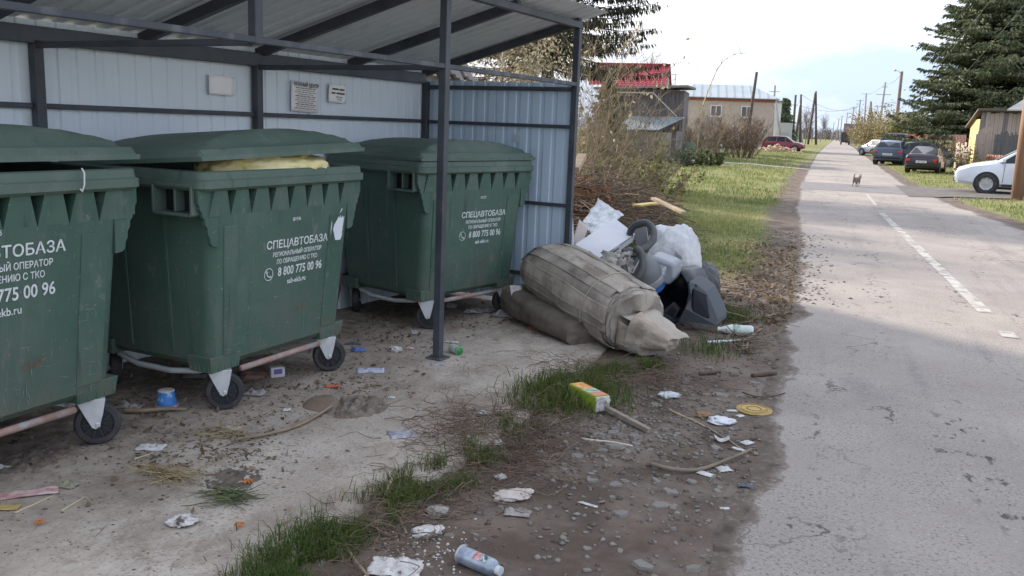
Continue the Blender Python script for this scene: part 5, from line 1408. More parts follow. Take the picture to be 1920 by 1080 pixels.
branch('fallen_branch', 'pale forked stem on the pad edge', [(722, 934), (735, 913), (762, 904)], .006, .003, mat('pale_stem', (.46, .38, .26), rough=.8))
branch('fallen_branch', 'brown stalk across the grass strip', [(640, 1010), (665, 1050), (690, 1085)], .007, .005, bark)
branch('fallen_branch', 'short stalk across the grass near the wet foam', [(742, 970), (752, 985), (762, 1008)], .005, .004, bark)
for k_, (a, b) in enumerate((((250, 868), (290, 862)), ((120, 968), (100, 955)), ((140, 950), (160, 940)))):
    pass
stick('broken_stick', 'straight straw stalk in front of the near wheel', 'stalk', (252, 870), (288, 858), .008, .006, mat('stalk_pale', (.50, .42, .28), rough=.8), r=.002)
stick('broken_stick', 'pale stalk slanting in the lower left', 'stalk', (116, 968), (158, 942), .008, .006, MATS['stalk_pale'], r=.002)
stick('broken_stick', 'long pale stalk beside the torn packet', 'stalk', (30, 972), (102, 938), .009, .007, MATS['stalk_pale'], r=.003)
# ---- yellow mat
c = gp(1414, 769); c.z = sz(c.x, c.y) + .006
t = thing('round_mat', 'flat yellow round woven mat on the road edge', 'mat', c, .3)
ym = mat('mat_yellow', (.46, .33, .12), (.58, .44, .20), scale=9, rough=.9, dirt=(.30, .20, .07), dirt_scale=9)
MB().lathe([(0, 0), (.098, -.002), (.101, .004), (.098, .009), (0, .008)], (0, 0, 0), 'Z', 32).build('disc', ym, t, auto=R_(40))
for r in (.038, .042, .075, .09): MB().tube([(r * math.cos(q), r * math.sin(q), .0095) for q in np.linspace(0, 2 * PI, 30, endpoint=False)], .0022, 5, closed=True).build('woven_ring', mat('mat_dark', (.30, .20, .07), rough=.9), t)
# ---- spray can
c = gp(898, 1064); c.z = sz(c.x, c.y)
a0, a1 = gp(858, 1046), gp(945, 1090)
can = thing('spray_can', 'grey-blue aerosol can with red and dark label at the bottom edge', 'spray can', c, math.atan2(a1.y - a0.y, a1.x - a0.x) + R_(4))
silver = mat('can_silverblue', (.30, .36, .44), (.38, .43, .50), scale=4, rough=.32, metal=.35, dirt=(.20, .24, .30), dirt_scale=6)
r = .033
MB().lathe([(0, -.09), (.026, -.09), (r, -.084), (r, -.080), (r - .001, -.076), (r - .001, .055), (.029, .068), (.018, .078), (.018, .082)], (0, 0, r), 'X', 26).build('can_body', silver, can, auto=R_(30))
MB().lathe([(r + .0015, -.088), (r + .003, -.084), (r + .0015, -.080)], (0, 0, r), 'X', 26).build('bottom_seam', MATS['trim_silver'], can, smooth=True)
MB().lathe([(.017, .082), (.017, .100), (0, .102)], (0, 0, r), 'X', 18).build('spray_cap', mat('cap_pale', (.55, .58, .60), rough=.4), can, auto=R_(40))
MB().lathe([(.008, -.106), (.010, -.106), (.010, -.088)], (0, 0.012, r + .006), 'X', 10).build('white_nub', white_p, can)
def wrap(name, x0, x1, q0, q1, material):
    rows = [[(x, (r + .0004) * math.sin(q), r + (r + .0004) * math.cos(q)) for x in (x0, x1)] for q in np.linspace(q0, q1, 8)]
    MB().grid(rows).build(name, material, can, smooth=True)
wrap('red_print', -.012, .018, -.9, .1, mat('can_red', (.50, .14, .15), (.62, .48, .48), scale=50, rough=.4, lo=.5, hi=.56))
wrap('dark_print', .022, .046, -.8, .25, mat('can_dark', (.06, .12, .11), (.48, .55, .55), scale=60, rough=.4, lo=.48, hi=.55))
wrap('pale_stripe', -.050, -.030, -.9, .3, mat('can_stripe', (.46, .50, .62), (.30, .34, .46), scale=30, rough=.4))
# ---- straw and weeds lying on the pad
def straw(name, label, px, n, rad, L, material, r=.0028, lift=.035):
    c = gp(*px); base = Vector((c.x, c.y, sz(c.x, c.y))); lines = []
    main = random.uniform(-.3, .6)
    for _ in range(n):
        p = Vector((random.gauss(0, rad), random.gauss(0, rad * .8), random.uniform(.003, lift)))
        a = main + random.gauss(0, .5) + (PI if random.random() < .5 else 0); L1 = L * random.uniform(.4, 1.2); pts_ = [p]
        for i in range(3):
            a += random.gauss(0, .15); p = p + Vector((math.cos(a) * L1 / 3, math.sin(a) * L1 / 3, random.gauss(0, .006))); p.z = max(p.z, .003); pts_.append(p)
        lines.append((pts_, [r, r, r * .8, r * .5]))
    o = twig_object(name, lines, material); o.location = base
    return tag(o, label, 'straw', kind='thing')
straw('straw_bunch', 'bunch of dry straw in the lower left of the pad', (315, 905), 75, .045, .15, straw_m, r=.0020)
straw('straw_bunch', 'smaller bunch of dry straw beside the crumpled white sheet', (425, 823), 50, .042, .12, straw_m, r=.0019)
weed_m = mat('wilted_weed', (.060, .085, .035), (.22, .23, .12), attr='rnd', c3=(.12, .145, .065), rough=.8)
straw('weed_bunch', 'wilted green weeds with buds lying on the pad', (425, 945), 130, .042, .10, weed_m, r=.0021, lift=.045)
def flower(px, label, k):
    c = gp(*px); c.z = sz(c.x, c.y) + .01; t = []; 
    mb = MB()
    for i in range(9):
        q = i * 2 * PI / 9; mb.add([(0, 0, .008), (.016 * math.cos(q - .25), .016 * math.sin(q - .25), .006), (.024 * math.cos(q), .024 * math.sin(q), .0), (.016 * math.cos(q + .25), .016 * math.sin(q + .25), .006)], [(0, 1, 2, 3)])
    o = mb.build('flower_head', mat('orange_petal', (.58, .20, .03), (.45, .13, .02), scale=40, rough=.7), None, fixn=False); o.location = c; o.scale = (k, k, k)
    tag(o, label, 'flower')
flower((75, 993), 'orange flower head at the far left of the pad', 1.0); flower((449, 998), 'orange flower head below the wilted weeds', 1.0); flower((465, 915), 'orange-red petals beside the wilted weeds', 1.2)
# ---- rubble stones, each one a thing
stone_m = mat('rubble_stone', (.22, .205, .188), (.30, .28, .26), scale=14, rough=.95, bump=.5, bscale=50, dirt=(.17, .145, .12), dirt_scale=9, dirt_lo=.5, dirt_hi=.7)
stone_meshes = []
for k in range(8):
    rr = random.Random(40 + k); n = rr.randint(5, 7); mb = MB()
    poly = [(math.cos(q) * rr.uniform(.65, 1.05), math.sin(q) * rr.uniform(.5, .85)) for q in [2 * PI * (i + rr.uniform(-.25, .25)) / n for i in range(n)]]
    th = rr.uniform(.16, .38)
    mb.prism(poly, lambda p: Vector((p[0] * 1.0, p[1], -.15)), lambda p: Vector((p[0] * .86, p[1] * .86, th + .1 * p[0])))
    o = mb.build('rubble_stone', stone_m, None, bevel=.025); me = o.data; bpy.data.objects.remove(o); stone_meshes.append(me)
def stone(px, s, k=None):
    c = gp(*px); o = bpy.data.objects.new('rubble_stone', stone_meshes[random.randrange(8) if k is None else k]); COL.objects.link(o)
    o.location = (c.x, c.y, sz(c.x, c.y) + .002); o.scale = (s, s, s * random.uniform(.6, 1)); o.rotation_euler = (random.gauss(0, .12), random.gauss(0, .12), random.uniform(0, 6.28))
    return tag(o, 'palm-sized flat grey-beige slab of rubble on the dirt shoulder' if s > .027 else 'small grey-beige rubble chip pressed into the dirt shoulder', 'stone', 'rubble slabs on the dirt shoulder' if s > .027 else 'rubble chips on the dirt shoulder')
for px, s in (((1122, 817), .05), ((1148, 811), .045), ((1188, 820), .05), ((1152, 840), .06), ((1128, 846), .035), ((1192, 832), .03), ((1082, 857), .045), ((1048, 853), .035), ((1110, 902), .045), ((1155, 909), .04), ((1172, 901), .03), ((1230, 757), .045), ((1350, 740), .055), ((1325, 740), .03), ((1255, 920), .05), ((1165, 965), .05), ((1240, 945), .05), ((1262, 950), .03), ((1343, 838), .04), ((1298, 900), .035), ((1345, 918), .03), ((1190, 780), .03), ((1060, 830), .025), ((1055, 868), .02), ((1285, 712), .05), ((1330, 690), .05), ((1415, 718), .045), ((1388, 742), .04), ((1262, 717), .025), ((1230, 900), .03), ((1205, 1060), .05), ((1300, 1066), .04), ((845, 1000), .03), ((870, 1022), .025), ((600, 1050), .03)):
    stone(px, s)
k = 0
while k < 110:
    x, y = random.gauss(1210, 110), random.gauss(820, 85)
    p = gp(x, y)
    if not (xp(p.y) + .3 < p.x < xl(p.y) + .05) or y < 690 or y > 1075: continue
    stone((x, y), random.uniform(.010, .026)); k += 1
while k < 165:
    x, y = random.uniform(720, 1330), random.uniform(900, 1078)
    p = gp(x, y)
    if not (xp(p.y) + .22 < p.x < xl(p.y)): continue
    stone((x, y), random.uniform(.008, .02)); k += 1
foam_crumbs = []
def foampos():
    c = gp(random.choice((760, 800, 840, 790)), random.choice((1040, 1000, 1015, 1060))); return c.x + random.gauss(0, .07), c.y + random.gauss(0, .07), random.uniform(.4, 1.5)
pebbles('foam_crumbs', 170, foampos, .007, mat('foam_bead', (.6, .58, .55), rough=.95), 'white foam crumbs scattered round the wet foam pieces', flat=.7)
# ================================================================== VEGETATION
random.seed(21); rng = np.random.default_rng(21)
twig_brown = mat('twig_brown', (.085, .060, .047), (.30, .225, .165), attr='rnd', c3=(.17, .126, .095), rough=.95)
twig_tan = mat('twig_tan', (.17, .125, .08), (.46, .37, .25), attr='rnd', c3=(.30, .235, .155), rough=.95)
twig_grey = mat('twig_grey', (.10, .085, .082), (.28, .245, .225), attr='rnd', c3=(.17, .148, .138), rough=.95)
bark_m = mat('tree_bark', (.055, .045, .038), (.11, .09, .076), scale=6, rough=.95, stretch=(1, 1, .3), bump=.6)
def walk(p, d, L, n, wob, grav=0.0):
    pts_ = [p.copy()]; d = d.normalized()
    for i in range(n):
        d = (d + Vector((random.gauss(0, wob), random.gauss(0, wob), random.gauss(0, wob) - grav))).normalized()
        p = p + d * (L / n); pts_.append(p.copy())
    return pts_
def shrub_lines(h, rad, stems, twigs, r0, spread=.5, up=1.0, wob=.12, sub=2):
    lines = []
    for _ in range(stems):
        a = random.uniform(0, 6.28); b = Vector((math.cos(a), math.sin(a), 0)) * rad * random.uniform(0, .7)
        L = h * random.uniform(.6, 1.1); d = Vector((math.cos(a) * spread * random.random(), math.sin(a) * spread * random.random(), up))
        pts_ = walk(b, d, L, 6, wob); lines.append((pts_, [r0 * (1 - .75 * i / 6) for i in range(7)]))
        for _ in range(twigs):
            i = random.randint(1, 5); t = random.random(); p = pts_[i].lerp(pts_[i + 1], t)
            q = random.uniform(0, 6.28); dd = (pts_[i + 1] - pts_[i]).normalized() + Vector((math.cos(q), math.sin(q), .25)) * random.uniform(.4, 1.1)
            tw = walk(p, dd, L * random.uniform(.12, .34), 3, .2); lines.append((tw, [r0 * .42, r0 * .35, r0 * .26, r0 * .14]))
            for _ in range(sub):
                p2 = tw[1].lerp(tw[2], random.random()); q = random.uniform(0, 6.28)
                lines.append((walk(p2, (tw[3] - tw[0]).normalized() + Vector((math.cos(q), math.sin(q), .3)) * .8, L * random.uniform(.06, .16), 2, .2), [r0 * .26, r0 * .2, r0 * .1]))
    return lines
def leaf_cloud(pts_, size, elong=1.8):
    n = len(pts_); P = np.array([(p.x, p.y, p.z) for p in pts_])
    a = rng.normal(size=(n, 3)); a /= np.linalg.norm(a, axis=1)[:, None]
    b = rng.normal(size=(n, 3)); b -= a * (a * b).sum(1)[:, None]; b /= np.linalg.norm(b, axis=1)[:, None]
    s = size * rng.uniform(.6, 1.3, n)[:, None]
    c = np.cross(a, b)
    V = np.stack([P - a * s * elong / 2, P + b * s * .5 + c * s * .12, P + a * s * elong / 2, P - b * s * .5 + c * s * .12], 1)
    F = (np.arange(n) * 4)[:, None] + np.array([[0, 1, 2, 3]])
    return V.reshape(-1, 3), F
def leaves(name, pts_, size, material, parent, elong=1.8):
    V, F = leaf_cloud(pts_, size, elong); r = rng.uniform(0, 1, len(F))
    return link_mesh(name, fast_mesh(name, V, F, r), material, parent)
def shrub(px, Y, h, rad, stems, twigs, r0, material, label, leaf=None, spread=.5, name='shrub', group=None, wob=.12, sub=2, z=None):
    b = at(px, 300, Y); b.z = gz(b.x, b.y) - .03
    t = thing(name, label, 'shrub', b, 0, group)
    lines = shrub_lines(h, rad, stems, twigs, r0, spread, wob=wob, sub=sub)
    twig_object('stems', lines, material, t)
    if leaf:
        m_, n, s = leaf; pp = []
        for _ in range(n):
            l = random.choice(lines)[0]; pp.append(random.choice(l) + Vector((random.gauss(0, .03), random.gauss(0, .03), random.gauss(0, .03))))
        leaves('foliage', pp, s, m_, t)
    return t
dead_leaf = leaf_mat('dead_leaves', (.16, .075, .035), (.42, .24, .13), c3=(.28, .15, .075), translucent=.2)
olive_leaf = leaf_mat('olive_leaves', (.075, .085, .032), (.28, .24, .10), c3=(.15, .15, .06))
birch_leaf = leaf_mat('birch_leaves', (.18, .17, .09), (.46, .42, .29), c3=(.31, .285, .18), translucent=.5)
# ---- brushwood heap
bc = Vector((-3.05, 12.0, .06)); brush = thing('brush_heap', 'heap of cut brown brushwood and dead leaves past the shelter end', 'brushwood', bc)
lines = []
for _ in range(1500):
    q = random.uniform(0, 6.28); rr = math.sqrt(random.random()); p = Vector((math.cos(q) * rr * 1.15, math.sin(q) * rr * 1.8, 0))
    hmax = .95 * max(0, 1 - rr ** 2) + .05; p.z = hmax * random.random() ** .6
    a = random.uniform(0, 6.28); L = random.uniform(.3, 1.05)
    pts_ = walk(p - Vector((math.cos(a), math.sin(a), 0)) * L * .5, Vector((math.cos(a), math.sin(a), random.gauss(.06, .18))), L, 5, .13, .02)
    for v in pts_: v.z = max(v.z, .01)
    r = random.choice((.004, .005, .006, .009)); lines.append((pts_, [r * (1 - .6 * i / 5) for i in range(6)]))
twig_object('branches', lines, twig_brown, brush)
pp = []
for _ in range(1700):
    q = random.uniform(0, 6.28); rr = random.random() ** .5; pp.append(Vector((-.35 + math.cos(q) * rr * .62, -.3 + math.sin(q) * rr * .8, .45 + random.uniform(-.2, .48) * (1 - rr * .6))))
leaves('dead_leaves', pp, .06, dead_leaf, brush)
lines = []
for _ in range(12):
    p = Vector((random.uniform(-.6, .5), random.uniform(-.4, .6), .55)); pts_ = walk(p, Vector((random.uniform(-.5, .8), random.uniform(-.5, .3), 1)), random.uniform(.5, .95), 5, .16); lines.append((pts_, [.011 * (1 - .6 * i / 5) for i in range(6)]))
    for k in (2, 3):
        lines.append((walk(pts_[k], Vector((random.gauss(0, .7), random.gauss(0, .5), .7)), .3, 3, .15), [.006, .005, .004, .002]))
twig_object('bare_forks', lines, twig_tan, brush)
blk_pts = []
# ---- sticks spread over the ground between heap and road
lines = []
for _ in range(300):
    y = random.uniform(6.3, 10.0); x0 = max(-1.6, -.45 - .9 * max(0, (y - 6.0) / 3)); x = random.uniform(x0, xl(y) - .15) if random.random() < .8 else random.uniform(-1.8, xl(y))
    if y < 7.4 and x < -.75: continue
    a = random.choice((random.gauss(1.5, .6), random.uniform(0, 6.28))); L = random.uniform(.08, .34)
    p = Vector((x, y, sz(x, y) + random.uniform(.004, .05))); pts_ = walk(p, Vector((math.cos(a), math.sin(a), 0)), L, 4, .12)
    for v in pts_: v.z = max(sz(v.x, v.y) + .003, min(v.z, .12))
    r = random.choice((.003, .004, .005, .007)); lines.append((pts_, [r, r, r * .8, r * .6, r * .4]))
tag(twig_object('stick_litter', lines, twig_brown), 'twigs and sticks scattered between the heap and the road', 'twigs', kind='stuff')
pp = []
for _ in range(1100):
    y = random.uniform(7.2, 13); x = xl(y) - abs(random.gauss(0, .55)) + .05; pp.append(Vector((x, y, sz(x, y) + .012)))
V, F = leaf_cloud(pp, .035); tag(link_mesh('leaf_litter', fast_mesh('leaf_litter', V, F, rng.uniform(0, 1, len(F))), leaf_mat('brown_leaf_litter', (.11, .078, .05), (.34, .26, .17), c3=(.2, .15, .1))), 'fallen brown leaves by the road edge', 'leaves', kind='stuff')
pp = []
for _ in range(650):
    x, y, _s = driftpos(); pp.append(Vector((x, y, sz(x, y) + .006)))
V, F = leaf_cloud(pp, .022); V[:, 2] = np.maximum(V[:, 2], .022); tag(link_mesh('leaf_litter', fast_mesh('leaf_litter', V, F, rng.uniform(0, 1, len(F))), MATS['brown_leaf_litter']), 'small dead leaves blown under the containers', 'leaves', kind='stuff')
def plank(name, label, a, Ya, b, Yb, w, h, material):
    A, B = at(*a, Ya), at(*b, Yb); c = (A + B) / 2
    o = MB().bar(A - c, B - c, w, h).build(name, material, None, bevel=.002); o.location = c; return tag(o, label, 'plank')
plank('wooden_plank', 'yellow plank end poking from the brushwood', (1193, 385), 10.6, (1240, 380), 11.3, .12, .022, mat('yellow_plank', (.50, .36, .13), (.58, .44, .18), scale=8, rough=.8))
plank('wooden_plank', 'grey-brown plank jutting to the right from the brushwood', (1225, 372), 10.9, (1282, 399), 10.2, .07, .03, wood)
plank('wooden_plank', 'pale cut board beside the shelter end post', (1078, 318), 9.6, (1092, 292), 9.9, .10, .06, wood)
# ---- shrubs behind (left verge)
GS = 'bare shrubs along the left verge'
shrub(1100, 15.5, 2.2, .6, 20, 18, .008, twig_tan, 'tall tan bare shrub right behind the shelter end post', (olive_leaf, 120, .04), group=GS)
shrub(1160, 17.5, 1.9, .8, 18, 18, .008, twig_brown, 'tangled brown shrub left of the metal porch roof', (olive_leaf, 300, .045), group=GS)
shrub(1060, 14.5, 2.9, .9, 28, 18, .007, twig_tan, 'dense tan thicket seen through the shelter gap', None, group=GS)
shrub(1215, 21, 2.0, 1.0, 22, 22, .010, twig_grey, 'dark leafless shrub in front of the metal porch roof', None, .9, group=GS)
shrub(1112, 21, 2.2, .8, 18, 18, .010, twig_tan, 'tall tan shrub under the red roof', (olive_leaf, 150, .045), group=GS)
shrub(1190, 15, 1.15, .8, 26, 16, .006, twig_brown, 'low weedy shrub behind the brushwood heap', (olive_leaf, 700, .05), .9, group=GS)
shrub(1245, 19, .95, .9, 26, 14, .006, twig_tan, 'low grass-like shrub right of the brushwood heap', (olive_leaf, 600, .05), .9, group=GS)
shrub(990, 13.0, 3.0, 1.0, 26, 18, .007, twig_tan, 'tall tan stalks behind the blue-grey end wall', (birch_leaf, 700, .04), group=GS)
shrub(1335, 40, .75, 1.0, 20, 14, .012, twig_brown, 'low dark green bush by the green picket fence', (leaf_mat('dark_green_leaves', (.03, .055, .02), (.10, .13, .05), c3=(.06, .09, .03)), 800, .10), 1.2, group=GS)
shrub(1290, 38, .8, .9, 20, 14, .012, twig_brown, 'low green bush at the foot of the grey post', (MATS['dark_green_leaves'], 800, .10), 1.2, group=GS)
shrub(1345, 58, 2.4, 1.1, 40, 22, .028, twig_grey, 'round bare shrub in front of the brick house, left', None, .9, group=GS)
shrub(1388, 56, 2.6, 1.1, 44, 22, .028, twig_brown, 'larger bare brown shrub in front of the brick house, right', None, .9, group=GS)
shrub(1300, 54, 2.8, 1.5, 36, 20, .022, twig_tan, 'tall golden bare shrub at the left end of the brick house', None, .8, group=GS)
# tall thin bent sapling
b = at(1322, 290, 46); b.z = 0
sp_ = [at(1305, 288, 46), at(1310, 250, 46), at(1318, 200, 46), at(1336, 150, 46), at(1352, 120, 46), at(1375, 103, 46), at(1400, 100, 46)]; sp_[0].z = -.05
t = thing('bent_sapling', 'tall thin bare sapling bending over to the right', 'sapling', sp_[0]); pp = smooth_path([p - sp_[0] for p in sp_], 4)
lines = [(pp, [.045 * (1 - .8 * i / len(pp)) for i in range(len(pp))])]
for i in range(8, len(pp) - 1, 2):
    for _ in range(2): lines.append((walk(pp[i], Vector((random.gauss(.3, .5), random.gauss(0, .4), .5)), random.uniform(.4, 1.3), 4, .2), [.014, .012, .009, .006, .003]))
twig_object('stem', lines, twig_tan, t)
# ---- birch behind the shelter
def birch(px, Y, h, label, n=2600, lf=birch_leaf, size=.06):
    b = at(px, 300, Y); b.z = -.05; t = thing('birch_tree', label, 'tree', b); lines = []
    trunk_ = walk(Vector((0, 0, 0)), Vector((.02, 0, 1)), h, 8, .03); lines.append((trunk_, [.07 * (1 - .85 * i / 8) for i in range(9)]))
    o = twig_object('trunk', lines, mat('birch_bark', (.50, .48, .45), (.12, .11, .10), scale=8, rough=.8, lo=.55, hi=.62), t, 7); tw = []
    for _ in range(120):
        i = random.randint(2, 7); p = trunk_[i].lerp(trunk_[i + 1], random.random()); q = random.uniform(0, 6.28)
        l = walk(p, Vector((math.cos(q), math.sin(q), .7)), h * .3 * random.uniform(.5, 1), 5, .15, .10); tw.append((l, [.014 * (1 - .7 * k / 5) for k in range(6)]))
        for _ in range(3): tw.append((walk(l[3], Vector((math.cos(q), math.sin(q), -.4)), .5, 3, .25, .15), [.004, .003, .003, .002]))
    c = twig_object('crown', tw, twig_brown, t); pp = []
    for _ in range(n): pp.append(random.choice(random.choice(tw)[0][2:]) + Vector((random.gauss(0, .08), random.gauss(0, .08), random.gauss(0, .1))))
    leaves('foliage', pp, size, lf, c); return t
birch(930, 15.5, 3.3, 'pale-leaved young birch behind the end wall', 1700, size=.045)
birch(1000, 18, 3.4, 'second pale birch glowing behind the end wall', 1500, size=.045)
# ---- spruces
needle = leaf_mat('spruce_needles', (.070, .098, .058), (.31, .31, .17), c3=(.155, .185, .10), translucent=.15, rough=.7)
def spruce(base, h, rad, label, whorls, per, spray, sw, z0=.12, rtop=.05, group=None, hang=.35, mat_=needle, dens=1.0, jit=.08):
    t = thing('spruce_tree', label, 'tree', base, 0, group)
    MB().tube([(0, 0, -.2), (0, 0, h * .5), (0, 0, h)], [h * .016, h * .009, .01], 9).build('trunk', bark_m, t, smooth=True)
    lines = []; pos = []; ax = []
    for wv in range(whorls):
        f = wv / (whorls - 1); z = h * (z0 + (1 - z0) * f ** .95); R = rad * ((1 - f) ** .85 * (1 - rtop) + rtop) * random.uniform(.85, 1.12)
        for k in range(per):
            q = 2 * PI * (k + random.random()) / per; L = R * random.uniform(.6, 1.15); d = Vector((math.cos(q), math.sin(q), random.gauss(0, jit))); zj = random.gauss(0, jit * 1.2); pts_ = []
            n = 7
            for i in range(n + 1):
                s = i / n; pts_.append(Vector((0, 0, z + zj)) + d * (L * s) + Vector((random.gauss(0, .02 * L), random.gauss(0, .02 * L), L * (-.42 * s + .34 * s * s))))
            lines.append((pts_, [.035 * (1 - .85 * i / n) * h / 12 for i in range(n + 1)]))
            cnt = int(dens * (6 + L / spray * 3.2))
            for _ in range(cnt):
                s = random.random() ** .7; i = min(n - 1, int(s * n)); p = pts_[i].lerp(pts_[i + 1], s * n - i)
                sd_ = d.cross(Vector((0, 0, 1))) * random.gauss(0, 1 + jit)
                a = (sd_ * .55 + d * random.uniform(.1, .7) + Vector((0, 0, -hang - random.random() * hang))).normalized()
                p = p + sd_ * .10 * L * random.random(); pos.append(p); ax.append(a)
    n = len(pos); P = np.array([tuple(p) for p in pos]); A = np.array([tuple(a) for a in ax])
    B = rng.normal(size=(n, 3)); B -= A * (A * B).sum(1)[:, None]; B /= np.linalg.norm(B, axis=1)[:, None]; C = np.cross(A, B)
    s = spray * rng.uniform(.55, 1.3, n)[:, None]; w = sw * rng.uniform(.7, 1.3, n)[:, None]
    V = []; F = []
    for (b1, b2) in ((B, C), (C, -B)):
        V.append(np.stack([P, P + A * s * .35 + b1 * w * .5, P + A * s, P + A * s * .45 - b1 * w * .5], 1).reshape(-1, 3)); F.append((np.arange(n) * 4)[:, None] + np.array([[0, 1, 2, 3]]) + len(F) * n * 4)
    r = np.clip(rng.normal(.42, .26, n), 0, 1)
    cr_ = twig_object('branches', lines, bark_m, t)
    link_mesh('crown', fast_mesh('crown', np.concatenate(V), np.concatenate(F), np.tile(r, 2)), mat_, t); return t
b = at(1850, 290, 66); b.z = -.1; spruce(b, 20, 6.2, 'huge dark spruce towering over the plank shed on the right', 72, 17, .34, .095, .05, hang=.34, dens=2.7, jit=.14)
b = at(1905, 290, 72); b.z = -.1; spruce(b, 17, 4.6, 'second spruce at the right picture edge', 42, 14, .32, .085, .06, hang=.30, dens=1.8)
b = at(1020, 290, 24); b.z = -.1; spruce(b, 14, 3.1, 'dark spruce with drooping twigs behind the shelter roof', 54, 12, .19, .036, .25, hang=.95, dens=2.0, mat_=leaf_mat('dark_needles', (.022, .030, .020), (.10, .10, .06), c3=(.048, .058, .036), translucent=.1))
b = at(1465, 280, 150); b.z = -.1; spruce(b, 7.5, 2.0, 'small dark spruce beyond the power poles', 22, 9, .8, .35, .05)
b = at(1135, 290, 46); b.z = -.1; spruce(b, 4.6, 1.6, 'small green conifer in front of the red roof', 18, 10, .3, .14, .05, mat_=leaf_mat('green_conifer', (.05, .07, .025), (.16, .16, .07), c3=(.09, .11, .04)))
# ---- bare trees behind the red roof and at the road's end
def bare_tree(px, Y, h, label, spread=.5, r0=.08, m_=twig_grey, n=40, group='leafless trees in the distance'):
    b = at(px, 290, Y); b.z = -.1; t = thing('bare_tree', label, 'tree', b, 0, group); lines = []
    tr = walk(Vector((0, 0, 0)), Vector((random.gauss(0, .05), 0, 1)), h * .75, 7, .05); twig_object('trunk', [(tr, [r0 * (1 - .8 * i / 7) for i in range(8)])], m_, t, 5)
    for _ in range(n):
        i = random.randint(2, 6); p = tr[i].lerp(tr[i + 1], random.random()); q = random.uniform(0, 6.28)
        l = walk(p, Vector((math.cos(q) * spread, math.sin(q) * spread, .9)), h * random.uniform(.2, .42), 5, .12); lines.append((l, [r0 * .35 * (1 - .8 * k / 5) for k in range(6)]))
        for _ in range(4):
            j = random.randint(1, 4); q = random.uniform(0, 6.28); lines.append((walk(l[j], Vector((math.cos(q) * .6, math.sin(q) * .6, .7)), h * random.uniform(.06, .16), 3, .15), [r0 * .13, r0 * .1, r0 * .08, r0 * .04]))
    twig_object('crown', lines, m_, t); return t
bare_tree(1205, 78, 9.2, 'bare tree sticking up behind the red roof, left', .28, .07, twig_tan); bare_tree(1228, 80, 8.8, 'bare tree sticking up behind the red roof ridge end', .28, .07, twig_tan); bare_tree(1250, 84, 7.0, 'bare tree right of the red roof gable', .4, .07, twig_tan)
for k, (px, Y, h) in enumerate(((1512, 230, 9), (1520, 260, 11), (1535, 280, 9), (1545, 330, 9), (1508, 200, 7))):
    bare_tree(px, Y, h, ('far bare tree left of the twin poles', 'far bare tree between the twin poles', 'far bare tree right of the twin poles', 'far bare tree nearest the road end', 'far low bare tree beside the green kiosk')[k], .6, .12, twig_grey, 46)
def leafy(px, Y, h, rad, lab, leafm, n, s, name='bush', grp='bushes behind the parked cars'):
    b = at(px, 290, Y); b.z = 0; t = thing(name, lab, 'bush', b, 0, grp); lines = shrub_lines(h, rad, 18, 10, .02, .7, sub=1); twig_object('stems', lines, twig_brown, t); pp = []
    for _ in range(n):
        l = random.choice(lines)[0]; pp.append(random.choice(l) + Vector((random.gauss(0, .25), random.gauss(0, .25), random.gauss(0, .2))))
    leaves('foliage', pp, s, leafm, t); return t
yg = leaf_mat('autumn_leaves', (.13, .115, .055), (.42, .35, .19), c3=(.25, .215, .11))
for px, Y, h, rad, lab in ((1625, 150, 4.5, 2.2, 'yellowish bush by the concrete pole with cross-arms'), (1645, 125, 4.8, 2.0, 'olive bush behind the silver car'), (1668, 105, 4.4, 1.8, 'olive bush left of the lamp pole'), (1690, 90, 3.6, 1.6, 'bush at the foot of the lamp pole'), (1612, 190, 4, 2.5, 'far pale bush near the truck'), (1712, 84, 3.6, 1.8, 'bush above the brown fence, left'), (1740, 82, 3.4, 1.8, 'bush above the brown fence, middle'), (1772, 80, 3.2, 1.8, 'bush above the brown fence, right')):
    leafy(px, Y, h, rad, lab, yg if px < 1700 else olive_leaf, 4200, .13)
leafy(1815, 45.5, 1.3, .4, 'dead climber at the foot of the plank shed', olive_leaf, 500, .08, grp=None)
# distant wood closing the view
lines = []
for _ in range(420):
    x = random.choice((random.uniform(-260, -12), random.uniform(14, 300))); y = random.uniform(420, 560); h = random.uniform(5, 11)
    p = Vector((x, y, -.1)); tr = walk(p, Vector((0, 0, 1)), h, 4, .06); lines.append((tr, [.2, .16, .12, .08, .03]))
    for _ in range(9):
        q = random.uniform(0, 6.28); i = random.randint(1, 3); lines.append((walk(tr[i], Vector((math.cos(q), math.sin(q), 1)), h * .4, 3, .15), [.1, .08, .06, .02]))
tag(twig_object('distant_wood', lines, twig_grey), 'far leafless wood along the horizon', 'wood', kind='stuff')
lines = []
for _ in range(260):
    x = random.uniform(-30, 25); y = random.uniform(560, 800); h = random.uniform(4, 8); p = Vector((x, y, -.1)); tr = walk(p, Vector((0, 0, 1)), h, 4, .06); lines.append((tr, [.3, .3, .25, .2, .05]))
    for _ in range(7):
        q = random.uniform(0, 6.28); i = random.randint(0, 3); lines.append((walk(tr[i], Vector((math.cos(q), math.sin(q), 1)), h * .4, 3, .15), [.2, .15, .1, .05]))
tag(twig_object('distant_wood', lines, twig_grey), 'far line of trees closing the end of the road', 'wood', kind='stuff')
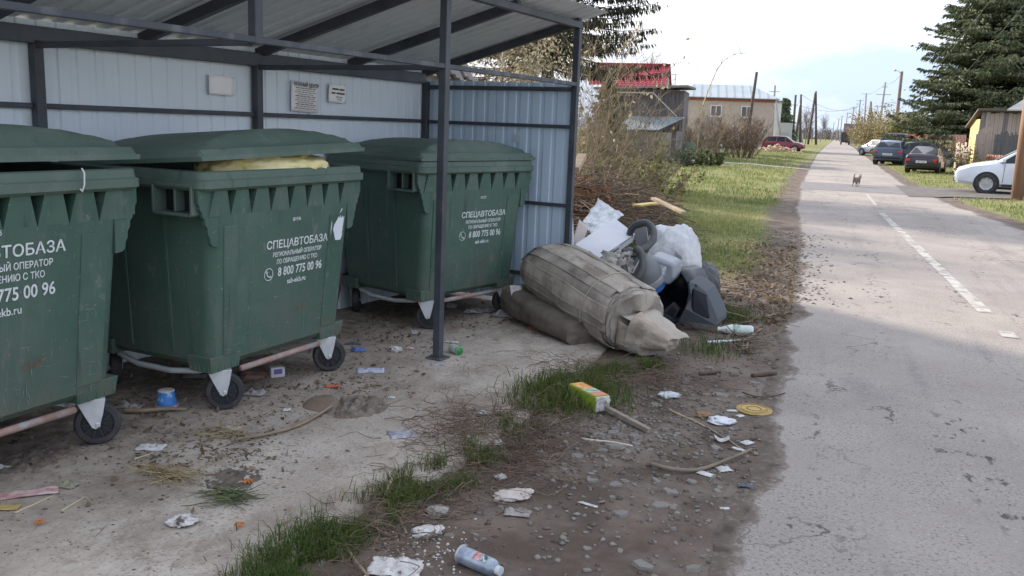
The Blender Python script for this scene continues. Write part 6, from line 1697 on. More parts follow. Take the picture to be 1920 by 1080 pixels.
# ================================================================== BUILDINGS, FENCES, POLES
def frame_thing(name, label, cat, o, right_deg):
    """local x runs to the right along the front, -y faces the viewer"""
    return thing(name, label, cat, o, R_(right_deg))
wht = mat('white_frame', (.72, .72, .72), rough=.5); glass = mat('window_glass', (.06, .05, .05), (.10, .08, .075), scale=.6, rough=.12, spec=.6)
brick = mat('beige_brick', (.46, .385, .325), (.52, .44, .375), scale=3, rough=.9); redbrick = mat('red_brick_band', (.32, .115, .085), (.38, .16, .12), scale=4, rough=.9)
tin = mat('tin_roof', (.36, .42, .45), (.42, .475, .50), scale=.5, rough=.4, metal=.25)
def window(parent, x, z, w, h, y=-.0):
    f = MB()
    for a, b, c, d in ((x - w / 2, z, .09, h + .09), (x + w / 2, z, .09, h + .09), (x, z, .08, h - .09)): f.box((a, y - .02, b), (c, .12, d))
    for zz in (z - h / 2, z + h / 2): f.box((x, y - .021, zz), (w - .09, .12, .09))
    o = f.build('window', wht, parent); MB().box((x, y + .0, z), (w - .05, .04, h - .05)).build('pane', glass, o); MB().box((x, y - .1, z - h / 2 - .08), (w + .3, .26, .07)).build('sill', wht, o); return o
# ---- brick house with tin hip roof
a, b = at(1262, 283, 92), at(1441, 283, 92); L = (b - a).length; ang = math.degrees(math.atan2(b.y - a.y, b.x - a.x)) 
bh = frame_thing('brick_house', 'beige brick house with pale tin hip roof beyond the bushes', 'house', (a.x, a.y, 0), ang + 9)
H_ = 5.0; D_ = 8.0; wl_ = L * 1.02
def hx(px): return (px - 1262) / (1441 - 1262) * wl_
MB().box((wl_ / 2, D_ / 2, H_ / 2 - .1), (wl_, D_, H_ - .1)).build('wall', brick, bh)
MB().box((wl_ / 2, D_ / 2, H_ - .08), (wl_ + .12, D_ + .12, .36)).build('cornice', redbrick, bh)
for px in (1336, 1392): window(bh, hx(px), 3.75, 1.05, 1.05, 0)
for px in (1336, 1392): window(bh, hx(px), 1.2, 1.05, 1.1, 0)
ov = .45; rz0, rz1 = H_ + .1, H_ + 1.55
r0, r1 = hx(1292), hx(1402)
roofm = MB().add([(-ov, -ov, rz0), (wl_ + ov, -ov, rz0), (wl_ + ov, D_ + ov, rz0), (-ov, D_ + ov, rz0), (r0, D_ / 2, rz1), (r1, D_ / 2, rz1), (-ov, -ov, rz0 - .07), (wl_ + ov, -ov, rz0 - .07), (wl_ + ov, D_ + ov, rz0 - .07), (-ov, D_ + ov, rz0 - .07)],
    [(0, 1, 5, 4), (1, 2, 5), (2, 3, 4, 5), (3, 0, 4), (9, 8, 7, 6), (0, 6, 7, 1), (1, 7, 8, 2), (2, 8, 9, 3), (3, 9, 6, 0)])
rf = roofm.build('roof', tin, bh)
for k in range(13):
    x = -ov + (wl_ + 2 * ov) * (k + .5) / 13; t_ = min(1, (x + ov) / (r0 + ov), (wl_ + ov - x) / (wl_ + ov - r1))
    MB().bar((x, -ov, rz0 + .03), (x if t_ >= 1 else x, -ov + (D_ / 2 + ov) * t_, rz0 + (rz1 - rz0) * t_ + .03), .05, .06).build('roof_seam', mat('tin_seam', (.34, .39, .41), rough=.5), rf)
# ---- red metal tile house
a = at(1112, 290, 66); rh = frame_thing('red_roof_house', 'house with bright crimson metal tile roof behind the thicket', 'house', (a.x, a.y, 0), 6)
a2 = at(1234, 290, 66); W_ = (a2 - a).length
crimson = mat('crimson_tile', (.42, .030, .055), (.36, .024, .045), scale=3, rough=.42, spec=.5)
MB().box((W_ / 2, 3.2, 2.0), (W_ - .4, 6.0, 4.2)).build('wall', mat('pale_siding', (.42, .42, .42), (.36, .36, .36), scale=3, rough=.8), rh)
rows = []; ez, rz = 4.75, 6.55; nseg = 12
for i in range(nseg + 1):
    t_ = i / nseg
    for e in (0, 1) if 0 < i < nseg else (0,):
        rows.append([(x, -.4 + 3.6 * t_, ez + (rz - ez) * t_ + (.05 if e else 0) + .035 * math.cos(x * 2 * PI / .30)) for x in np.arange(-.6, W_ + .2, .06)])
rr = MB().grid(rows).build('roof', crimson, rh, fixn=False)
rows = [[(x, 6.8 - 3.6 * t_, ez + (rz - ez) * t_) for x in (-.6, W_ + .15)] for t_ in (0, 1)]; MB().grid(rows).build('roof', crimson, rh, fixn=False)
MB().bar((-.6, 3.2, rz + .05), (W_ + .15, 3.2, rz + .05), .3, .08).build('ridge_cap', crimson, rr)
MB().add([(W_ + .02, -.2, ez - .6), (W_ + .02, 6.6, ez - .6), (W_ + .02, 3.2, rz - .1), (W_ - .1, -.2, ez - .6), (W_ - .1, 6.6, ez - .6), (W_ - .1, 3.2, rz - .1)], [(0, 1, 2), (5, 4, 3), (0, 3, 4, 1), (1, 4, 5, 2), (2, 5, 3, 0)]).build('gable', mat('grey_gable', (.40, .37, .36), (.33, .31, .30), scale=4, rough=.9), rh)
# ---- dark weathered outbuilding with tin porch
a, b = at(1148, 290, 50), at(1274, 290, 50); gh = frame_thing('timber_outbuilding', 'dark weathered timber outbuilding with flat roof and tin porch', 'outbuilding', (a.x, a.y, 0), 5)
W_ = (b - a).length; dkw = mat('dark_timber', (.095, .082, .085), (.16, .142, .14), scale=5, rough=.95, stretch=(3, 3, .2), bump=.5); gable_w = mat('mauve_timber', (.17, .145, .15), (.23, .20, .20), scale=5, rough=.95, stretch=(3, 3, .2))
MB().box((W_ / 2, 1.8, 1.9), (W_, 3.6, 3.8)).build('wall', gable_w, gh)
for k in range(16): MB().box((W_ * (k + .5) / 16, -.02, 2.55 + .02 * (k % 3)), (W_ / 16 - .02, .03, 2.3)).build('plank', dkw, gh)
MB().add([(-1.2, -.6, 3.72), (W_ + .2, -.7, 3.95), (W_ + .35, 4.0, 4.02), (-1.2, 4.0, 3.8), (-1.2, -.6, 3.84), (W_ + .2, -.7, 4.07), (W_ + .35, 4.0, 4.14), (-1.2, 4.0, 3.92)], [(3, 2, 1, 0), (4, 5, 6, 7), (0, 1, 5, 4), (1, 2, 6, 5), (2, 3, 7, 6), (3, 0, 4, 7)]).build('flat_roof', mat('roof_felt', (.17, .15, .145), (.24, .21, .20), scale=3, rough=.95), gh)
MB().bar((-1.0, -.72, 3.55), (W_ * .55, -.72, 3.6), .05, .07).build('gutter', mat('pale_pole', (.42, .40, .38), rough=.7), gh)
MB().bar((W_ * .56, -.7, 3.62), (W_ * .93, -.75, 2.35), .05, .06).build('brace', MATS['pale_pole'], gh)
rl = MB()
for x in (W_ * .62, W_ * .72, W_ * .82): rl.bar((x, 1.5, 4.0), (x, 1.5, 4.75), .04, .04)
rl.bar((W_ * .6, 1.5, 4.75), (W_ * .84, 1.5, 4.75), .04, .04); rl.build('roof_railing', MATS['pale_pole'], gh)
MB().add([(W_ * .1, -2.2, 1.55), (W_ * .72, -2.4, 1.62), (W_ + .1, -.2, 2.35), (W_ * .25, -.2, 2.3), (W_ * .1, -2.2, 1.50), (W_ * .72, -2.4, 1.57), (W_ + .1, -.2, 2.30), (W_ * .25, -.2, 2.25)], [(0, 1, 2, 3), (7, 6, 5, 4), (0, 4, 5, 1), (1, 5, 6, 2), (2, 6, 7, 3), (3, 7, 4, 0)]).build('porch_roof', tin, gh)
MB().bar((W_ * .70, -2.2, 0), (W_ * .70, -2.2, 1.6), .1, .1, (1, 0, 0)).build('porch_post', dkw, gh); MB().bar((W_ * .98, -.4, 0), (W_ * .98, -.4, 2.3), .1, .1, (1, 0, 0)).build('porch_post', dkw, gh)
MB().box((W_ * .58, -1.6, .72), (W_ * .62, .2, 1.5)).build('pale_wall', mat('limewash', (.42, .38, .29), (.34, .30, .235), scale=4, rough=.95), gh)
MB().bar((W_ + .02, -2.2, 0), (W_ + .02, -2.2, 1.55), .28, .28, (1, 0, 0)).build('corner_pier', mat('grey_pier', (.20, .19, .19), (.26, .25, .25), scale=6, rough=.95), gh)
# ---- old shed behind the shelter (its roof edge shows above the end wall; unseen ridge raised to shape the road shadow)
osd = thing('old_shed', 'old plank shed roof peeking out behind the shelter', 'shed', (-5.6, 7.75, 0), R_(4))
oldw = mat('old_planks', (.17, .155, .145), (.26, .24, .22), scale=6, rough=.95, stretch=(.3, 3, 3), bump=.5)
MB().box((0, 0, 1.05), (2.4, 5.6, 2.1)).build('wall', oldw, osd)
MB().add([(1.25, -2.9, 2.1), (1.25, 2.9, 2.1), (-1.2, 2.9, 2.1), (-1.2, -2.9, 2.1), (0, 2.9, 4.3), (0, -2.9, 4.3)], [(0, 1, 4, 5), (2, 3, 5, 4), (1, 2, 4), (3, 0, 5), (3, 2, 1, 0)]).build('roof', oldw, osd)
for k in range(11):
    y = 2.95 - k * .16; MB().bar((1.32, y, 2.06 + .03 * (k % 3)), (-.03, y + .06 * (k % 2), 4.36 + .03 * (k % 2)), .13, .03).build('roof_board', oldw, osd)
# ---- picket fence
a, b = at(1277, 285, 52), at(1302, 287, 51); pf = thing('picket_fence', 'short pale green picket fence section beside the outbuilding', 'fence', (a.x, a.y, 0), math.atan2(b.y - a.y, b.x - a.x)); L = (b - a).length
gpaint = mat('green_paint', (.36, .47, .36), (.42, .52, .42), scale=6, rough=.8)
for k in range(9): MB().box((L * (k + .5) / 9, 0, .52), (L / 9 - .025, .025, .95)).build('picket', gpaint, pf)
for z in (.3, .8): MB().box((L / 2, .03, z), (L, .03, .06)).build('fence_rail', gpaint, pf)
MB().bar((3.7, .1, 0), (3.7, .1, .95), .08, .08, (1, 0, 0)).build('end_post', MATS['pale_pole'], pf)
a = at(1352, 320, 38); 
# ---- rubble heap near red car
c = gp(1455, 286); hp_ = MB(); rr_ = random.Random(5)
for k in range(170):
    q = rr_.uniform(0, 6.28); d = rr_.random() ** .5; x, y = math.cos(q) * d * 2.3, math.sin(q) * d * 1.3; s = rr_.uniform(.10, .26)
    hp_.box((x, y, .75 * (1 - d) * rr_.uniform(.3, 1) + s * .3), (s * rr_.uniform(.8, 1.6), s, s * .7), Euler((rr_.uniform(-.5, .5), rr_.uniform(-.5, .5), rr_.uniform(0, 6))).to_matrix(), .8)
o = hp_.build('stone_heap', mat('tan_stones', (.42, .30, .20), (.58, .44, .31), scale=1.3, rough=.95), None); o.location = (c.x, c.y, -.02); tag(o, 'heap of tan broken stones in front of the red car', 'stone heap', kind='stuff')
# ---- kiosks beyond
c = at(1449, 275, 140); t = thing('transformer_tower', 'narrow white transformer tower behind the braced power pole', 'tower', (c.x, c.y, 0))
MB().box((-.3, 0, 3.2), (2.0, 2.0, 6.4)).build('wall', mat('whitewash', (.60, .60, .60), (.52, .52, .52), scale=1, rough=.9), t); MB().box((-.3, 0, 6.5), (2.3, 2.3, .25)).build('roof_slab', MATS['roof_felt'], t)
MB().box((1.6, -.3, 1.7), (1.9, 2.0, 3.4)).build('annex', mat('grey_plaster', (.40, .40, .40), rough=.9), t); MB().box((1.6, -1.32, 1.0), (1.2, .06, 2.0)).build('door', mat('grey_door', (.30, .33, .37), rough=.6), t)
c = at(1484, 270, 175); t = thing('small_kiosk', 'small pale green kiosk at the far left roadside', 'kiosk', (c.x, c.y, 0))
MB().box((0, 0, 1.1), (2.2, 2.2, 2.2)).build('wall', mat('kiosk_green', (.28, .36, .30), (.34, .42, .36), scale=1, rough=.8), t); MB().add([(-1.3, -1.3, 2.2), (1.3, -1.3, 2.2), (1.3, 1.3, 2.2), (-1.3, 1.3, 2.2), (0, 0, 3.1)], [(0, 1, 4), (1, 2, 4), (2, 3, 4), (3, 0, 4), (3, 2, 1, 0)]).build('roof', mat('kiosk_roof', (.10, .20, .16), rough=.7), t)
c = at(1600, 271, 270); t = thing('far_house', 'far dark-roofed house at the end of the road', 'house', (c.x, c.y, 0))
MB().box((1.0, 3, 1.6), (6.5, 6, 3.2)).build('wall', mat('far_wall', (.40, .37, .34), rough=.9), t)
MB().add([(-3, -.4, 3.1), (5, -.4, 3.1), (5, 6.4, 3.1), (-3, 6.4, 3.1), (-3, 3, 5.6), (5, 3, 5.6)], [(0, 1, 5, 4), (2, 3, 4, 5), (1, 2, 5), (3, 0, 4), (3, 2, 1, 0)]).build('roof', mat('far_roof', (.10, .075, .075), rough=.8), t)
for x in (-.8, 2.2): window(t, x, 1.7, 1.1, 1.2, 0)
# ---- right side: shed, fences
pl_l = mat('weathered_boards', (.33, .27, .235), (.42, .35, .305), scale=5, rough=.95, stretch=(3, 3, .15), bump=.4); pl_y = mat('fresh_yellow_boards', (.62, .49, .22), (.55, .42, .18), scale=5, rough=.85, stretch=(3, 3, .2)); pl_d = mat('dark_grey_boards', (.10, .10, .105), (.15, .148, .15), scale=5, rough=.95, stretch=(3, 3, .15))
a, b = at(1826, 330, 50), at(1925, 330, 50)
sh = thing('plank_shed', 'plank shed with sunlit yellow end wall and grey board front', 'shed', (a.x, a.y, 0), R_(2)); W_ = (b - a).length + 2.0; hs = 3.05
n = 22
for k in range(n): MB().box((W_ * (k + .5) / n, 0, hs / 2 + .03 * math.sin(k * 2.3)), (W_ / n - .012, .05, hs + .06 * math.sin(k * 1.7))).build('board', pl_l if k % 5 else gable_w, sh)
yw = 2.4
for k in range(9): MB().box((-.03, yw * (k + .5) / 9, 1.35), (.05, yw / 9 - .01, 2.75)).build('yellow_board', pl_y, sh)
MB().box((W_ / 2, yw / 2 + .05, 1.3), (W_ - .1, yw - .2, 2.6)).build('core', dkw, sh)
MB().add([(-.25, -.3, hs + .10), (W_ + .2, -.3, hs + .10), (W_ + .2, yw + .4, hs - .75), (-.25, yw + .4, hs - .75), (-.25, -.3, hs + .20), (W_ + .2, -.3, hs + .2), (W_ + .2, yw + .4, hs - .65), (-.25, yw + .4, hs - .65)], [(3, 2, 1, 0), (4, 5, 6, 7), (0, 1, 5, 4), (1, 2, 6, 5), (2, 3, 7, 6), (3, 0, 4, 7)]).build('roof', mat('shed_roof', (.13, .105, .09), rough=.9), sh)
MB().add([(W_ - 3.4, -.8, hs + .1), (W_ + .3, -.8, hs + .15), (W_ + .3, .8, hs + 1.3), (W_ - 1.6, .8, hs + 1.3), (W_ - 3.4, -.8, hs + .16), (W_ + .3, -.8, hs + .21), (W_ + .3, .8, hs + 1.36), (W_ - 1.6, .8, hs + 1.36)], [(3, 2, 1, 0), (4, 5, 6, 7), (0, 1, 5, 4), (1, 2, 6, 5), (2, 3, 7, 6), (3, 0, 4, 7)]).build('upper_roof', mat('pale_slate', (.46, .45, .43), (.40, .39, .37), scale=3, rough=.8), sh)
def board_fence(label, p0, Y0, p1, Y1, h, n, material, name='board_fence', jit=.06, lean=0.0):
    a, b = at(p0, 300, Y0), at(p1, 300, Y1); t = thing(name, label, 'fence', (a.x, a.y, gz(a.x, a.y)), math.atan2(b.y - a.y, b.x - a.x)); L = math.hypot(b.x - a.x, b.y - a.y)
    for k in range(n):
        hh = h * (1 + random.uniform(-jit, jit)); mb = MB(); w = L / n
        mb.box((w * (k + .5), random.uniform(-.008, .008), hh / 2), (w - .008, .028, hh)); mb.build('board', material, t)
    for z in (h * .25, h * .8): MB().box((L / 2, .035, z), (L, .04, .07)).build('fence_rail', dkw, t)
    return t
board_fence('pale weathered board fence in front of the yellow wall', 1824, 47.5, 1858, 47.2, 2.05, 11, pl_l, jit=.14)
board_fence('dark grey board gate left of the white car', 1859, 46.8, 1910, 46.4, 2.0, 15, pl_d)
board_fence('leaning low board panel behind the black sedan', 1790, 49.5, 1816, 45.5, 1.35, 8, pl_l, jit=.12)
fm = mat('brown_sheet_fence', (.125, .060, .052), (.15, .075, .064), scale=3, rough=.5); fr = mat('rust_sheet', (.30, .14, .10), (.36, .18, .13), scale=2, rough=.7)
def metal_fence(label, p0, Y0, p1, Y1, h, material, z0=.05):
    a, b = at(p0, 300, Y0), at(p1, 300, Y1); t = thing('metal_fence', label, 'fence', (a.x, a.y, 0), math.atan2(b.y - a.y, b.x - a.x)); L = math.hypot(b.x - a.x, b.y - a.y); n = max(1, int(L / 1.15 + .5))
    for k in range(n):
        w = L / n; pr = [(x, y) for x, y in ribbed(w, .02, .2)]
        MB().grid([[(k * w + x, y - (k % 2) * .003, z) for x, y in pr] for z in (z0, h)]).build('sheet', material, t, fixn=False)
    for k in range(n // 2 + 1): MB().bar((min(L, k * 2 * L / n), .06, -.05), (min(L, k * 2 * L / n), .06, h), .06, .06, (1, 0, 0)).build('post', steel, t)
    return t
metal_fence('dark brown sheet metal fence behind the parked cars', 1726, 66, 1806, 60, 2.0, fm)
metal_fence('reddish brown sheet fence further along the road', 1682, 82, 1727, 66.5, 2.0, fr)
metal_fence('low rust-coloured metal panel behind the white car', 1848, 45.8, 1890, 44.0, 1.05, fr)
metal_fence('rusty sheet gate at the right picture edge', 1908, 44.5, 1960, 42, 2.3, fr)
# ---- poles
pole_w = mat('grey_pole_wood', (.16, .13, .11), (.24, .20, .17), scale=4, rough=.95, stretch=(3, 3, .2)); pole_d = mat('dark_pole_wood', (.075, .060, .052), (.12, .10, .085), scale=4, rough=.95); pole_c = mat('pole_concrete', (.38, .37, .36), (.31, .30, .29), scale=3, rough=.9)
def insul(parent, pts_):
    for p in pts_: MB().lathe([(.0, 0), (.035, 0), (.05, .06), (.03, .12), (0, .13)], p, 'Z', 8).build('insulator', wht, parent)
def pole(label, top, base, Y, r_, material, arms=(), strut=None, lamp=False, foot=None, group='utility poles along the road'):
    P, Q = at(*base, Y), at(*top, Y); P.z = -.1; r = r_ * (1.25 if Y < 150 else 1.45)
    t = thing('utility_pole', label, 'pole', P, 0, group); q = Q - P
    MB().tube([(0, 0, 0), q * .5, q], [r, r * .85, r * .7], 9).build('shaft', material, t, smooth=True)
    if foot: MB().tube([(r * 1.2, r, -.1), (r * 1.2 + q.x * .2, r, q.z * .24)], r * .9, 8).build('concrete_foot', pole_c, t, smooth=True)
    for z, w in arms:
        o = MB().bar(q * z + Vector((-w / 2, -.08, 0)), q * z + Vector((w / 2, -.08, 0)), .08, .08).build('cross_arm', material, t); insul(o, [q * z + Vector((s * w / 2 * .9, -.08, .05)) for s in (-1, 0, 1)])
    if strut:
        A, B = at(*strut[0], Y), at(*strut[1], Y); B.z = -.1
        MB().tube([A - P + Vector((0, -.15, 0)), B - P + Vector((0, -.15, 0))], r * .85, 8).build('brace', material, t, smooth=True)
    if lamp:
        MB().tube([q * .97, q * .97 + Vector((-.35, -.5, .25)), q * .97 + Vector((-.6, -.9, .3))], .035, 7).build('lamp_arm', galv, t)
        MB().lathe([(0, -.25), (.10, -.22), (.14, 0), (.08, .26), (0, .3)], q * .97 + Vector((-.7, -1.0, .32)), 'Y', 12).build('lamp_head', galv, t, smooth=True)
    return t, P, Q
TOPS = {}
def addpole(key, *a, **k): TOPS[key] = pole(*a, **k)
addpole('l1', 'dark leaning wooden pole in front of the brick house', (1419, 135), (1397, 282), 84, .14, pole_d, (), foot=True)
addpole('l2', 'white concrete pole with diagonal brace by the transformer tower', (1453, 160), (1445, 277), 122, .16, pole_c, ((.9, 1.3),), strut=((1453, 186), (1467, 278)))
addpole('l3', 'dark wooden pole beside the green kiosk', (1492, 178), (1485, 272), 160, .17, pole_d, ((.8, .9),), foot=True)
addpole('l4', 'braced wooden pole just right of the kiosk', (1502, 177), (1500, 271), 172, .17, pole_d, (), strut=((1501, 198), (1490, 271)), foot=True)
addpole('l5', 'A-shaped twin wooden pole on the far left verge', (1530, 171), (1530, 271), 188, .17, pole_d, (), strut=((1529, 174), (1515, 271)))
addpole('r1', 'brown wooden lamp pole behind the parked cars', (1691, 134), (1674, 289), 100, .17, pole_w, (), lamp=True)
addpole('r2', 'pale concrete pole carrying several cross-arms', (1660, 154), (1643, 280), 140, .16, pole_c, ((.82, 2.0), (.65, 2.2), (.93, .8)))
addpole('r3', 'far concrete pole with wide top arm', (1624, 175), (1618, 271), 205, .17, pole_c, ((.99, 1.9),))
addpole('r4', 'far leaning brown braced pole', (1633, 190), (1622, 271), 215, .19, pole_w, (), strut=((1633, 192), (1634, 268)))
addpole('r5', 'far concrete pole third in the right row', (1613, 187), (1605, 270), 240, .17, pole_c, ((.98, 1.8),))
addpole('r6', 'far concrete pole fourth in the right row', (1601, 200), (1592, 268), 285, .18, pole_c, ((.98, 1.8),))
addpole('r7', 'far concrete pole fifth in the right row', (1589, 211), (1583, 266), 330, .18, pole_c, ((.98, 1.8),))
addpole('r8', 'far concrete pole sixth in the right row', (1579, 217), (1574, 264), 390, .19, pole_c, ((.98, 1.8),))
addpole('r9', 'far concrete pole seventh in the right row', (1573, 222), (1568, 263), 430, .2, pole_c, ((.98, 1.8),))
addpole('r10', 'farthest concrete pole of the right row', (1564, 230), (1559, 263), 480, .2, pole_c, ((.98, 1.8),))
addpole('r11', 'thin dark pole before the far house', (1617, 218), (1616, 268), 230, .15, pole_d)
# near wooden post at the right edge
P = gp(1906, 378); t = thing('wooden_post', 'stout brown wooden post at the right edge by the white car', 'post', (P.x, P.y, -.05)); Q = at(1925, 215, P.y)
MB().tube([(0, 0, 0), Vector((Q.x - P.x, 0, 3.6))], [.16, .13], 10).build('shaft', mat('brown_post', (.20, .115, .075), (.27, .165, .11), scale=4, rough=.9, stretch=(3, 3, .2)), t, smooth=True)
# cables
cab = mat('cable_dark', (.05, .05, .055), rough=.6); cab_l = mat('cable_pale', (.20, .21, .21), rough=.5)
def cable(label, A, B, sag, r, material=cab):
    n = 16; pts_ = [A.lerp(B, i / n) - Vector((0, 0, sag * 4 * (i / n) * (1 - i / n))) for i in range(n + 1)]
    o = MB().tube([p - A for p in pts_], r, 5).build('overhead_cable', material, None, smooth=True); o.location = A; tag(o, label, 'cable', 'overhead cables')
T_ = {k: v[2] for k, v in TOPS.items()}
cable('cable from the braced left pole to the right pole row', T_['l4'], T_['r6'] - Vector((0, 0, .5)), 1.6, .028); cable('lower cable across the road end', T_['l4'] - Vector((0, 0, 2.0)), T_['r5'] - Vector((0, 0, 1.4)), 1.2, .028)
cable('cable between the two left wooden poles', T_['l3'] - Vector((0, 0, 2.4)), T_['l4'] - Vector((0, 0, .6)), .3, .02)
for k, (u, v) in enumerate((('r2', 'r3'), ('r3', 'r5'), ('r5', 'r6'), ('r6', 'r7'), ('r1', 'r2'))): cable(('cable from the cross-arm pole to the far wide-arm pole', 'cable from the far wide-arm pole to the third row pole', 'cable between the third and fourth poles of the right row', 'cable between the fourth and fifth poles of the right row', 'cable from the brown lamp pole to the cross-arm pole')[k], T_[u] - Vector((0, 0, .2)), T_[v] - Vector((0, 0, .1)), .5, .018)
cable('upper pale cable crossing the big spruce', at(1737, 147, 60), at(1880, -30, 38), .15, .007, cab_l); cable('lower pale cable crossing the big spruce', at(1770, 180, 60), at(1945, -20, 36), .1, .007, cab_l)
cable('pale cable from the lamp pole towards the spruce', T_['r1'] - Vector((0, 0, .6)), at(1737, 147, 60), .3, .010, cab_l); cable('second pale cable from the lamp pole towards the spruce', T_['r1'] - Vector((0, 0, 1.2)), at(1770, 180, 60), .3, .010, cab_l)
# ================================================================== VEHICLES
car_glass = mat('car_glass', (.020, .024, .028), (.035, .04, .045), scale=.8, rough=.22, spec=.2); tyre_m = rubber; alloy = mat('alloy', (.45, .46, .47), rough=.3, metal=.6); steelrim = mat('steel_rim', (.30, .30, .31), rough=.5, metal=.3)
red_l = mat('tail_light', (.45, .02, .02), (.55, .05, .04), scale=8, rough=.2); head_l = mat('head_light', (.55, .58, .60), (.35, .37, .40), scale=8, rough=.12); plate_m = mat('number_plate', (.70, .70, .68), rough=.5); trim_b = mat('trim_black', (.02, .02, .022), rough=.5)
SEDAN = dict(L=4.3, st=[(-2.15, .42, .58, .64, .72, .74, .62, ''), (-2.10, .30, .80, .93, .80, .80, .72, ''), (-2.0, .26, .90, 1.02, .83, .82, .73, ''), (-1.50, .24, .93, 1.05, .84, .83, .73, 'ws'), (-.88, .22, .93, 1.39, .845, .83, .59, 'side'), (-.22, .22, .92, 1.45, .845, .835, .60, 'side'), (.38, .22, .91, 1.42, .845, .835, .59, 'ws'), (1.08, .22, .89, .99, .845, .82, .70, ''), (1.70, .24, .80, .87, .83, .80, .68, ''), (2.05, .28, .66, .74, .79, .76, .62, ''), (2.15, .36, .54, .60, .72, .70, .58, '')], wx=(-1.28, 1.28), wr=.30)
HATCH = dict(L=4.0, st=[(-2.0, .42, .60, .66, .74, .75, .66, ''), (-1.96, .30, .86, .95, .81, .80, .72, ''), (-1.90, .26, .93, 1.02, .83, .82, .72, 'ws'), (-1.50, .24, .94, 1.36, .84, .83, .61, 'side'), (-.7, .22, .93, 1.46, .845, .835, .61, 'side'), (.30, .22, .91, 1.44, .845, .835, .60, 'ws'), (.98, .22, .89, .99, .84, .82, .70, ''), (1.55, .24, .80, .87, .83, .80, .68, ''), (1.88, .28, .66, .74, .79, .76, .62, ''), (2.0, .36, .54, .60, .72, .70, .58, '')], wx=(-1.22, 1.22), wr=.30)
SUV = dict(L=4.5, st=[(-2.25, .50, .75, .80, .78, .80, .70, ''), (-2.20, .38, 1.0, 1.08, .86, .86, .78, 'ws'), (-1.75, .32, 1.06, 1.58, .89, .88, .66, 'side'), (-.7, .30, 1.04, 1.68, .90, .88, .67, 'side'), (.25, .30, 1.02, 1.66, .90, .88, .65, 'ws'), (1.05, .30, 1.0, 1.10, .89, .87, .76, ''), (1.8, .32, .92, 1.0, .88, .84, .72, ''), (2.15, .36, .76, .84, .83, .80, .66, ''), (2.25, .44, .62, .68, .76, .74, .6, '')], wx=(-1.35, 1.35), wr=.35)
VAN = dict(L=4.6, st=[(-2.3, .45, .9, 1.0, .80, .82, .78, ''), (-2.27, .32, 1.1, 1.2, .86, .86, .82, 'ws'), (-2.15, .28, 1.15, 1.92, .88, .88, .78, 'side'), (-.6, .26, 1.15, 1.98, .88, .88, .78, 'side'), (.6, .26, 1.12, 1.94, .88, .87, .74, 'ws'), (1.5, .26, 1.02, 1.12, .87, .85, .74, ''), (2.1, .30, .85, .92, .84, .80, .68, ''), (2.3, .40, .60, .66, .76, .74, .6, '')], wx=(-1.45, 1.45), wr=.33)
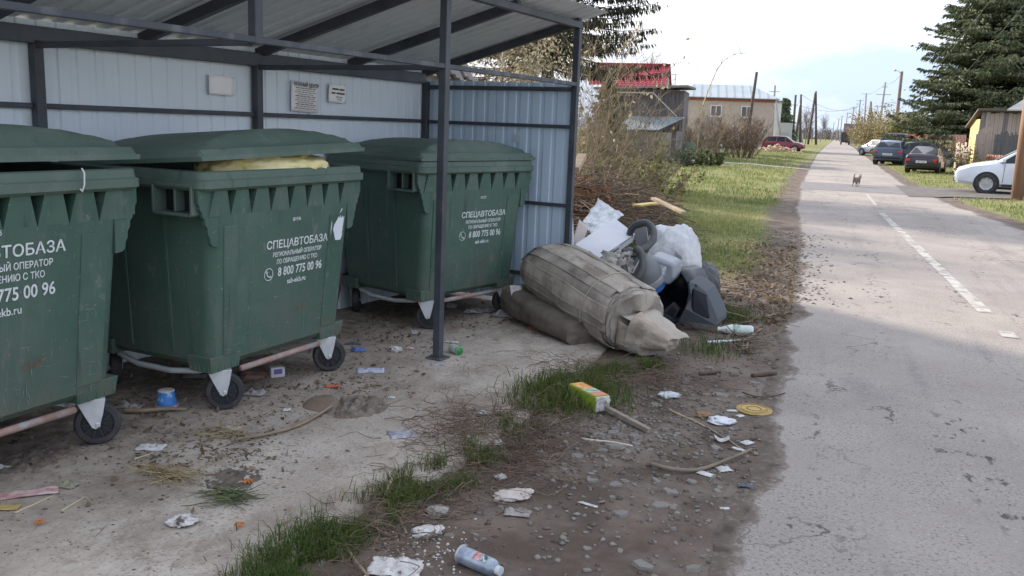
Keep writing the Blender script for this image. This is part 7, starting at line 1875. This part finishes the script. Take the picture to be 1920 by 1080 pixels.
def make_car(label, spec, paint, loc, rotz, cat='car', rim_m=alloy, plate='А 418 ТО 96', front_detail=True, name='parked_car', group='cars parked along the road'):
    t = thing(name, label, cat, loc, rotz, group); st = spec['st']; rows = []
    for (x, zl, zb, zt, hs, hb, hr, fl) in st:
        half = [(hs * .9, zl), (hs, zl + .10), (hs + .005, zl + (zb - zl) * .55), (hb, zb), (hr, zt - .035 if zt - zb > .2 else zt - .02), (hr * .78, zt), (0, zt + .015)]
        rows.append([Vector((x, -y, z)) for y, z in half] + [Vector((x, y, z)) for y, z in reversed(half[:-1])])
    mb = MB().grid(rows); n = len(rows[0])
    for r in (0, len(rows) - 1): mb.f.append(tuple(r * n + j for j in range(n)))
    for i in range(len(rows) - 1): mb.f.append((i * n, i * n + n - 1, (i + 1) * n + n - 1, (i + 1) * n))
    body = mb.build('body', paint, t, auto=R_(32))
    def quadglass(nm, c4, k=.86, off=.008):
        c4 = [Vector(p) for p in c4]; c = sum(c4, Vector()) / 4; nn = (c4[1] - c4[0]).cross(c4[3] - c4[0])
        if nn.length < 1e-6: nn = (c4[2] - c4[0]).cross(c4[3] - c4[1])
        nn.normalize()
        if nn.dot(c - Vector((c.x * .8, 0, .8))) < 0: nn = -nn
        vs = [c + (p - c) * k + nn * off for p in c4]; m_ = MB().add(vs + [v - nn * .02 for v in vs], [(0, 1, 2, 3), (0, 4, 5, 1), (1, 5, 6, 2), (2, 6, 7, 3), (3, 7, 4, 0)]); return m_.build(nm, car_glass, t)
    for i, s in enumerate(st[:-1]):
        if s[7] == 'side':
            for (a, b) in ((3, 4), (n - 4, n - 5)): quadglass('side_window', [rows[i][a], rows[i + 1][a], rows[i + 1][b], rows[i][b]], .90)
        elif s[7] == 'ws':
            top, bot = (i + 1, i) if s[3] < st[i + 1][3] else (i, i + 1)
            quadglass('rear_window' if top > bot else 'windscreen', [rows[bot][4], rows[bot][n - 5], rows[top][n - 5], rows[top][4]], .90, .03)
            for (a, b) in ((3, 4), (n - 4, n - 5)):
                q = [rows[bot][a], rows[top][a], rows[top][b]]; c = (q[0] + q[1] + q[2]) / 3; nn = (q[1] - q[0]).cross(q[2] - q[0]).normalized()
                if nn.y * c.y < 0: nn = -nn
                vs = [c + (p - c) * .78 + nn * .010 for p in q]; MB().add(vs + [v - nn * .02 for v in vs], [(0, 1, 2), (0, 3, 4, 1), (1, 4, 5, 2), (2, 5, 3, 0)]).build('quarter_window', car_glass, t)
    wr = spec['wr']; hs = st[4][4]
    for x in spec['wx']:
        for sy in (-1, 1):
            y = sy * (hs - .065)
            MB().lathe([(wr * .96, -.10), (wr * 1.17, -.10), (wr * 1.17, .10), (wr * .96, .10), (wr * .96, -.10)], (x, sy * (hs - .090), wr + .015), 'Y', 26).build('wheel_arch', trim_b, t)
            w = MB().lathe([(wr * .62, -.10), (wr * .94, -.10), (wr, -.07), (wr, .07), (wr * .94, .10), (wr * .62, .10), (wr * .62, -.10)], (x, y, wr), 'Y', 26).build('tyre', tyre_m, t, auto=R_(40))
            r_ = MB().lathe([(0, .092), (wr * .2, .092), (wr * .25, .082), (wr * .55, .082), (wr * .63, .098), (wr * .66, .098), (wr * .66, -.085), (0, -.05)] if sy > 0 else [(0, .05), (wr * .66, .085), (wr * .66, -.098), (wr * .63, -.098), (wr * .55, -.082), (wr * .25, -.082), (wr * .2, -.092), (0, -.092)], (x, y, wr), 'Y', 22)
            for k in range(8):
                q = 2 * PI * k / 8; r_.bar((x + math.cos(q) * wr * .15, y + sy * .088, wr + math.sin(q) * wr * .15), (x + math.cos(q) * wr * .62, y + sy * .090, wr + math.sin(q) * wr * .62), .045, .02, (0, 1, 0))
            r_.build('wheel_rim', rim_m, w, auto=R_(35))
    xr_, xf = st[0][0], st[-1][0]; zt = st[1][2]
    for sy in (-1, 1):
        MB().box((st[1][0] - .03, sy * (st[1][5] - .13), zt - .10), (.10, .22, .13)).build('tail_light', red_l, t, bevel=.02)
        MB().box((xf - .22, sy * (st[-2][5] - .20), st[-2][2] + .0), (.30, .30, .13), Euler((0, .35, sy * -.35)).to_matrix()).build('headlight', head_l, t, bevel=.03)
        MB().box((st[-4][0] - .18 if spec is not VAN else 1.2, sy * (st[4][5] + .09), st[4][2] + .08), (.12, .18, .13)).build('wing_mirror', paint, t, bevel=.03)
        for xx in (-.45, .45): MB().box((xx - .15, sy * (hs + .012), st[4][2] - .10), (.16, .03, .03)).build('door_handle', paint, t, bevel=.006)
    for sy in (-1, 1):
        for xx in (-.98, -.12, .86): MB().bar((xx, sy * (hs + .007), .34), (xx - .02, sy * (hs + .004), st[4][2] - .02), .010, .008, (0, 1, 0)).build('door_seam', trim_b, t)
        MB().bar((spec['wx'][0] + .4, sy * (hs + .004), .27), (spec['wx'][1] - .4, sy * (hs + .004), .27), .02, .06).build('sill_trim', trim_b, t)
    MB().box((xf - .045, 0, .60 if spec is not SUV else .74), (.09, .70, .15)).build('grille', trim_b, t, bevel=.02)
    MB().box((xf - .02, 0, .38 if spec is not SUV else .5), (.10, 1.10, .13)).build('lower_intake', trim_b, t, bevel=.02)
    p = MB().box((xr_ - .015, 0, .62 if spec in (SEDAN, HATCH) else .8), (.02, .54, .115)).build('rear_plate', plate_m, t)
    zp = .62 if spec in (SEDAN, HATCH) else .8
    for k_ in range(7): MB().box((xr_ - .026, .20 - k_ * .066, zp), (.004, .034, .055)).build('plate_character', trim_b, p)
    MB().box((xr_ + .01, 0, .42), (.12, 1.5, .10)).build('rear_bumper', trim_b if spec is not SUV else paint, t, bevel=.03)
    MB().box((0, 0, .20), (2.0, 1.4, .10)).build('underbody', trim_b, t)
    return t
def paint(name, c, rough=.28, coat=.6, metal=0.0): return mat(name, c, tuple(v * 1.12 for v in c), scale=1.2, rough=rough, coat=coat, metal=metal, dirt=tuple(v * .7 + .05 for v in c), dirt_scale=2, dirt_lo=.55, dirt_hi=.8)
p = gp(1851, 367); z = .05
make_car('white sedan with alloy wheels parked across the verge on the right', SEDAN, paint('paint_white', (.62, .66, .72)), (p.x + 1.30, p.y + .8, z), PI + R_(-6))
p = gp(1742, 328); make_car('black sedan seen from behind with white number plate', SEDAN, paint('paint_black', (.022, .018, .024)), (p.x, p.y + 2.0, z), PI / 2 - R_(12), plate='Р 205 ВК 66', rim_m=steelrim).scale = (.86, .86, .86)
p = gp(1728, 313); make_car('dark sedan parked sideways behind the black sedan', SEDAN, paint('paint_dark_navy', (.022, .026, .036)), (p.x, p.y + .8, z), R_(5), rim_m=steelrim)
p = gp(1672, 311); make_car('blue hatchback at the left end of the parked cars', HATCH, paint('paint_blue', (.05, .075, .13)), (p.x + .1, p.y + 2.0, z), PI / 2 - R_(12), plate='Н 761 ОС 96', rim_m=steelrim)
p = gp(1678, 303); make_car('dark blue van behind the blue hatchback', VAN, paint('paint_van_blue', (.04, .062, .125)), (p.x + .3, p.y + 2.6, z), PI / 2 - R_(14), cat='van', rim_m=steelrim)
p = gp(1648, 294); make_car('silver car farthest along the right verge', HATCH, paint('paint_silver', (.20, .225, .265), metal=.3), (p.x, p.y + 2.0, z), PI / 2 + R_(40), rim_m=steelrim)
p = gp(1468, 284); make_car('dark red crossover car beside the stone heap', SUV, paint('paint_cherry', (.20, .018, .035)), (p.x, p.y + .5, .02), R_(-6)).scale = (.88, .88, .88)
# ---- lorry far down the road
p = gp(1584, 271.5); t = thing('lorry', 'dark lorry standing far down the road', 'lorry', (p.x, p.y, 0), PI / 2)
lm = mat('lorry_dark', (.030, .030, .032), (.05, .05, .05), scale=1, rough=.6)
MB().box((0, 0, 1.75), (4.6, 2.0, 2.1)).build('cargo_box', lm, t, bevel=.04); MB().box((3.2, 0, 1.5), (1.6, 1.9, 2.0)).build('cab', lm, t, bevel=.15, seg=2)
for x in (-1.5, 3.0):
    for sy in (-1, 1): MB().lathe([(0, -.15), (.42, -.15), (.45, 0), (.42, .15), (0, .15)], (x, sy * .85, .45), 'Y', 16).build('wheel', tyre_m, t)
for sy in (-1, 1): MB().box((-2.32, sy * .8, .85), (.06, .25, .12)).build('tail_light', red_l, t)
# ---- small dog on the road
p = gp(1605, 350); dog = thing('small_dog', 'small brown dog with pale legs trotting away up the road', 'dog', (p.x, p.y, .004), R_(62)); dog.scale = (.85, .85, .85)
fur = mat('dog_fur', (.15, .115, .09), (.24, .19, .15), scale=9, rough=.95)
def skin(name, verts, edges, radii, material, parent):
    me = bpy.data.meshes.new(name); me.from_pydata(verts, edges, []); o = bpy.data.objects.new(name, me); COL.objects.link(o); o.parent = parent
    sk_ = o.modifiers.new('skin', 'SKIN'); sk_.use_smooth_shade = True
    for i, r in enumerate(radii): me.skin_vertices[0].data[i].radius = (r, r)
    me.skin_vertices[0].data[0].use_root = True
    sb_ = o.modifiers.new('sub', 'SUBSURF'); sb_.levels = 1; sb_.render_levels = 1; me.materials.append(material); return o
V_ = [(-.02, 0, .27), (.12, 0, .28), (.20, 0, .33), (.25, 0, .40), (.33, 0, .385), (-.16, 0, .28), (-.24, 0, .36), (-.22, 0, .45), (-.15, 0, .48)]
E_ = [(0, 1), (1, 2), (2, 3), (3, 4), (0, 5), (5, 6), (6, 7), (7, 8)]; Rr = [.075, .085, .06, .055, .028, .07, .022, .022, .016]
for (x, y, hind, dx) in ((.13, .05, 0, .05), (.13, -.05, 0, -.03), (-.15, .05, 1, -.03), (-.15, -.05, 1, .05)):
    k = len(V_); root = 5 if hind else 1
    V_ += [(x, y, .20), (x + (.03 if hind else -.01) + dx * .3, y, .13), (x + (-.035 if hind else .0) + dx * .8, y, .075), (x + dx, y, .012), (x + dx + .03, y, .010)]
    E_ += [(root, k), (k, k + 1), (k + 1, k + 2), (k + 2, k + 3), (k + 3, k + 4)]; Rr += [.04, .026, .017, .014, .012]
me = bpy.data.meshes.new('body')
try:
    me.from_pydata(V_, E_, []); o = bpy.data.objects.new('body', me); COL.objects.link(o); o.parent = dog
    o.modifiers.new('skin', 'SKIN'); me.skin_vertices[0].data[0].use_root = True
    for i, r in enumerate(Rr): me.skin_vertices[0].data[i].radius = (r, r)
    s2 = o.modifiers.new('sub', 'SUBSURF'); s2.levels = 2; s2.render_levels = 2; me.materials.append(fur)
except Exception as ex:
    print('dog', ex)
for sy in (-1, 1): MB().add([(.235, sy * .018, .44), (.265, sy * .02, .435), (.25, sy * .045, .43), (.245, sy * .038, .50)], [(0, 1, 3), (1, 2, 3), (2, 0, 3), (0, 2, 1)]).build('ear', fur, dog)
for x, y in ((.16, .05), (.10, -.05), (-.18, .05), (-.12, -.05)): MB().tube([(x - .005, y, .01), (x - .02, y, .09)], .0185, 8).build('pale_sock', mat('dog_socks', (.50, .47, .43), rough=.9), dog, smooth=True)
